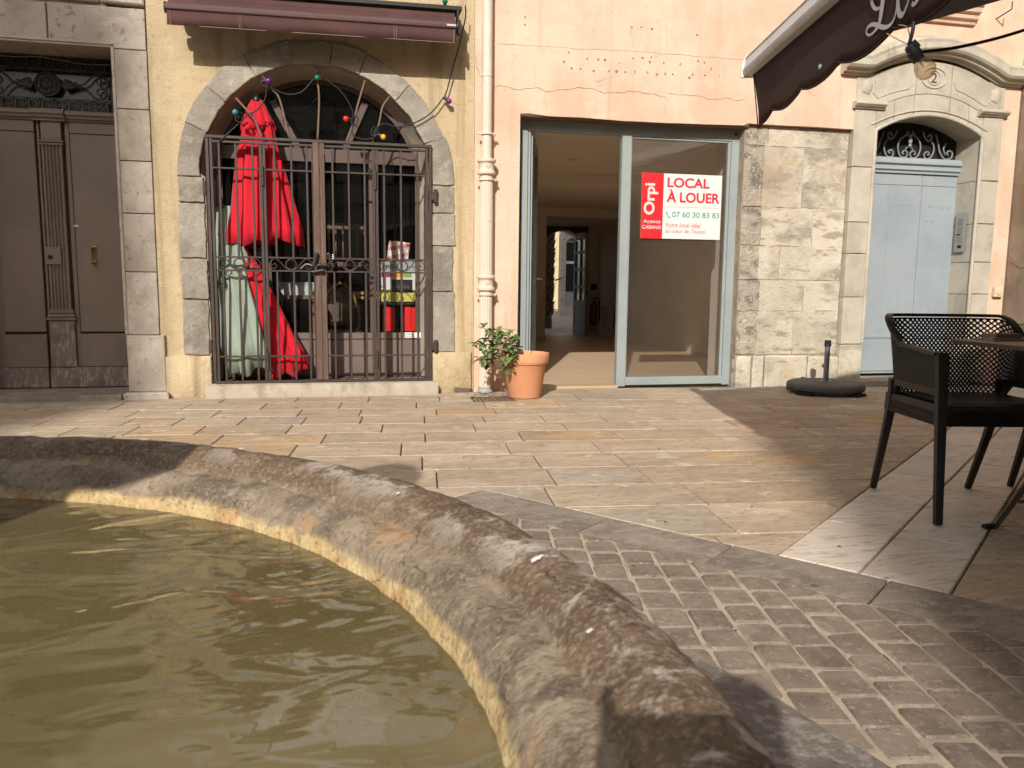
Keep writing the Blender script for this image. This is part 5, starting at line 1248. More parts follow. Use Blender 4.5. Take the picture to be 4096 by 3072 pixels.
# ------------------------------------------------------------------ folded awning over the arch
aw = thing('folded_awning', 'rolled-up dark brown fabric awning with short valance above the arch', 'awning', (-.14, -.2, 2.9))
m_awn = MAT('brown_awning_fabric', (.085, .040, .036), .8, [((.105, .054, .048), 5, .42, .68, .6), ((.06, .028, .026), 2, .45, .65, .5)], [(260, .15, .001), (7, .25, .006)], spec=.25)
m_awbar = MAT('brown_bar_paint', (.10, .055, .052), .35, [((.13, .08, .075), 4, .45, .7, .6, (.4, 1, 3))], spec=.55)
m_dark = MAT('black_bracket_paint', (.022, .020, .019), .5)
def awz(x): return .010*(x+.14)      # hangs a touch lower on the left
val = MB(); nx = 60; vs = []
for i in range(nx+1):
    x = -1.225+2.165*i/nx
    for j, (dz, yy) in enumerate(((0, -.262), (-.05, -.263), (-.105, -.262))):
        wv = .004*math.sin(x*9+j)+.003*noise.noise(Vector((x*5, j, 0)))
        vs.append((x, yy+wv*j, 2.972+dz+awz(x)+(.003*noise.noise(Vector((x*6, 0, 3))) if j == 2 else 0)))
for i in range(nx):
    for j in range(2): val.f.append((i*3+j, i*3+j+1, (i+1)*3+j+1, (i+1)*3+j))
val.v = vs; vo = val.build('valance', m_awn, aw, smooth=179, fix=False)
sm = vo.modifiers.new('thickness', 'SOLIDIFY'); sm.thickness = .002
m_thread = MAT('pale_thread', (.33, .24, .22), .8)
MB().tube([(-1.225+2.165*i/40, -.2655, 2.8695+awz(-1.225+2.165*i/40)) for i in range(41)], .0022, 5).build('hem', m_thread, aw, smooth=179)
for x in (-1.20, -.712, -.698, .45, .468, .92, .928): MB().box(x-.001, x+.001, -.2690, -.2650, 2.872+awz(x), 2.97+awz(x)).build('seam', m_thread, aw)
bar = [(-.262, 2.972), (-.278, 2.982), (-.280, 3.000), (-.268, 3.022), (-.235, 3.040), (-.200, 3.030), (-.200, 2.975)]
mb = MB(); mb.prism(bar, 'yz', -1.235, .945); mb.v = [(x, y, z+awz(x)) for x, y, z in mb.v]; mb.build('front_bar', m_awbar, aw, bevel=.003)
mb = MB(); mb.lathe([(.055, -1.22), (.055, .94)], (0, -.150, 3.075), 20, axis='x'); mb.v = [(x, y, z+awz(x)) for x, y, z in mb.v]; mb.build('fabric_roll', m_awn, aw, smooth=40)
mb = MB(); mb.box(-1.25, 1.0, -.20, -.02, 3.142, 3.175); mb.v = [(x, y, z+awz(x)*1.0) for x, y, z in mb.v]; mb.build('top_rail', m_dark, aw, bevel=.003)
for x in (-1.243, .948): MB().lathe([(.040, 0), (.042, .010), (.030, .016)], (x, -.235, 3.0+awz(x)), 20, axis='x').build('end_cap', m_dark, aw, smooth=40)
mb = MB(); mb.box(.955, .985, -.24, -.001, 3.02, 3.07); mb.box(.955, .975, -.22, -.13, 3.06, 3.16); mb.box(.962, .980, -.26, -.20, 2.955, 3.02); mb.build('end_bracket', m_dark, aw, bevel=.002)
mb = MB(); mb.box(-1.20, -1.17, -.16, -.001, 3.05, 3.15); mb.box(-.2, -.17, -.12, -.001, 3.05, 3.15); mb.build('wall_bracket', m_dark, aw)
MB().box(.865, .938, -.2835, -.2800, 2.990+.012, 3.004+.012).build('maker_plate', MAT('maker_plate', (.55, .50, .44), .5), aw)

mb = MB(); mb.add([(-1.22, -.235, 3.032), (.94, -.235, 3.032), (.94, -.165, 3.128), (-1.22, -.165, 3.128)], [(0, 1, 2, 3)]); mb.v = [(x, y, z+awz(x)) for x, y, z in mb.v]
mb.build('fabric_flap', m_awn, aw, fix=False).modifiers.new('thickness', 'SOLIDIFY').thickness = .003
for ch in aw.children:
    ch.matrix_parent_inverse = Matrix.Translation((0, -.05, -.014)) @ ch.matrix_parent_inverse
# ------------------------------------------------------------------ coloured party lights on the arch
pl_ = thing('party_light_string', 'string of small coloured bulbs looped along the stone arch', 'string lights', (.1, -.05, 2.3))
m_cab = MAT('black_cable', (.018, .017, .017), .5)
cab = [(1.04, 3.21), (1.045, 3.12), (.99, 2.88), (.95, 2.74), (.90, 2.55), (.86, 2.48), (.77, 2.37), (.65, 2.29), (.50, 2.24), (.37, 2.26), (.30, 2.20), (.28, 2.14), (.19, 2.13), (.12, 2.17), (.13, 2.33), (.05, 2.48), (-.06, 2.57), (-.12, 2.60), (-.17, 2.59), (-.27, 2.48), (-.37, 2.45), (-.46, 2.47), (-.54, 2.50), (-.56, 2.41), (-.62, 2.32), (-.69, 2.28), (-.75, 2.22), (-.86, 2.115), (-.92, 2.06)]
P_ = smooth_path([(x, -.055 if i > 3 else -.16+.03*i, z) for i, (x, z) in enumerate(cab)], 5)
MB().tube(P_, .0055, 6).build('cable', m_cab, pl_, smooth=179)
loop = lambda cx, cz: smooth_path([(cx+.028*math.cos(t)*(1+.2*math.sin(2*t)), -.058-.004*t, cz+.040*math.sin(t)) for t in [k*.5 for k in range(14)]], 3)
for cx_, cz__ in ((.30, 2.19), (.14, 2.27), (-.14, 2.61), (-.76, 2.25), (-.555, 2.535)): MB().tube(loop(cx_, cz__), .0045, 6).build('cable_loop', m_cab, pl_, smooth=179)
def bulb(c, d, r, col, parent, name='bulb'):
    d = Vector(d).normalized(); c = Vector(c)
    sock = MB(); sock.tube([c-d*(r+.035), c-d*(r+.030), c-d*(r*.6)], r*.62, 12, scales=[.7, 1, 1]); so_ = sock.build('socket', m_rub, parent, smooth=40)
    mb = MB(); mb.sphere(c, r, 16); b_ = mb.build(name, MAT('bulb_'+name+str(round(c.x, 2)), col, .18, spec=.6), parent, smooth=179)
    return b_
for (x, z), dr, col in (((-.79, 2.285), (-.5, -.3, .8), (.03, .22, .30)), ((-.53, 2.54), (1, -.3, .1), (.16, .02, .20)), ((-.15, 2.588), (.05, -.6, -1), (.005, .16, .07)), ((.07, 2.28), (-1, -.3, 0), (.78, .03, .012)), ((.37, 2.15), (.9, -.3, -.5), (.85, .36, .01)), ((.918, 2.468), (.8, -.4, -.6), (.20, .015, .20))):
    bulb((x, -.075, z), dr, .0235, col, pl_)
bulb((.875, -.15, 3.235), (0, -.2, 1), .024, (.005, .20, .08), pl_)

# ------------------------------------------------------------------ folded parasols stored behind the gate
def folds(nf, amp, seed):
    def f(a, i, z):
        return 1+amp*math.sin(a*nf+seed+.6*math.sin(z*5+seed))+amp*.5*math.sin(a*(nf*2+1)+seed*2+z*3)+amp*.6*noise.noise(Vector((math.cos(a)*1.5, math.sin(a)*1.5, z*3+seed)))
    return f
m_redf = MAT('red_parasol_fabric', (.56, .008, .022), .75, [((.46, .006, .018), 4, .42, .66, .6)], [(10, .25, .006), (300, .1, .001)], spec=.25, **{'Sheen Weight': .15})
m_greenf = MAT('sage_parasol_fabric', (.285, .335, .27), .8, [((.24, .285, .225), 4, .42, .66, .6), ((.34, .39, .32), 8, .55, .75, .5)], [(9, .3, .006), (300, .1, .001)], spec=.25)
def parasol(name, label, mat, top, bot, prof, capz, flat, nf, seed, poleext=.1, cap=True):
    """prof: (t along the axis 0 top..1 hem, radius)"""
    t0, b0 = Vector(top), Vector(bot); ax = (b0-t0); L = ax.length; ax.normalize()
    up = Vector((0, 1, 0)); sx = ax.cross(up).normalized(); sy = ax.cross(sx).normalized()
    root = thing(name, label, 'parasol', tuple(b0), 'parasols stored behind the gate')
    def body(pr, nm, sd, amp, hem=True):
        F = folds(nf, amp, sd); n = 72; vs = []; m = len(pr)
        for i, (t, r) in enumerate(pr):
            for k in range(n):
                a = 2*math.pi*k/n; q = max(.25, F(a, i, t*L))
                dz = (.025*math.sin(a*3+sd)+.02*math.sin(a*nf+sd)) if (hem and i == m-1) else 0
                c = t0+ax*(t*L+dz)
                v = c+sx*(r*q*math.cos(a))+sy*(r*q*math.sin(a)*flat); vs.append(tuple(v))
        fs = [(i*n+k, i*n+(k+1) % n, (i+1)*n+(k+1) % n, (i+1)*n+k) for i in range(m-1) for k in range(n)]
        mb = MB(); mb.add(vs, fs); o = mb.build(nm, mat, root, smooth=179)
        o.modifiers.new('thickness', 'SOLIDIFY').thickness = .003
    body(prof, 'canopy', seed, .16)
    if cap: body(cap, 'vent_cap', seed+2, .14)
    pole = MB(); pole.tube([t0-ax*.03, b0+ax*poleext], .019, 10); pole.build('pole', m_dark, root, smooth=60)
    fin = MB(); fin.tube([t0-ax*.035, t0-ax*.01, t0+ax*.012], .03, 12, scales=[.5, 1, 1]); fin.build('top_cap', m_rub, root, smooth=60)
    return root
rp_ = parasol('red_parasol', 'tall red parasol folded and standing upright behind the gate', m_redf, (-.645, .13, 2.435), (-.585, .13, .35),
    [(.05, .07), (.10, .105), (.18, .135), (.26, .165), (.34, .20), (.42, .225), (.50, .255), (.555, .268)], None, .42, 9, 1.0, .2,
    cap=[(.0, .035), (.02, .06), (.05, .085), (.085, .118), (.105, .128)])
parasol('red_parasol', 'second red parasol leaning diagonally low across the green one behind the gate', m_redf, (-.865, .16, 1.285), (-.41, .11, .15),
    [(0, .05), (.08, .075), (.25, .11), (.45, .13), (.65, .138), (.85, .145), (.98, .150)], None, .42, 7, 4.2, .02, cap=False)
parasol('sage_green_parasol', 'sage green parasol folded and leaning in the left corner behind the gate', m_greenf, (-.935, .15, 1.56), (-.745, .075, .16),
    [(0, .05), (.06, .066), (.14, .086), (.17, .095), (.4, .125), (.6, .150), (.8, .175), (.97, .185)], None, .42, 7, 2.4, .01, cap=[(-.005, .058), (.06, .066), (.13, .078), (.165, .088)])
# fairy cable and plug hanging at the left
hk = thing('hanging_plug', 'black cable with plug hanging behind the left gate bars', 'cable', (-.95, .03, 1.0))
MB().tube(smooth_path([(-.955, .02, 2.02), (-.952, .02, 1.75), (-.945, .02, 1.4), (-.955, .02, 1.1), (-.95, .02, .98)], 5), .005, 6).build('wire', m_cab, hk, smooth=179)
mb = MB(); mb.lathe([(.008, 0), (.016, -.02), (.017, -.05), (.012, -.055)], (-.95, .02, .985), 12); mb.build('plug_body', m_rub, hk, smooth=40); mb = MB(); mb.tube([(-.955, .02, .93), (-.955, .02, .905)], .003, 6); mb.tube([(-.945, .02, .93), (-.945, .02, .905)], .003, 6); mb.build('plug_pin', m_steel, hk)

# ------------------------------------------------------------------ things behind the shop glass
bx = thing('printer_box', 'white and yellow printer carton standing behind the gate window', 'box', (.54, .42, .78))
m_card = MAT('printed_carton_white', (.62, .62, .60), .6); m_cyel = MAT('carton_yellow', (.55, .52, .12), .6)
MB().box(.365, .715, .40, .62, .785, 1.145).build('carton', m_card, bx, bevel=.003)
def bxp(x0, x1, z0, z1, mat, name, y=.3985): return MB().box(x0, x1, y-.0008, y+.0012, z0, z1).build(name, mat, bx)
bxp(.366, .714, .786, .895, m_cyel, 'yellow_band'); bxp(.366, .45, 1.005, 1.05, MAT('carton_magenta', (.22, .03, .16), .6), 'magenta_patch'); bxp(.45, .57, 1.0051, 1.0501, MAT('carton_orange', (.80, .28, .03), .6), 'orange_patch'); bxp(.57, .64, 1.0052, 1.0502, MAT('carton_green', (.16, .40, .08), .6), 'green_patch'); bxp(.366, .714, 1.06, 1.1445, MAT('carton_grey', (.33, .33, .33), .6), 'grey_band')
bxp(.46, .645, .870, .985, MAT('printer_black', (.02, .02, .022), .4), 'printer_picture', .3972); bxp(.485, .62, .905, .935, MAT('printer_tray', (.06, .06, .065), .4), 'printer_tray', .3958)
lettering('EPSON', m_black, bx, onwall(.385, .3960, 1.085), width=.125, height=.030, bold=.01); lettering('XP-4200', m_black, bx, onwall(.60, .3960, 1.090), width=.085, height=.018, bold=.002)
MB().box(.33, .72, .42, .80, .755, .783).build('shelf', m_timber, thing('display_shelf', 'dark wooden shelf holding the printer carton', 'shelf', (.54, .6, .75)))
for i, x in enumerate((.385, .575)):
    fo = thing('red_box_file', ('left' if i == 0 else 'right')+' bright red box file behind the lower gate window', 'box file', (x+.05, .42, .52), 'red box files')
    for j, w_ in enumerate((.055, .042)): MB().box(x+(.0 if j == 0 else .058), x+(.055 if j == 0 else .10), .40+.01*j, .56, .515, .735-.004*j).build('file_spine', MAT('file_red_%d%d' % (i, j), (.72-.12*j, .012, .012), .5), fo, bevel=.002)
tw = thing('plaid_cloth', 'red and white checked cloth hanging behind the right gate bars', 'cloth', (.54, .45, 1.25))
def plaid():
    t = NT('plaid_cloth'); sep = t.n('ShaderNodeSeparateXYZ'); t.l(t.pos(), sep.inputs[0])
    u = t.math('ADD', t.math('MULTIPLY', sep.outputs[0], 1.0), t.math('MULTIPLY', sep.outputs[2], .25)); v = t.math('SUBTRACT', sep.outputs[2], t.math('MULTIPLY', sep.outputs[0], .2))
    f = t.math('LESS_THAN', t.math('FRACT', t.math('MULTIPLY', u, 13)), .42); g_ = t.math('LESS_THAN', t.math('FRACT', t.math('MULTIPLY', v, 13)), .42); k = t.math('LESS_THAN', t.math('FRACT', t.math('MULTIPLY', u, 26)), .10)
    c = t.mix(t.math('MULTIPLY', t.math('ADD', f, g_), .5), (.75, .72, .66), (.55, .03, .03)); c = t.mix(t.math('MULTIPLY', k, .8), c, (.03, .05, .04))
    return t.done(t.bsdf(c, .85))
mb = MB(); vs = []
for i in range(13):
    for j in range(9):
        x = .44+.19*i/12; z = 1.335-.165*j/8-.02*(i/12)
        vs.append((x-.02*j/8, .42+.012*math.sin(i*1.3)+.004*j, z))
mb.add(vs, [(i*9+j, i*9+j+1, (i+1)*9+j+1, (i+1)*9+j) for i in range(12) for j in range(8)]); o = mb.build('cloth', plaid(), tw, smooth=179); o.modifiers.new('thickness', 'SOLIDIFY').thickness = .003
MB().box(.42, .68, .45, .60, 1.150, 1.165).build('tray', m_steel, tw)
# sticker on the glass
stk = MB().box(.565, .715, .2745, .2755, .463, .512).build('alarm_sticker', MAT('sticker_white', (.72, .70, .66), .5), None, label='white security sticker on the brown door panel', cat='sticker')
lettering('surveillance', m_black, stk, onwall(.572, .2740, .490), width=.072, height=.014); lettering('électronique', m_black, stk, onwall(.572, .2740, .469), width=.076, height=.015)
# cane chair, wooden chair, tub, table rail inside
m_cane = MAT('bamboo_cane', (.36, .20, .07), .5, [((.22, .11, .04), 14, .45, .65, .7)]); m_weave = MAT('woven_plastic', (.06, .045, .035), .7, [((.25, .19, .13), 90, .52, .56, .9)])
cc = thing('cane_chair', 'bamboo bistro chair with woven back inside the dark shop', 'chair', (.02, .85, .06))
hoop = smooth_path([(-.17, .90, .30), (-.165, .88, .60), (-.12, .87, .84), (.0, .865, .945), (.10, .87, .87), (.17, .88, .70), (.175, .89, .55), (.15, .80, .50)], 6)
MB().tube(hoop, .015, 8).build('back_hoop', m_cane, cc, smooth=179)
mb = MB(); vs = []
for i in range(10):
    for j in range(10):
        u = i/9*2-1; z = .55+.36*j/9; hw = .125*math.sqrt(max(.05, 1-max(0, (z-.72)/.20)**2)); vs.append((.0+u*hw, .885, z))
mb.add(vs, [(i*10+j, i*10+j+1, (i+1)*10+j+1, (i+1)*10+j) for i in range(9) for j in range(9)]); mb.build('woven_back', m_weave, cc, smooth=179).modifiers.new('thickness', 'SOLIDIFY').thickness = .006
MB().lathe([(.20, .0), (.21, .015), (.20, .03)], (0, .70, .47), 24).build('woven_seat', m_weave, cc, smooth=40)
for x, y in ((-.16, .56), (.16, .56), (-.16, .88), (.16, .88)): MB().tube([(x, y, .06), (x*.9, y*.99, .48)], .013, 8).build('leg', m_cane, cc, smooth=179)
wc = thing('spindle_chair', 'wooden spindle-back chair upside down deep in the dark shop', 'chair', (.07, 1.2, 1.0)); m_wch = MAT('dull_brown_wood', (.16, .10, .06), .5)
MB().box(-.12, .26, 1.05, 1.10, 1.46, 1.52).build('top_rail', m_wch, wc, bevel=.01); MB().box(-.14, .28, 1.0, 1.36, 1.10, 1.15).build('seat', m_wch, wc, bevel=.01)
for i in range(6): MB().tube([(-.10+.068*i, 1.075, 1.15), (-.10+.068*i, 1.075, 1.47)], .009, 6).build('spindle', m_wch, wc, smooth=179)
for x, y in ((-.12, 1.03), (.26, 1.03), (-.12, 1.33), (.26, 1.33)): MB().tube([(x, y, 1.10), (x, y, .82)], .014, 6).build('leg', m_wch, wc)
tb = thing('wooden_table', 'wooden slatted table deep inside the dark shop', 'table', (.2, 1.3, .06)); m_pine = MAT('honey_pine', (.50, .30, .11), .5)
for z in (.79, .835): MB().box(-.10, .75, 1.05, 1.09, z, z+.03).build('top_slat', m_pine, tb, bevel=.004)
MB().box(-.12, .78, 1.10, 1.6, .80, .83).build('table_top', m_pine, tb)
for x, y in ((-.08, 1.12), (.74, 1.12), (-.08, 1.56), (.74, 1.56)): MB().box(x-.025, x+.025, y-.025, y+.025, .06, .80).build('leg', m_wch, tb)
tu = thing('plastic_tub', 'translucent white plastic tub on a stand behind the left gate window', 'tub', (-.38, .7, .83))
MB().add([(-.52, .60, .835), (-.245, .60, .835), (-.245, .80, .835), (-.52, .80, .835), (-.545, .585, .945), (-.225, .585, .945), (-.225, .815, .945), (-.545, .815, .945)], [(0, 3, 2, 1), (0, 1, 5, 4), (1, 2, 6, 5), (2, 3, 7, 6), (3, 0, 4, 7)]).build('tub_body', MAT('milky_plastic', (.50, .55, .56), .35), tu).modifiers.new('thickness', 'SOLIDIFY').thickness = .004
MB().tube([(-.548, .582, .945), (-.222, .582, .945), (-.222, .818, .945), (-.548, .818, .945)], .006, 6, closed=True).build('tub_rim', bpy.data.materials['milky_plastic'], tu)
MB().box(-.56, -.20, .56, .84, .80, .834).build('board', m_wch, thing('tub_stand', 'low dark wooden stand under the plastic tub', 'stand', (-.38, .7, .06)))
for x, y in ((-.53, .59), (-.23, .59), (-.53, .81), (-.23, .81)): MB().box(x-.02, x+.02, y-.02, y+.02, .06, .80).build('leg', m_wch, bpy.data.objects['tub_stand'])
# ------------------------------------------------------------------ potted plant
pp_ = thing('potted_plant', 'terracotta pot with a bushy green plant spilling over its left side', 'potted plant', (1.515, -.40, 0))
m_terra = MAT('terracotta', (.66, .32, .165), .85, [((.58, .26, .125), 3, .42, .66, .6), ((.72, .40, .23), 6, .52, .72, .5), ((.40, .18, .09), 26, .68, .75, .6)], [(60, .2, .003)], objvar=0)
cP = (1.520, -.40, 0)
MB().lathe([(1e-4, .004), (.135, .004), (.140, .010), (.180, .285), (.186, .292), (.198, .296), (.199, .304), (.202, .312), (.203, .322), (.2045, .332), (.2055, .342), (.206, .352), (.207, .372), (.203, .380), (.192, .380), (.186, .370), (.182, .33), (1e-4, .33)], cP, 64, caps=False).build('pot', m_terra, pp_, smooth=40)
for z in (.310, .322, .334): MB().lathe([(.2035, z-.0025), (.2065, z), (.2035, z+.0025)], cP, 64, caps=False).build('pot_rib', m_terra, pp_, smooth=179)
MB().lathe([(1e-4, .336), (.10, .338), (.1815, .332)], cP, 32, caps=False).build('soil', MAT('dry_soil', (.16, .11, .07), .95, [((.28, .21, .14), 20, .5, .7, .7)], [(50, .8, .01)]), pp_)
m_stem = MAT('green_stem', (.13, .12, .045), .8); m_leaf = MAT('sage_leaf', (.10, .155, .045), .6, [((.145, .20, .065), 18, .45, .7, .6)], objvar=.35, spec=.4)
leafm = MB(); W_ = [(.0, .02), (.25, .19), (.5, .26), (.75, .21), (1.0, .0)]
vs = []
for t, w_ in W_:
    zz = .10*math.sin(t*math.pi)-.18*t*t; vs += [(t, -w_, zz+.05*w_/.21), (t, 0, zz), (t, w_, zz+.05*w_/.21)]
leafm.add(vs, [(i*3+j, i*3+j+1, (i+1)*3+j+1, (i+1)*3+j) for i in range(4) for j in range(2)])
rg = random.Random(21); first = None; nl = 0
tips = []
root = Vector((1.42, -.42, .335))
tipset = [(1.13, .60), (1.20, .56), (1.29, .57), (1.36, .56), (1.41, .51), (1.44, .47), (1.08, .45), (1.12, .41), (1.18, .40), (1.24, .44), (1.30, .46), (1.34, .42), (1.40, .42), (1.46, .40), (1.16, .32), (1.21, .28), (1.12, .33), (1.27, .36), (1.34, .33), (1.31, .24), (1.36, .26), (1.25, .50), (1.18, .49), (1.44, .36), (1.38, .36), (1.22, .34), (1.30, .52), (1.16, .45), (1.36, .48)]
for x, z in tipset:
    tp = Vector((x, rg.uniform(-.62, -.33), z))
    midp = root.lerp(tp, .5)+Vector((-.02, 0, .05))
    P_ = smooth_path([root+Vector((rg.uniform(-.03, .03), rg.uniform(-.03, .03), 0)), midp, tp], 5)
    MB().tube(P_, .0038, 5, scales=[1-.6*i/(len(P_)-1) for i in range(len(P_))]).build('stem', m_stem, pp_, smooth=179)
    n = rg.randint(8, 11)
    for k in range(n):
        base = P_[-1] if k < 6 else P_[-rg.randint(2, 5)]
        az = rg.uniform(0, 6.28) if k >= 6 else k*1.05+rg.uniform(-.3, .3); el = rg.uniform(-.75, .45) if k >= 3 else rg.uniform(.1, .9); L = rg.uniform(.045, .078)
        if first is None: o = leafm.build('leaf', m_leaf, pp_, smooth=179, local=True); first = o
        else: o = first.copy(); COL.objects.link(o); o.parent = pp_
        nl += 1
        o.matrix_local = Matrix.Translation(base-Vector((1.515, -.40, 0))) @ Matrix.Rotation(az, 4, 'Z') @ Matrix.Rotation(-el, 4, 'Y') @ Matrix.Rotation(rg.uniform(-.5, .5), 4, 'X') @ Matrix.Diagonal((L, L*rg.uniform(.9, 1.15), L, 1))
o = first.copy(); COL.objects.link(o); o.parent = pp_; o.data = first.data.copy(); o.data.materials[0] = MAT('yellowed_leaf', (.62, .36, .03), .6); o.matrix_local = Matrix.Translation((-.165, -.13, .46)) @ Matrix.Rotation(1.3, 4, 'Y') @ Matrix.Diagonal((.06, .07, .06, 1))
MB().tube(smooth_path([(1.555, -.48, .33), (1.557, -.482, .40), (1.563, -.485, .46)], 4), .003, 5).build('dry_stalk', m_stem, pp_, smooth=179)

# ------------------------------------------------------------------ parasol base
ub = thing('parasol_base', 'round dark grey parasol foot with empty steel tube near the stone pier', 'parasol base', (4.30, -.53, 0))
UC = (4.30, -.53, 0); m_base = MAT('grey_base_plastic', (.105, .095, .085), .7, [((.14, .125, .11), 6, .45, .7, .6), ((.08, .07, .065), 14, .5, .7, .6)], [(40, .15, .003)])
def ubmod(a, i, z): return 1.0
MB().lathe([(.27, .0), (.305, .018), (.328, .036), (.335, .044), (.335, .047), (.330, .0485), (.336, .050), (.338, .075), (.328, .093), (.305, .102), (.24, .106), (1e-4, .110)], UC, 64, caps=False).build('disc', m_base, ub, smooth=30)
for k in range(4):
    a = R(40+90*k-15); c = (UC[0]+.315*math.cos(a), UC[1]+.315*math.sin(a)); mb = MB(); mb.box(-.035, .035, -.075, .075, .0, .026); mb.xform(Matrix.Translation((c[0], c[1], 0)) @ Matrix.Rotation(a, 4, 'Z')); mb.build('hand_slot', m_black, ub)
m_tube = MAT('galvanised_tube', (.26, .275, .285), .4, metallic=.85)
MB().lathe([(.052, .106), (.052, .112), (.026, .114)], UC, 24).build('flange', m_tube, ub, smooth=40)
MB().lathe([(.0235, .110), (.0235, .44)], UC, 24).build('tube', m_tube, ub, smooth=40)
MB().lathe([(.0285, .425), (.031, .432), (.031, .438), (.028, .442), (.031, .446), (.031, .452), (.028, .455), (.029, .478), (.020, .480)], UC, 24).build('tube_cap', m_rub, ub, smooth=40)

# ------------------------------------------------------------------ terrace chairs
m_plast = MAT('black_polypropylene', (.016, .0155, .015), .48, [((.022, .021, .020), 8, .45, .7, .6)], [(120, .12, .001)], spec=.45)
def plan(s):
    """shell plan curve, s in 0..1 from left front round the back to right front (local: +y is the back)"""
    hw, fr_, bk, r = .255, -.265, .172, .125
    segs = [(bk-r-fr_), math.pi*r/2, 2*(hw-r), math.pi*r/2, (bk-r-fr_)]; T = sum(segs); d = s*T
    if d <= segs[0]: return Vector((-hw, fr_+d)), Vector((-1, 0))
    d -= segs[0]
    if d <= segs[1]: a = d/r; return Vector((-hw+r-r*math.cos(a), bk-r+r*math.sin(a))), Vector((-math.cos(a), math.sin(a)))
    d -= segs[1]
    if d <= segs[2]: return Vector((-hw+r+d, bk)), Vector((0, 1))
    d -= segs[2]
    if d <= segs[3]: a = d/r; return Vector((hw-r+r*math.sin(a), bk-r+r*math.cos(a))), Vector((math.sin(a), math.cos(a)))
    d -= segs[3]; return Vector((hw, bk-r-d)), Vector((1, 0))
def sstep(a, b, x): t = max(0, min(1, (x-a)/(b-a))); return t*t*(3-2*t)
def top_h(s):
    d = min(s, 1-s); return .692+.016*sstep(0, .20, d)+.122*sstep(.215, .335, d)
def bot_h(s):
    d = min(s, 1-s); return .540-.075*sstep(.26, .31, d)
def shell_pt(s, t):
    p, n = plan(s); z = bot_h(s)+(top_h(s)-bot_h(s))*t
    lean = .060*max(0, n.y)*(max(0, z-.46)/.37)**1.2+.010*abs(n.x)*(max(0, z-.46)/.25)
    return Vector((p.x+n.x*lean, p.y+n.y*lean, z))
def lattice(fn, nu, nv, hole, vs, fs, us=(0, 1), vsr=(0, 1)):
    """diamond-shaped cells, each a ring round a hole"""
    du = (us[1]-us[0])/nu; dv = (vsr[1]-vsr[0])/nv
    for i in range(-1, 2*nu+1):
        for j in range(-1, 2*nv+1):
            if (i+j) % 2: continue
            cu, cv = us[0]+(i+1)*du/2, vsr[0]+(j+1)*dv/2
            c4 = [(cu-du/2, cv), (cu, cv-dv/2), (cu+du/2, cv), (cu, cv+dv/2)]
            clamp = lambda u, v: (min(max(u, us[0]), us[1]), min(max(v, vsr[0]), vsr[1]))
            inside = all(us[0]-1e-6 <= u <= us[1]+1e-6 and vsr[0]-1e-6 <= v <= vsr[1]+1e-6 for u, v in c4)
            if not (us[0]-1e-6 <= cu <= us[1]+1e-6 and vsr[0]-1e-6 <= cv <= vsr[1]+1e-6): continue
            k = len(vs); out = [fn(*clamp(u, v)) for u, v in c4]
            if not inside:
                vs.extend(out); fs.append((k, k+1, k+2, k+3)); continue
            # square-ish hole: corners between the diamond's edge midpoints
            inn = [fn(cu+(u-cu)*hole, cv+(v-cv)*hole) for u, v in c4]
            vs.extend(out+inn)
            for q in range(4): fs.append((k+q, k+(q+1) % 4, k+4+(q+1) % 4, k+4+q))
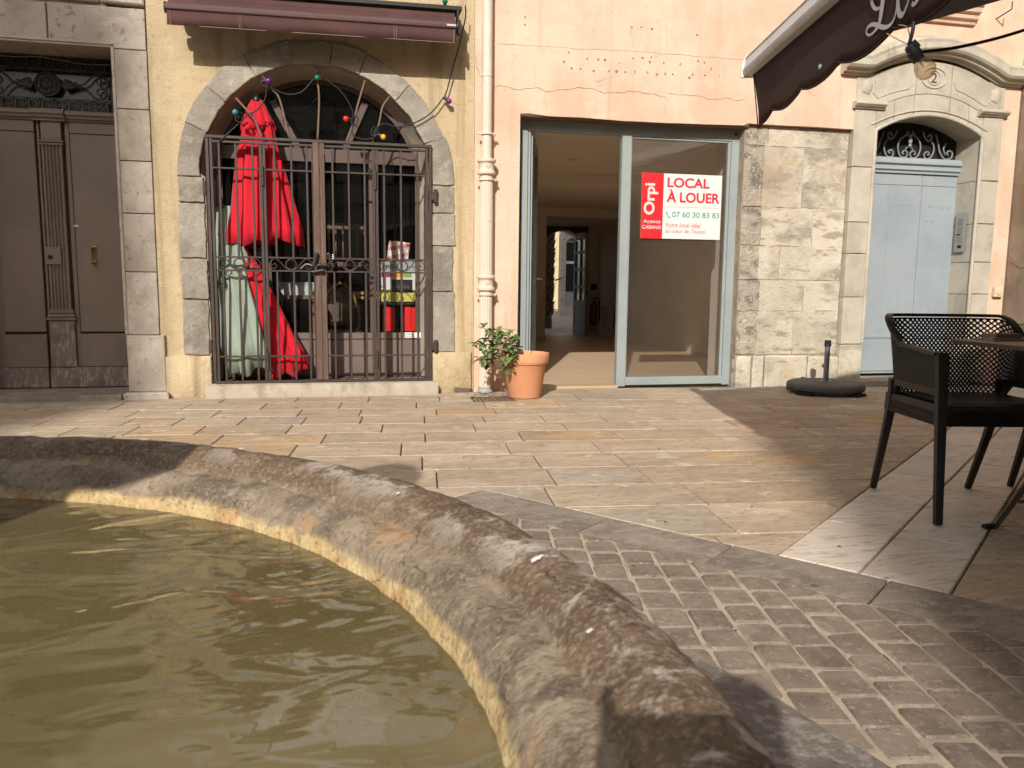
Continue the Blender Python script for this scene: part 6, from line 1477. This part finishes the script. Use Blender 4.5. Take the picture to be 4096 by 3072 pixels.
def build_chair(name, label, loc, rotz, group):
    root = thing(name, label, 'chair', loc, group, rotz)
    vs, fs = [], []; lattice(shell_pt, 66, 15, .62, vs, fs, (.012, .988), (.03, .97))
    mb = MB(); mb.add(vs, fs); o = mb.build('shell', m_plast, root, local=True, smooth=60, fix=False); o.modifiers.new('thickness', 'SOLIDIFY').thickness = .006
    # rims along the top and bottom of the shell
    N = 90
    sec = [(-.007, -.006), (.020, -.008), (.024, 0), (.020, .007), (-.007, .006)]
    MB().sweep([shell_pt(i/N, 1.0) for i in range(N+1)], [(-a, b) for a, b in sec], up=(0, 0, 1)).build('armrest', m_plast, root, local=True, smooth=50)
    MB().sweep([shell_pt(i/N, 0.0) for i in range(N+1)], [(-.006, -.016), (.006, -.016), (.008, .012), (-.008, .012)], up=(0, 0, 1)).build('lower_rim', m_plast, root, local=True, smooth=50)
    # seat
    def seat_pt(u, v):
        x = -.225+.45*u; y = -.285+.445*v; dip = .012*(1-(2*u-1)**2)*math.sin(v*math.pi)
        return Vector((x*(1-.06*v), y, .490-.012*v-dip-(.018*max(0, (.08-v)/.08)**2)))
    vs, fs = [], []; lattice(seat_pt, 24, 26, .55, vs, fs, (0, 1), (0, 1))
    mb = MB(); mb.add(vs, fs); o = mb.build('seat', m_plast, root, local=True, smooth=60, fix=False); o.modifiers.new('thickness', 'SOLIDIFY').thickness = -.006
    # aprons with filleted ends
    def apron(x0, x1, zt, zb, r):
        pts = [(x0, zt), (x0, zb-r)]+[(x0+r-r*math.cos(R(a)), zb-r+r*math.sin(R(a))) for a in range(0, 91, 15)]+[(x1-r+r*math.sin(R(a)), zb-r+r*math.cos(R(a))) for a in range(0, 91, 15)]+[(x1, zb-r), (x1, zt)]
        return pts
    MB().prism(apron(-.248, .248, .488, .464, .060), 'xz', -.298, -.272).build('front_apron', m_plast, root, local=True, bevel=.004)
    MB().prism(apron(-.215, .215, .476, .448, .045), 'xz', .135, .158).build('rear_apron', m_plast, root, local=True, bevel=.004)
    for s in (-1, 1):
        MB().prism(apron(-.285, .165, .484, .452, .05), 'yz', s*.248-.011, s*.248+.011).build('side_apron', m_plast, root, local=True, bevel=.004)
        fl = [(s*.257, -.266, .696), (s*.257, -.274, .64), (s*.255, -.288, .47), (s*.252, -.302, .25), (s*.245, -.312, .006)]
        secs = [(-.022, -.016), (.0, -.021), (.022, -.016), (.022, .016), (0, .019), (-.022, .016)]
        MB().sweep(smooth_path(fl, 4), secs, up=(0, -1, 0), scales=[1.05-.38*i/16 for i in range(17)]).build('leg', m_plast, root, local=True, smooth=50)
        MB().sweep([(s*.2448, -.312, .0055), (s*.2448, -.312, .0)], [(-.013, -.010), (.013, -.010), (.013, .010), (-.013, .010)], up=(0, -1, 0)).build('foot_pad', m_frame, root, local=True)
        bl = [(s*.245, .115, .55), (s*.243, .130, .45), (s*.237, .195, .25), (s*.228, .282, .006)]
        MB().sweep(smooth_path(bl, 4), [(-.021, -.013), (0, -.018), (.021, -.013), (.021, .013), (0, .018), (-.021, .013)], up=(0, 1, 0), scales=[1.05-.42*i/12 for i in range(13)]).build('leg', m_plast, root, local=True, smooth=50)
        MB().sweep([(s*.2278, .2825, .0055), (s*.2278, .283, .0)], [(-.012, -.009), (.012, -.009), (.012, .009), (-.012, .009)], up=(0, 1, 0)).build('foot_pad', m_frame, root, local=True)
    return root
RZ = math.atan2(-.2, .98)
ch1 = build_chair('terrace_chair', 'black perforated plastic armchair in full view by the table', (2.645, -3.965, 0), RZ, 'black terrace armchairs')
ch2 = copy_tree(ch1); ch2.location = (3.335, -4.055, 0); ch2['label'] = 'black plastic armchair cut off by the right edge of the picture'

# ------------------------------------------------------------------ folding table with napkin and cutlery
tbl = thing('bistro_table', 'grey metal folding bistro table cut off by the right edge', 'table', (2.9, -4.3, 0))
m_tab = MAT('grey_table_metal', (.105, .088, .074), .42, [((.13, .11, .095), 4, .45, .7, .6)], spec=.5)
def rrect(x0, x1, y0, y1, r): return [(x0+r-r*math.cos(R(a)), y0+r-r*math.sin(R(a))) for a in range(0, 91, 18)]+[(x1-r+r*math.sin(R(a)), y0+r-r*math.cos(R(a))) for a in range(0, 91, 18)]+[(x1-r+r*math.cos(R(a)), y1-r+r*math.sin(R(a))) for a in range(0, 91, 18)]+[(x0+r-r*math.sin(R(a)), y1-r+r*math.cos(R(a))) for a in range(0, 91, 18)]
TR = Matrix.Translation((2.517, -4.005, 0)) @ Matrix.Rotation(R(-2), 4, 'Z')
mb = MB(); mb.prism(rrect(0, .66, -.64, 0, .03), 'xy', .740, .722, .002); mb.xform(TR); mb.build('table_top', m_tab, tbl, smooth=40)
for dy, a, b in ((-.29, (.03, .0), (.58, .715)), (-.33, (.10, .715), (.66, .0))):
    mb = MB(); mb.bar((a[0], dy, a[1]), (b[0], dy, b[1]), .010, .026, up=(0, 0, 1)); mb.xform(TR); mb.build('leg', m_tab, tbl)
mb = MB(); mb.tube([(.03, -.29, .012), (-.015, -.29, .010)], .012, 8); mb.xform(TR); mb.build('foot_pad', m_rub, tbl, smooth=40)
mb = MB(); mb.tube([(.13, -.30, .11), (.60, -.30, .095)], .008, 8); mb.xform(TR); mb.build('stretcher', m_tab, tbl, smooth=60)
m_nap = MAT('beige_napkin', (.42, .33, .245), .85, [((.35, .27, .20), 6, .45, .65, .6)], [(120, .2, .001)])
def flat_item(name, label, cat, pts, z0, z1, mat, ch=.002, part='sheet'):
    t_ = thing(name, label, cat, (pts[0][0], pts[0][1], z0)); MB().prism(pts, 'xy', z1, z0, ch).build(part, mat, t_, smooth=40); return t_
flat_item('napkin', 'beige paper napkin laid on the bistro table', 'napkin', [(2.60, -4.045), (2.90, -4.035), (2.905, -4.145), (2.60, -4.155)], .7405, .747, m_nap)
t_ = flat_item('folded_napkin', 'folded brown napkin holder on the table napkin', 'napkin', [(2.63, -4.055), (2.765, -4.050), (2.765, -4.125), (2.63, -4.13)], .7475, .768, MAT('brown_napkin', (.30, .21, .15), .8), .004)
kn = thing('table_knife', 'steel table knife lying beside the fork on the table', 'knife', (2.72, -4.12, .75))
MB().prism([(2.70, -4.138), (2.88, -4.128), (2.885, -4.118), (2.70, -4.124)], 'xy', .7505, .748, .0008).build('blade', m_steel, kn); MB().tube([(2.70, -4.131, .750), (2.60, -4.136, .751)], .006, 8, flat=.5).build('handle', m_steel, kn, smooth=179)
fk = thing('table_fork', 'steel table fork with raised tines on the table napkin', 'fork', (2.82, -4.09, .75))
MB().sweep(smooth_path([(2.66, -4.098, .772), (2.74, -4.096, .765), (2.80, -4.094, .752), (2.835, -4.093, .750)], 4), [(-.006, -.0012), (.006, -.0012), (.006, .0012), (-.006, .0012)], up=(0, 0, 1)).build('handle', m_steel, fk)
MB().prism([(2.833, -4.082), (2.833, -4.104), (2.855, -4.106), (2.855, -4.080)], 'xy', .7535, .7505).build('fork_neck', m_steel, fk)
for k in range(4): MB().tube([(2.853, -4.083-.0066*k, .752), (2.88, -4.083-.0070*k, .765), (2.905, -4.083-.0074*k, .785)], .0020, 5).build('tine', m_steel, fk, smooth=179)

# ------------------------------------------------------------------ big awning over the terrace (its far end hangs into the picture)
ta = thing('terrace_awning', 'large dark brown awning with scalloped valance and white script at top right', 'awning', (1.95, -3.23, 1.7))
A0 = Vector((1.95, -3.23)); TL = 5.2; SL = .31; PJ = 3.85
def AP(t, z, off=0.0): p = A0+AD*t+AN*off; return Vector((p.x, p.y, z))
m_awn2 = MAT('brown_terrace_canvas', (.038, .017, .015), .75, [((.050, .024, .021), 3, .42, .68, .6)], [(240, .15, .001), (5, .3, .008)], spec=.25)
m_alu = MAT('white_awning_bar', (.68, .67, .66), .45, [((.46, .45, .44), 3, .4, .65, .5, (1, 1, 4))], spec=.5)
# canopy sheet
mb = MB(); vs = []
for i in range(15):
    for j in range(11):
        t = .10+TL*i/14; o_ = PJ*j/10; z = 1.965+SL*o_-.03*math.sin(j/10*math.pi)+.004*math.sin(i*2.1); p = AP(t, z, o_); vs.append(tuple(p))
mb.add(vs, [(i*11+j, i*11+j+1, (i+1)*11+j+1, (i+1)*11+j) for i in range(14) for j in range(10)])
mb.build('canopy', m_awn2, ta, smooth=179).modifiers.new('thickness', 'SOLIDIFY').thickness = .003
# front bar
sec = [(0, 1.945), (-.035, 1.950), (-.045, 1.968), (-.030, 2.035), (-.012, 2.045), (.03, 2.035), (.035, 1.955)]
mb = MB(); vs = []
for t in (.055, TL+.12):
    for o_, z in sec: vs.append(tuple(AP(t, z, o_)))
n = len(sec); mb.add(vs, [tuple(range(n)), tuple(range(n, 2*n))]+[(i, (i+1) % n, n+(i+1) % n, n+i) for i in range(n)]); mb.build('front_bar', m_alu, ta, bevel=.003)
mb = MB(); mb.prism([(-.05, 1.940), (-.05, 2.0), (-.03, 2.048), (.035, 2.040), (.04, 1.945)], 'xz', 0, .012); mb.v = [tuple(AP(.042+y, z, x)) for x, y, z in mb.v]; mb.build('end_cap', m_alu, ta, bevel=.003)
for z in (1.975, 2.03): MB().tube([AP(.06, z, -.0435 if z < 2 else -.034), AP(TL, z, -.0435 if z < 2 else -.034)], .0022, 5).build('bar_ridge', m_alu, ta)
# scalloped valance
def scal(t):
    ph = (t-.385)/.368; u = ph-math.floor(ph); return 1.722-.031*math.sin(u*math.pi)**.8-.004*(u-.5)
mb = MB(); vs = []; nx = 150; nz = 7
for i in range(nx+1):
    t = .10+TL*i/nx; lo = scal(t)
    if t < .13: lo = 1.690
    for j in range(nz):
        f = j/(nz-1); z = 1.947+(lo-1.947)*f; off = -.004+.010*f*math.sin(t*4.2+.6)+.006*f*noise.noise(Vector((t*6, f*2, 0)))+(.035*f*math.exp(-((t-.10)/.05)**2)); vs.append(tuple(AP(t, z, off)))
mb.add(vs, [(i*nz+j, i*nz+j+1, (i+1)*nz+j+1, (i+1)*nz+j) for i in range(nx) for j in range(nz-1)])
vo = mb.build('valance', m_awn2, ta, smooth=179, fix=False); vo.modifiers.new('thickness', 'SOLIDIFY').thickness = .002
def voff(t, z):
    f = (1.947-z)/(1.947-1.70); return -.004+.010*f*math.sin(t*4.2+.6)+.006*f*noise.noise(Vector((t*6, f*2, 0)))
MB().tube([AP(.10+TL*i/400, scal(.10+TL*i/400)+.003, voff(.10+TL*i/400, scal(.10+TL*i/400))-.003) for i in range(3, 160)], .0035, 6).build('valance_binding', m_awn2, ta, smooth=179)
MB().tube([AP(.103, z, -.006+.035*(1.947-z)/.257) for z in (1.945, 1.86, 1.78, 1.692)], .003, 6).build('valance_binding', m_awn2, ta, smooth=179)
m_script = MAT('white_script_paint', (.50, .49, .47), .7)
def ribbon(pts, widths, name='script_stroke'):
    P_ = smooth_path([(a, b, 0) for a, b in pts], 6); n = len(P_); vs = []
    for i, p in enumerate(P_):
        a = P_[max(0, i-1)]; b = P_[min(n-1, i+1)]; d = (b-a).normalized(); k = i/(n-1)*(len(widths)-1); q = int(min(k, len(widths)-2)); w_ = widths[q]+(widths[q+1]-widths[q])*(k-q)
        for s in (-1, 1):
            t, z = p.x-s*d.y*w_/2, p.y+s*d.x*w_/2; vs.append(tuple(AP(t, z, voff(t, z)-.0045)))
    MB().add(vs, [(2*i, 2*i+2, 2*i+3, 2*i+1) for i in range(n-1)]).build(name, m_script, ta, fix=False)
ribbon([(1.352, 1.905), (1.340, 1.878), (1.348, 1.850), (1.364, 1.828), (1.388, 1.814), (1.412, 1.814), (1.432, 1.83), (1.438, 1.86)], [.006, .016, .016, .012, .008, .007, .006])
ribbon([(1.447, 1.905), (1.432, 1.87), (1.424, 1.835), (1.416, 1.80), (1.408, 1.772), (1.392, 1.755), (1.362, 1.748), (1.335, 1.752), (1.320, 1.766), (1.332, 1.778), (1.366, 1.775), (1.405, 1.758), (1.440, 1.743), (1.470, 1.739), (1.492, 1.747), (1.505, 1.766), (1.513, 1.797), (1.518, 1.84)], [.018, .026, .026, .024, .018, .010, .007, .007, .009, .012, .014, .014, .012, .009, .007, .006, .005])
ribbon([(1.545, 1.868), (1.525, 1.84), (1.517, 1.80), (1.520, 1.770), (1.530, 1.752), (1.545, 1.746), (1.563, 1.755), (1.582, 1.775), (1.60, 1.80)], [.010, .014, .020, .022, .018, .010, .007, .006])
ribbon([(1.625, 1.83), (1.640, 1.80), (1.642, 1.775), (1.628, 1.757), (1.610, 1.752), (1.600, 1.760)], [.006, .016, .020, .014, .010, .014])
mb = MB(); p = AP(.964, 1.752, voff(.964, 1.752)-.004); mb.sphere(p, .010, 12, .4, 1, 1); mb.build('rivet', m_frame, ta, smooth=179)
# arms and wall rail of the awning
for t in (1.3, 4.2):
    a = AP(t, 1.99, .03); b = AP(t+.9, 2.40, 1.9); c = AP(t+.2, 2.95, PJ-.05)
    MB().tube([a, b], .022, 8).build('folding_arm', m_alu, ta, smooth=60); MB().tube([b, c], .026, 8).build('folding_arm', m_alu, ta, smooth=60)
mb = MB(); vs = []
for t in (0, TL+.2):
    for o_, z in ((PJ-.12, 3.08), (PJ+.02, 3.08), (PJ+.02, 3.26), (PJ-.12, 3.26)): vs.append(tuple(AP(t, z, o_)))
mb.add(vs, [(0, 1, 2, 3), (7, 6, 5, 4)]+[(i, (i+1) % 4, 4+(i+1) % 4, 4+i) for i in range(4)]); mb.build('wall_cassette', m_alu, ta)

# festoon lamp on the awning edge
fs_ = thing('festoon_lamp', 'clear festoon bulb in a black socket hanging by the terrace awning', 'lamp', tuple(AP(1.66, 1.60)))
sd = AP(1.675, 1.592, -.01); ax = Vector((.6, -.13, -.78)).normalized(); s0 = AP(1.618, 1.640, -.012)
mb = MB(); mb.tube([s0, s0+ax*.006, s0+ax*.018, s0+ax*.021, s0+ax*.038, s0+ax*.041, s0+ax*.053], .0185, 16, scales=[.55, .85, .85, 1.05, 1.05, .92, .92]); mb.build('socket', m_rub, fs_, smooth=40)
mb = MB(); mb.tube([s0+ax*.004+Vector((.008, 0, .012)), s0+ax*.026+Vector((.012, 0, .014))], .010, 8); mb.build('cable_clip', m_rub, fs_, smooth=40)
t_ = NT('clear_bulb_glass'); tb_ = t_.n('ShaderNodeBsdfTransparent'); tb_.inputs[0].default_value = (.93, .85, .74, 1); gb = t_.n('ShaderNodeBsdfGlossy'); gb.inputs['Roughness'].default_value = .04; df_ = t_.n('ShaderNodeBsdfTranslucent'); df_.inputs[0].default_value = (.75, .60, .45, 1)
mx1 = t_.n('ShaderNodeMixShader'); mx1.inputs[0].default_value = .16; t_.l(tb_.outputs[0], mx1.inputs[1]); t_.l(df_.outputs[0], mx1.inputs[2]); lw = t_.n('ShaderNodeLayerWeight'); lw.inputs[0].default_value = .35
mx2 = t_.n('ShaderNodeMixShader'); t_.l(t_.math('MULTIPLY', lw.outputs['Facing'], .6), mx2.inputs[0]); t_.l(mx1.outputs[0], mx2.inputs[1]); t_.l(gb.outputs[0], mx2.inputs[2]); m_bulbg = t_.done(mx2.outputs[0])
mb = MB(); prof_ = [(.0135, 0), (.017, .007), (.024, .018), (.0285, .032), (.028, .042), (.023, .054), (.013, .0615), (1e-4, .064)]
mb.lathe(prof_, (0, 0, 0), 24, caps=False); q_ = ax.to_track_quat('Z', 'Y').to_matrix().to_4x4(); mb.xform(Matrix.Translation(s0+ax*.049) @ q_); o = mb.build('bulb', m_bulbg, fs_, smooth=179)
mb = MB(); mb.tube([s0+ax*.053, s0+ax*.075], .004, 8, scales=[1, .4]); mb.build('filament_stem', MAT('filament_support', (.5, .42, .33), .3), fs_, smooth=60)
MB().tube(smooth_path([AP(1.629, 1.70, -.008), AP(1.632, 1.678, -.01), AP(1.628, 1.655, -.012), s0], 5), .0055, 6).build('cable', m_cab, fs_, smooth=179)
MB().tube(smooth_path([s0+ax*.03+Vector((.01, 0, .004)), (1.76, -4.83, 1.642), (1.944, -4.85, 1.694), (2.25, -4.88, 1.81), (2.9, -4.95, 2.12)], 8), .0050, 6).build('cable', m_cab, fs_, smooth=179)
MB().tube([AP(1.462, 1.718, -.006), s0], .0018, 5).build('steel_wire', m_steel, fs_)
MB().tube(smooth_path([AP(1.53, 1.722, -.004), AP(1.585, 1.70, -.006), AP(1.615, 1.665, -.01), s0], 5), .0018, 5).build('steel_wire', m_steel, fs_, smooth=179)

# ------------------------------------------------------------------ the photographer (behind the camera; only the phone's and hand's shadow reaches the rim)
ph = thing('mobile_phone', 'mobile phone whose shadow falls on the fountain rim', 'phone', (.03, -6.905, .945))
Mp = Matrix.Translation((.042, -6.905, .945)) @ Matrix.Rotation(R(-12.3), 4, 'Z') @ Matrix.Rotation(R(7), 4, 'X')
mb = MB(); mb.box(-.076, .076, 0, .008, -.037, .037); mb.xform(Mp); mb.build('phone_body', m_rub, ph, bevel=.006, seg=2)
per = thing('person', 'photographer in dark clothes leaning over the rim with a phone', 'person', (.36, -7.45, 0))
def skin_body(nodes, edges, name, mat, parent):
    me = bpy.data.meshes.new(name); me.from_pydata([n_[0] for n_ in nodes], edges, [])
    o = bpy.data.objects.new(name, me); COL.objects.link(o); o.parent = parent
    if parent.name in WORLD: o.matrix_parent_inverse = WORLD[parent.name].inverted()
    o.modifiers.new('skin', 'SKIN'); sv = me.skin_vertices[0].data
    for i, n_ in enumerate(nodes): sv[i].radius = (n_[1], n_[1]); sv[i].use_root = (i == 0)
    o.modifiers.new('sub', 'SUBSURF').levels = 2; o.modifiers['sub'].render_levels = 2
    me.materials.append(mat); return o
m_cloth = MAT('dark_clothing', (.03, .032, .04), .85); m_skin = MAT('skin', (.50, .30, .21), .55)
N_ = [((.22, -7.66, .60), .13), ((.20, -7.56, .78), .135), ((.16, -7.42, .94), .135), ((.13, -7.31, 1.04), .062), ((.12, -7.26, 1.09), .06), ((.112, -7.23, 1.15), .082), ((.108, -7.22, 1.21), .075),
      ((.0, -7.42, .95), .06), ((-.06, -7.22, .80), .043), ((-.03, -7.03, .87), .034), ((.32, -7.38, .95), .06), ((.36, -7.18, .80), .043), ((.21, -6.98, .87), .034),
      ((.12, -7.68, .56), .10), ((.08, -7.36, .50), .07), ((.10, -7.62, .12), .05), ((.08, -7.47, .045), .045), ((.34, -7.64, .56), .10), ((.34, -7.32, .50), .07), ((.38, -7.58, .12), .05), ((.36, -7.43, .045), .045)]
Ed = [(0, 1), (1, 2), (2, 3), (3, 4), (4, 5), (5, 6), (2, 7), (7, 8), (8, 9), (2, 10), (10, 11), (11, 12), (0, 13), (13, 14), (14, 15), (15, 16), (0, 17), (17, 18), (18, 19), (19, 20)]
skin_body(N_, Ed, 'body', m_cloth, per)
def hand(wrist, tips, palm):
    nodes = [(wrist, .024), (palm, .028)]; ed = [(0, 1)]
    for k, (a, b) in enumerate(tips):
        i = len(nodes); nodes += [(a, .0095), (b, .008)]; ed += [(1, i), (i, i+1)]
    skin_body(nodes, ed, 'hand', m_skin, per)
Lh, Rh = (-.03, -7.03, .87), (.21, -6.98, .87)
hand(Lh, [((-.048, -6.92, .975), (-.044, -6.90, 1.022)), ((-.045, -6.91, .945), (-.032, -6.878, .95)), ((-.045, -6.91, .925), (-.032, -6.878, .925)), ((-.04, -6.915, .905), (-.03, -6.885, .90)), ((-.005, -6.945, .90), (.015, -6.925, .93))], (-.035, -6.955, .915))
hand(Rh, [((.150, -6.91, .965), (.128, -6.895, .975)), ((.152, -6.91, .945), (.135, -6.89, .945)), ((.152, -6.915, .925), (.135, -6.895, .922)), ((.148, -6.925, .905), (.132, -6.905, .90)), ((.118, -6.965, .90), (.10, -6.948, .925))], (.155, -6.955, .91))
mb = MB(); mb.sphere((.110, -7.235, 1.205), .088, 16, .95, 1.05, .85); mb.build('hair', MAT('dark_hair', (.03, .02, .015), .7), per, smooth=179)

# ------------------------------------------------------------------ droppings on the rim, bits of litter on the paving
m_drop = MAT('bird_dropping', (.72, .70, .66), .8)
def splat(a, r, size, seed):
    cx_, cy_ = FC.x+math.cos(a)*r, FC.y+math.sin(a)*r
    # height of the rim at that radius
    z = None
    for (r0, z0), (r1, z1) in zip(prof[:-1], prof[1:]):
        if r0 <= r <= r1: z = z0+(z1-z0)*(r-r0)/(r1-r0); sl = (z1-z0)/(r1-r0); break
    rg_ = random.Random(seed); mb = MB(); n = 16; vs = [(cx_, cy_, z+.0075)]
    for k in range(n):
        t = 2*math.pi*k/n; q = size*(.45+.55*rg_.random()); dx_, dy_ = math.cos(t)*q*1.4, math.sin(t)*q
        x, y = cx_+dx_, cy_+dy_; rr = math.hypot(x-FC.x, y-FC.y); vs.append((x, y, z+sl*(rr-r)+.0062))
    mb.add(vs, [(0, 1+k, 1+(k+1) % n) for k in range(n)]); return mb.build('bird_dropping', m_drop, fnt)
for i, (a, r, s_) in enumerate(((R(12), 1.395, .008), (R(3), 1.375, .004), (R(52), 1.415, .005), (R(80), 1.41, .004), (R(30), 1.385, .003))): splat(a, r, s_, i)
rg = random.Random(77); lt = MB()
for i in range(170):
    x = rg.uniform(-2.2, 5.2); y = rg.uniform(-4.9, -.1); a = rg.uniform(0, 6.28); L = rg.uniform(.004, .013)
    if (Vector((x, y))-FC).length < 2.25: continue
    c_, s_ = math.cos(a)*L, math.sin(a)*L; z = .0045
    lt.add([(x-c_, y-s_, z), (x+s_*.5, y-c_*.5, z+.004), (x+c_, y+s_, z+.001), (x-s_*.5, y+c_*.5, z+.003)], [(0, 1, 2, 3)])
put(lt.build('ground_litter', MAT('dry_litter', (.16, .11, .07), .9), None), 'scattered dry crumbs and leaf bits on the paving', 'litter', kind='stuff')
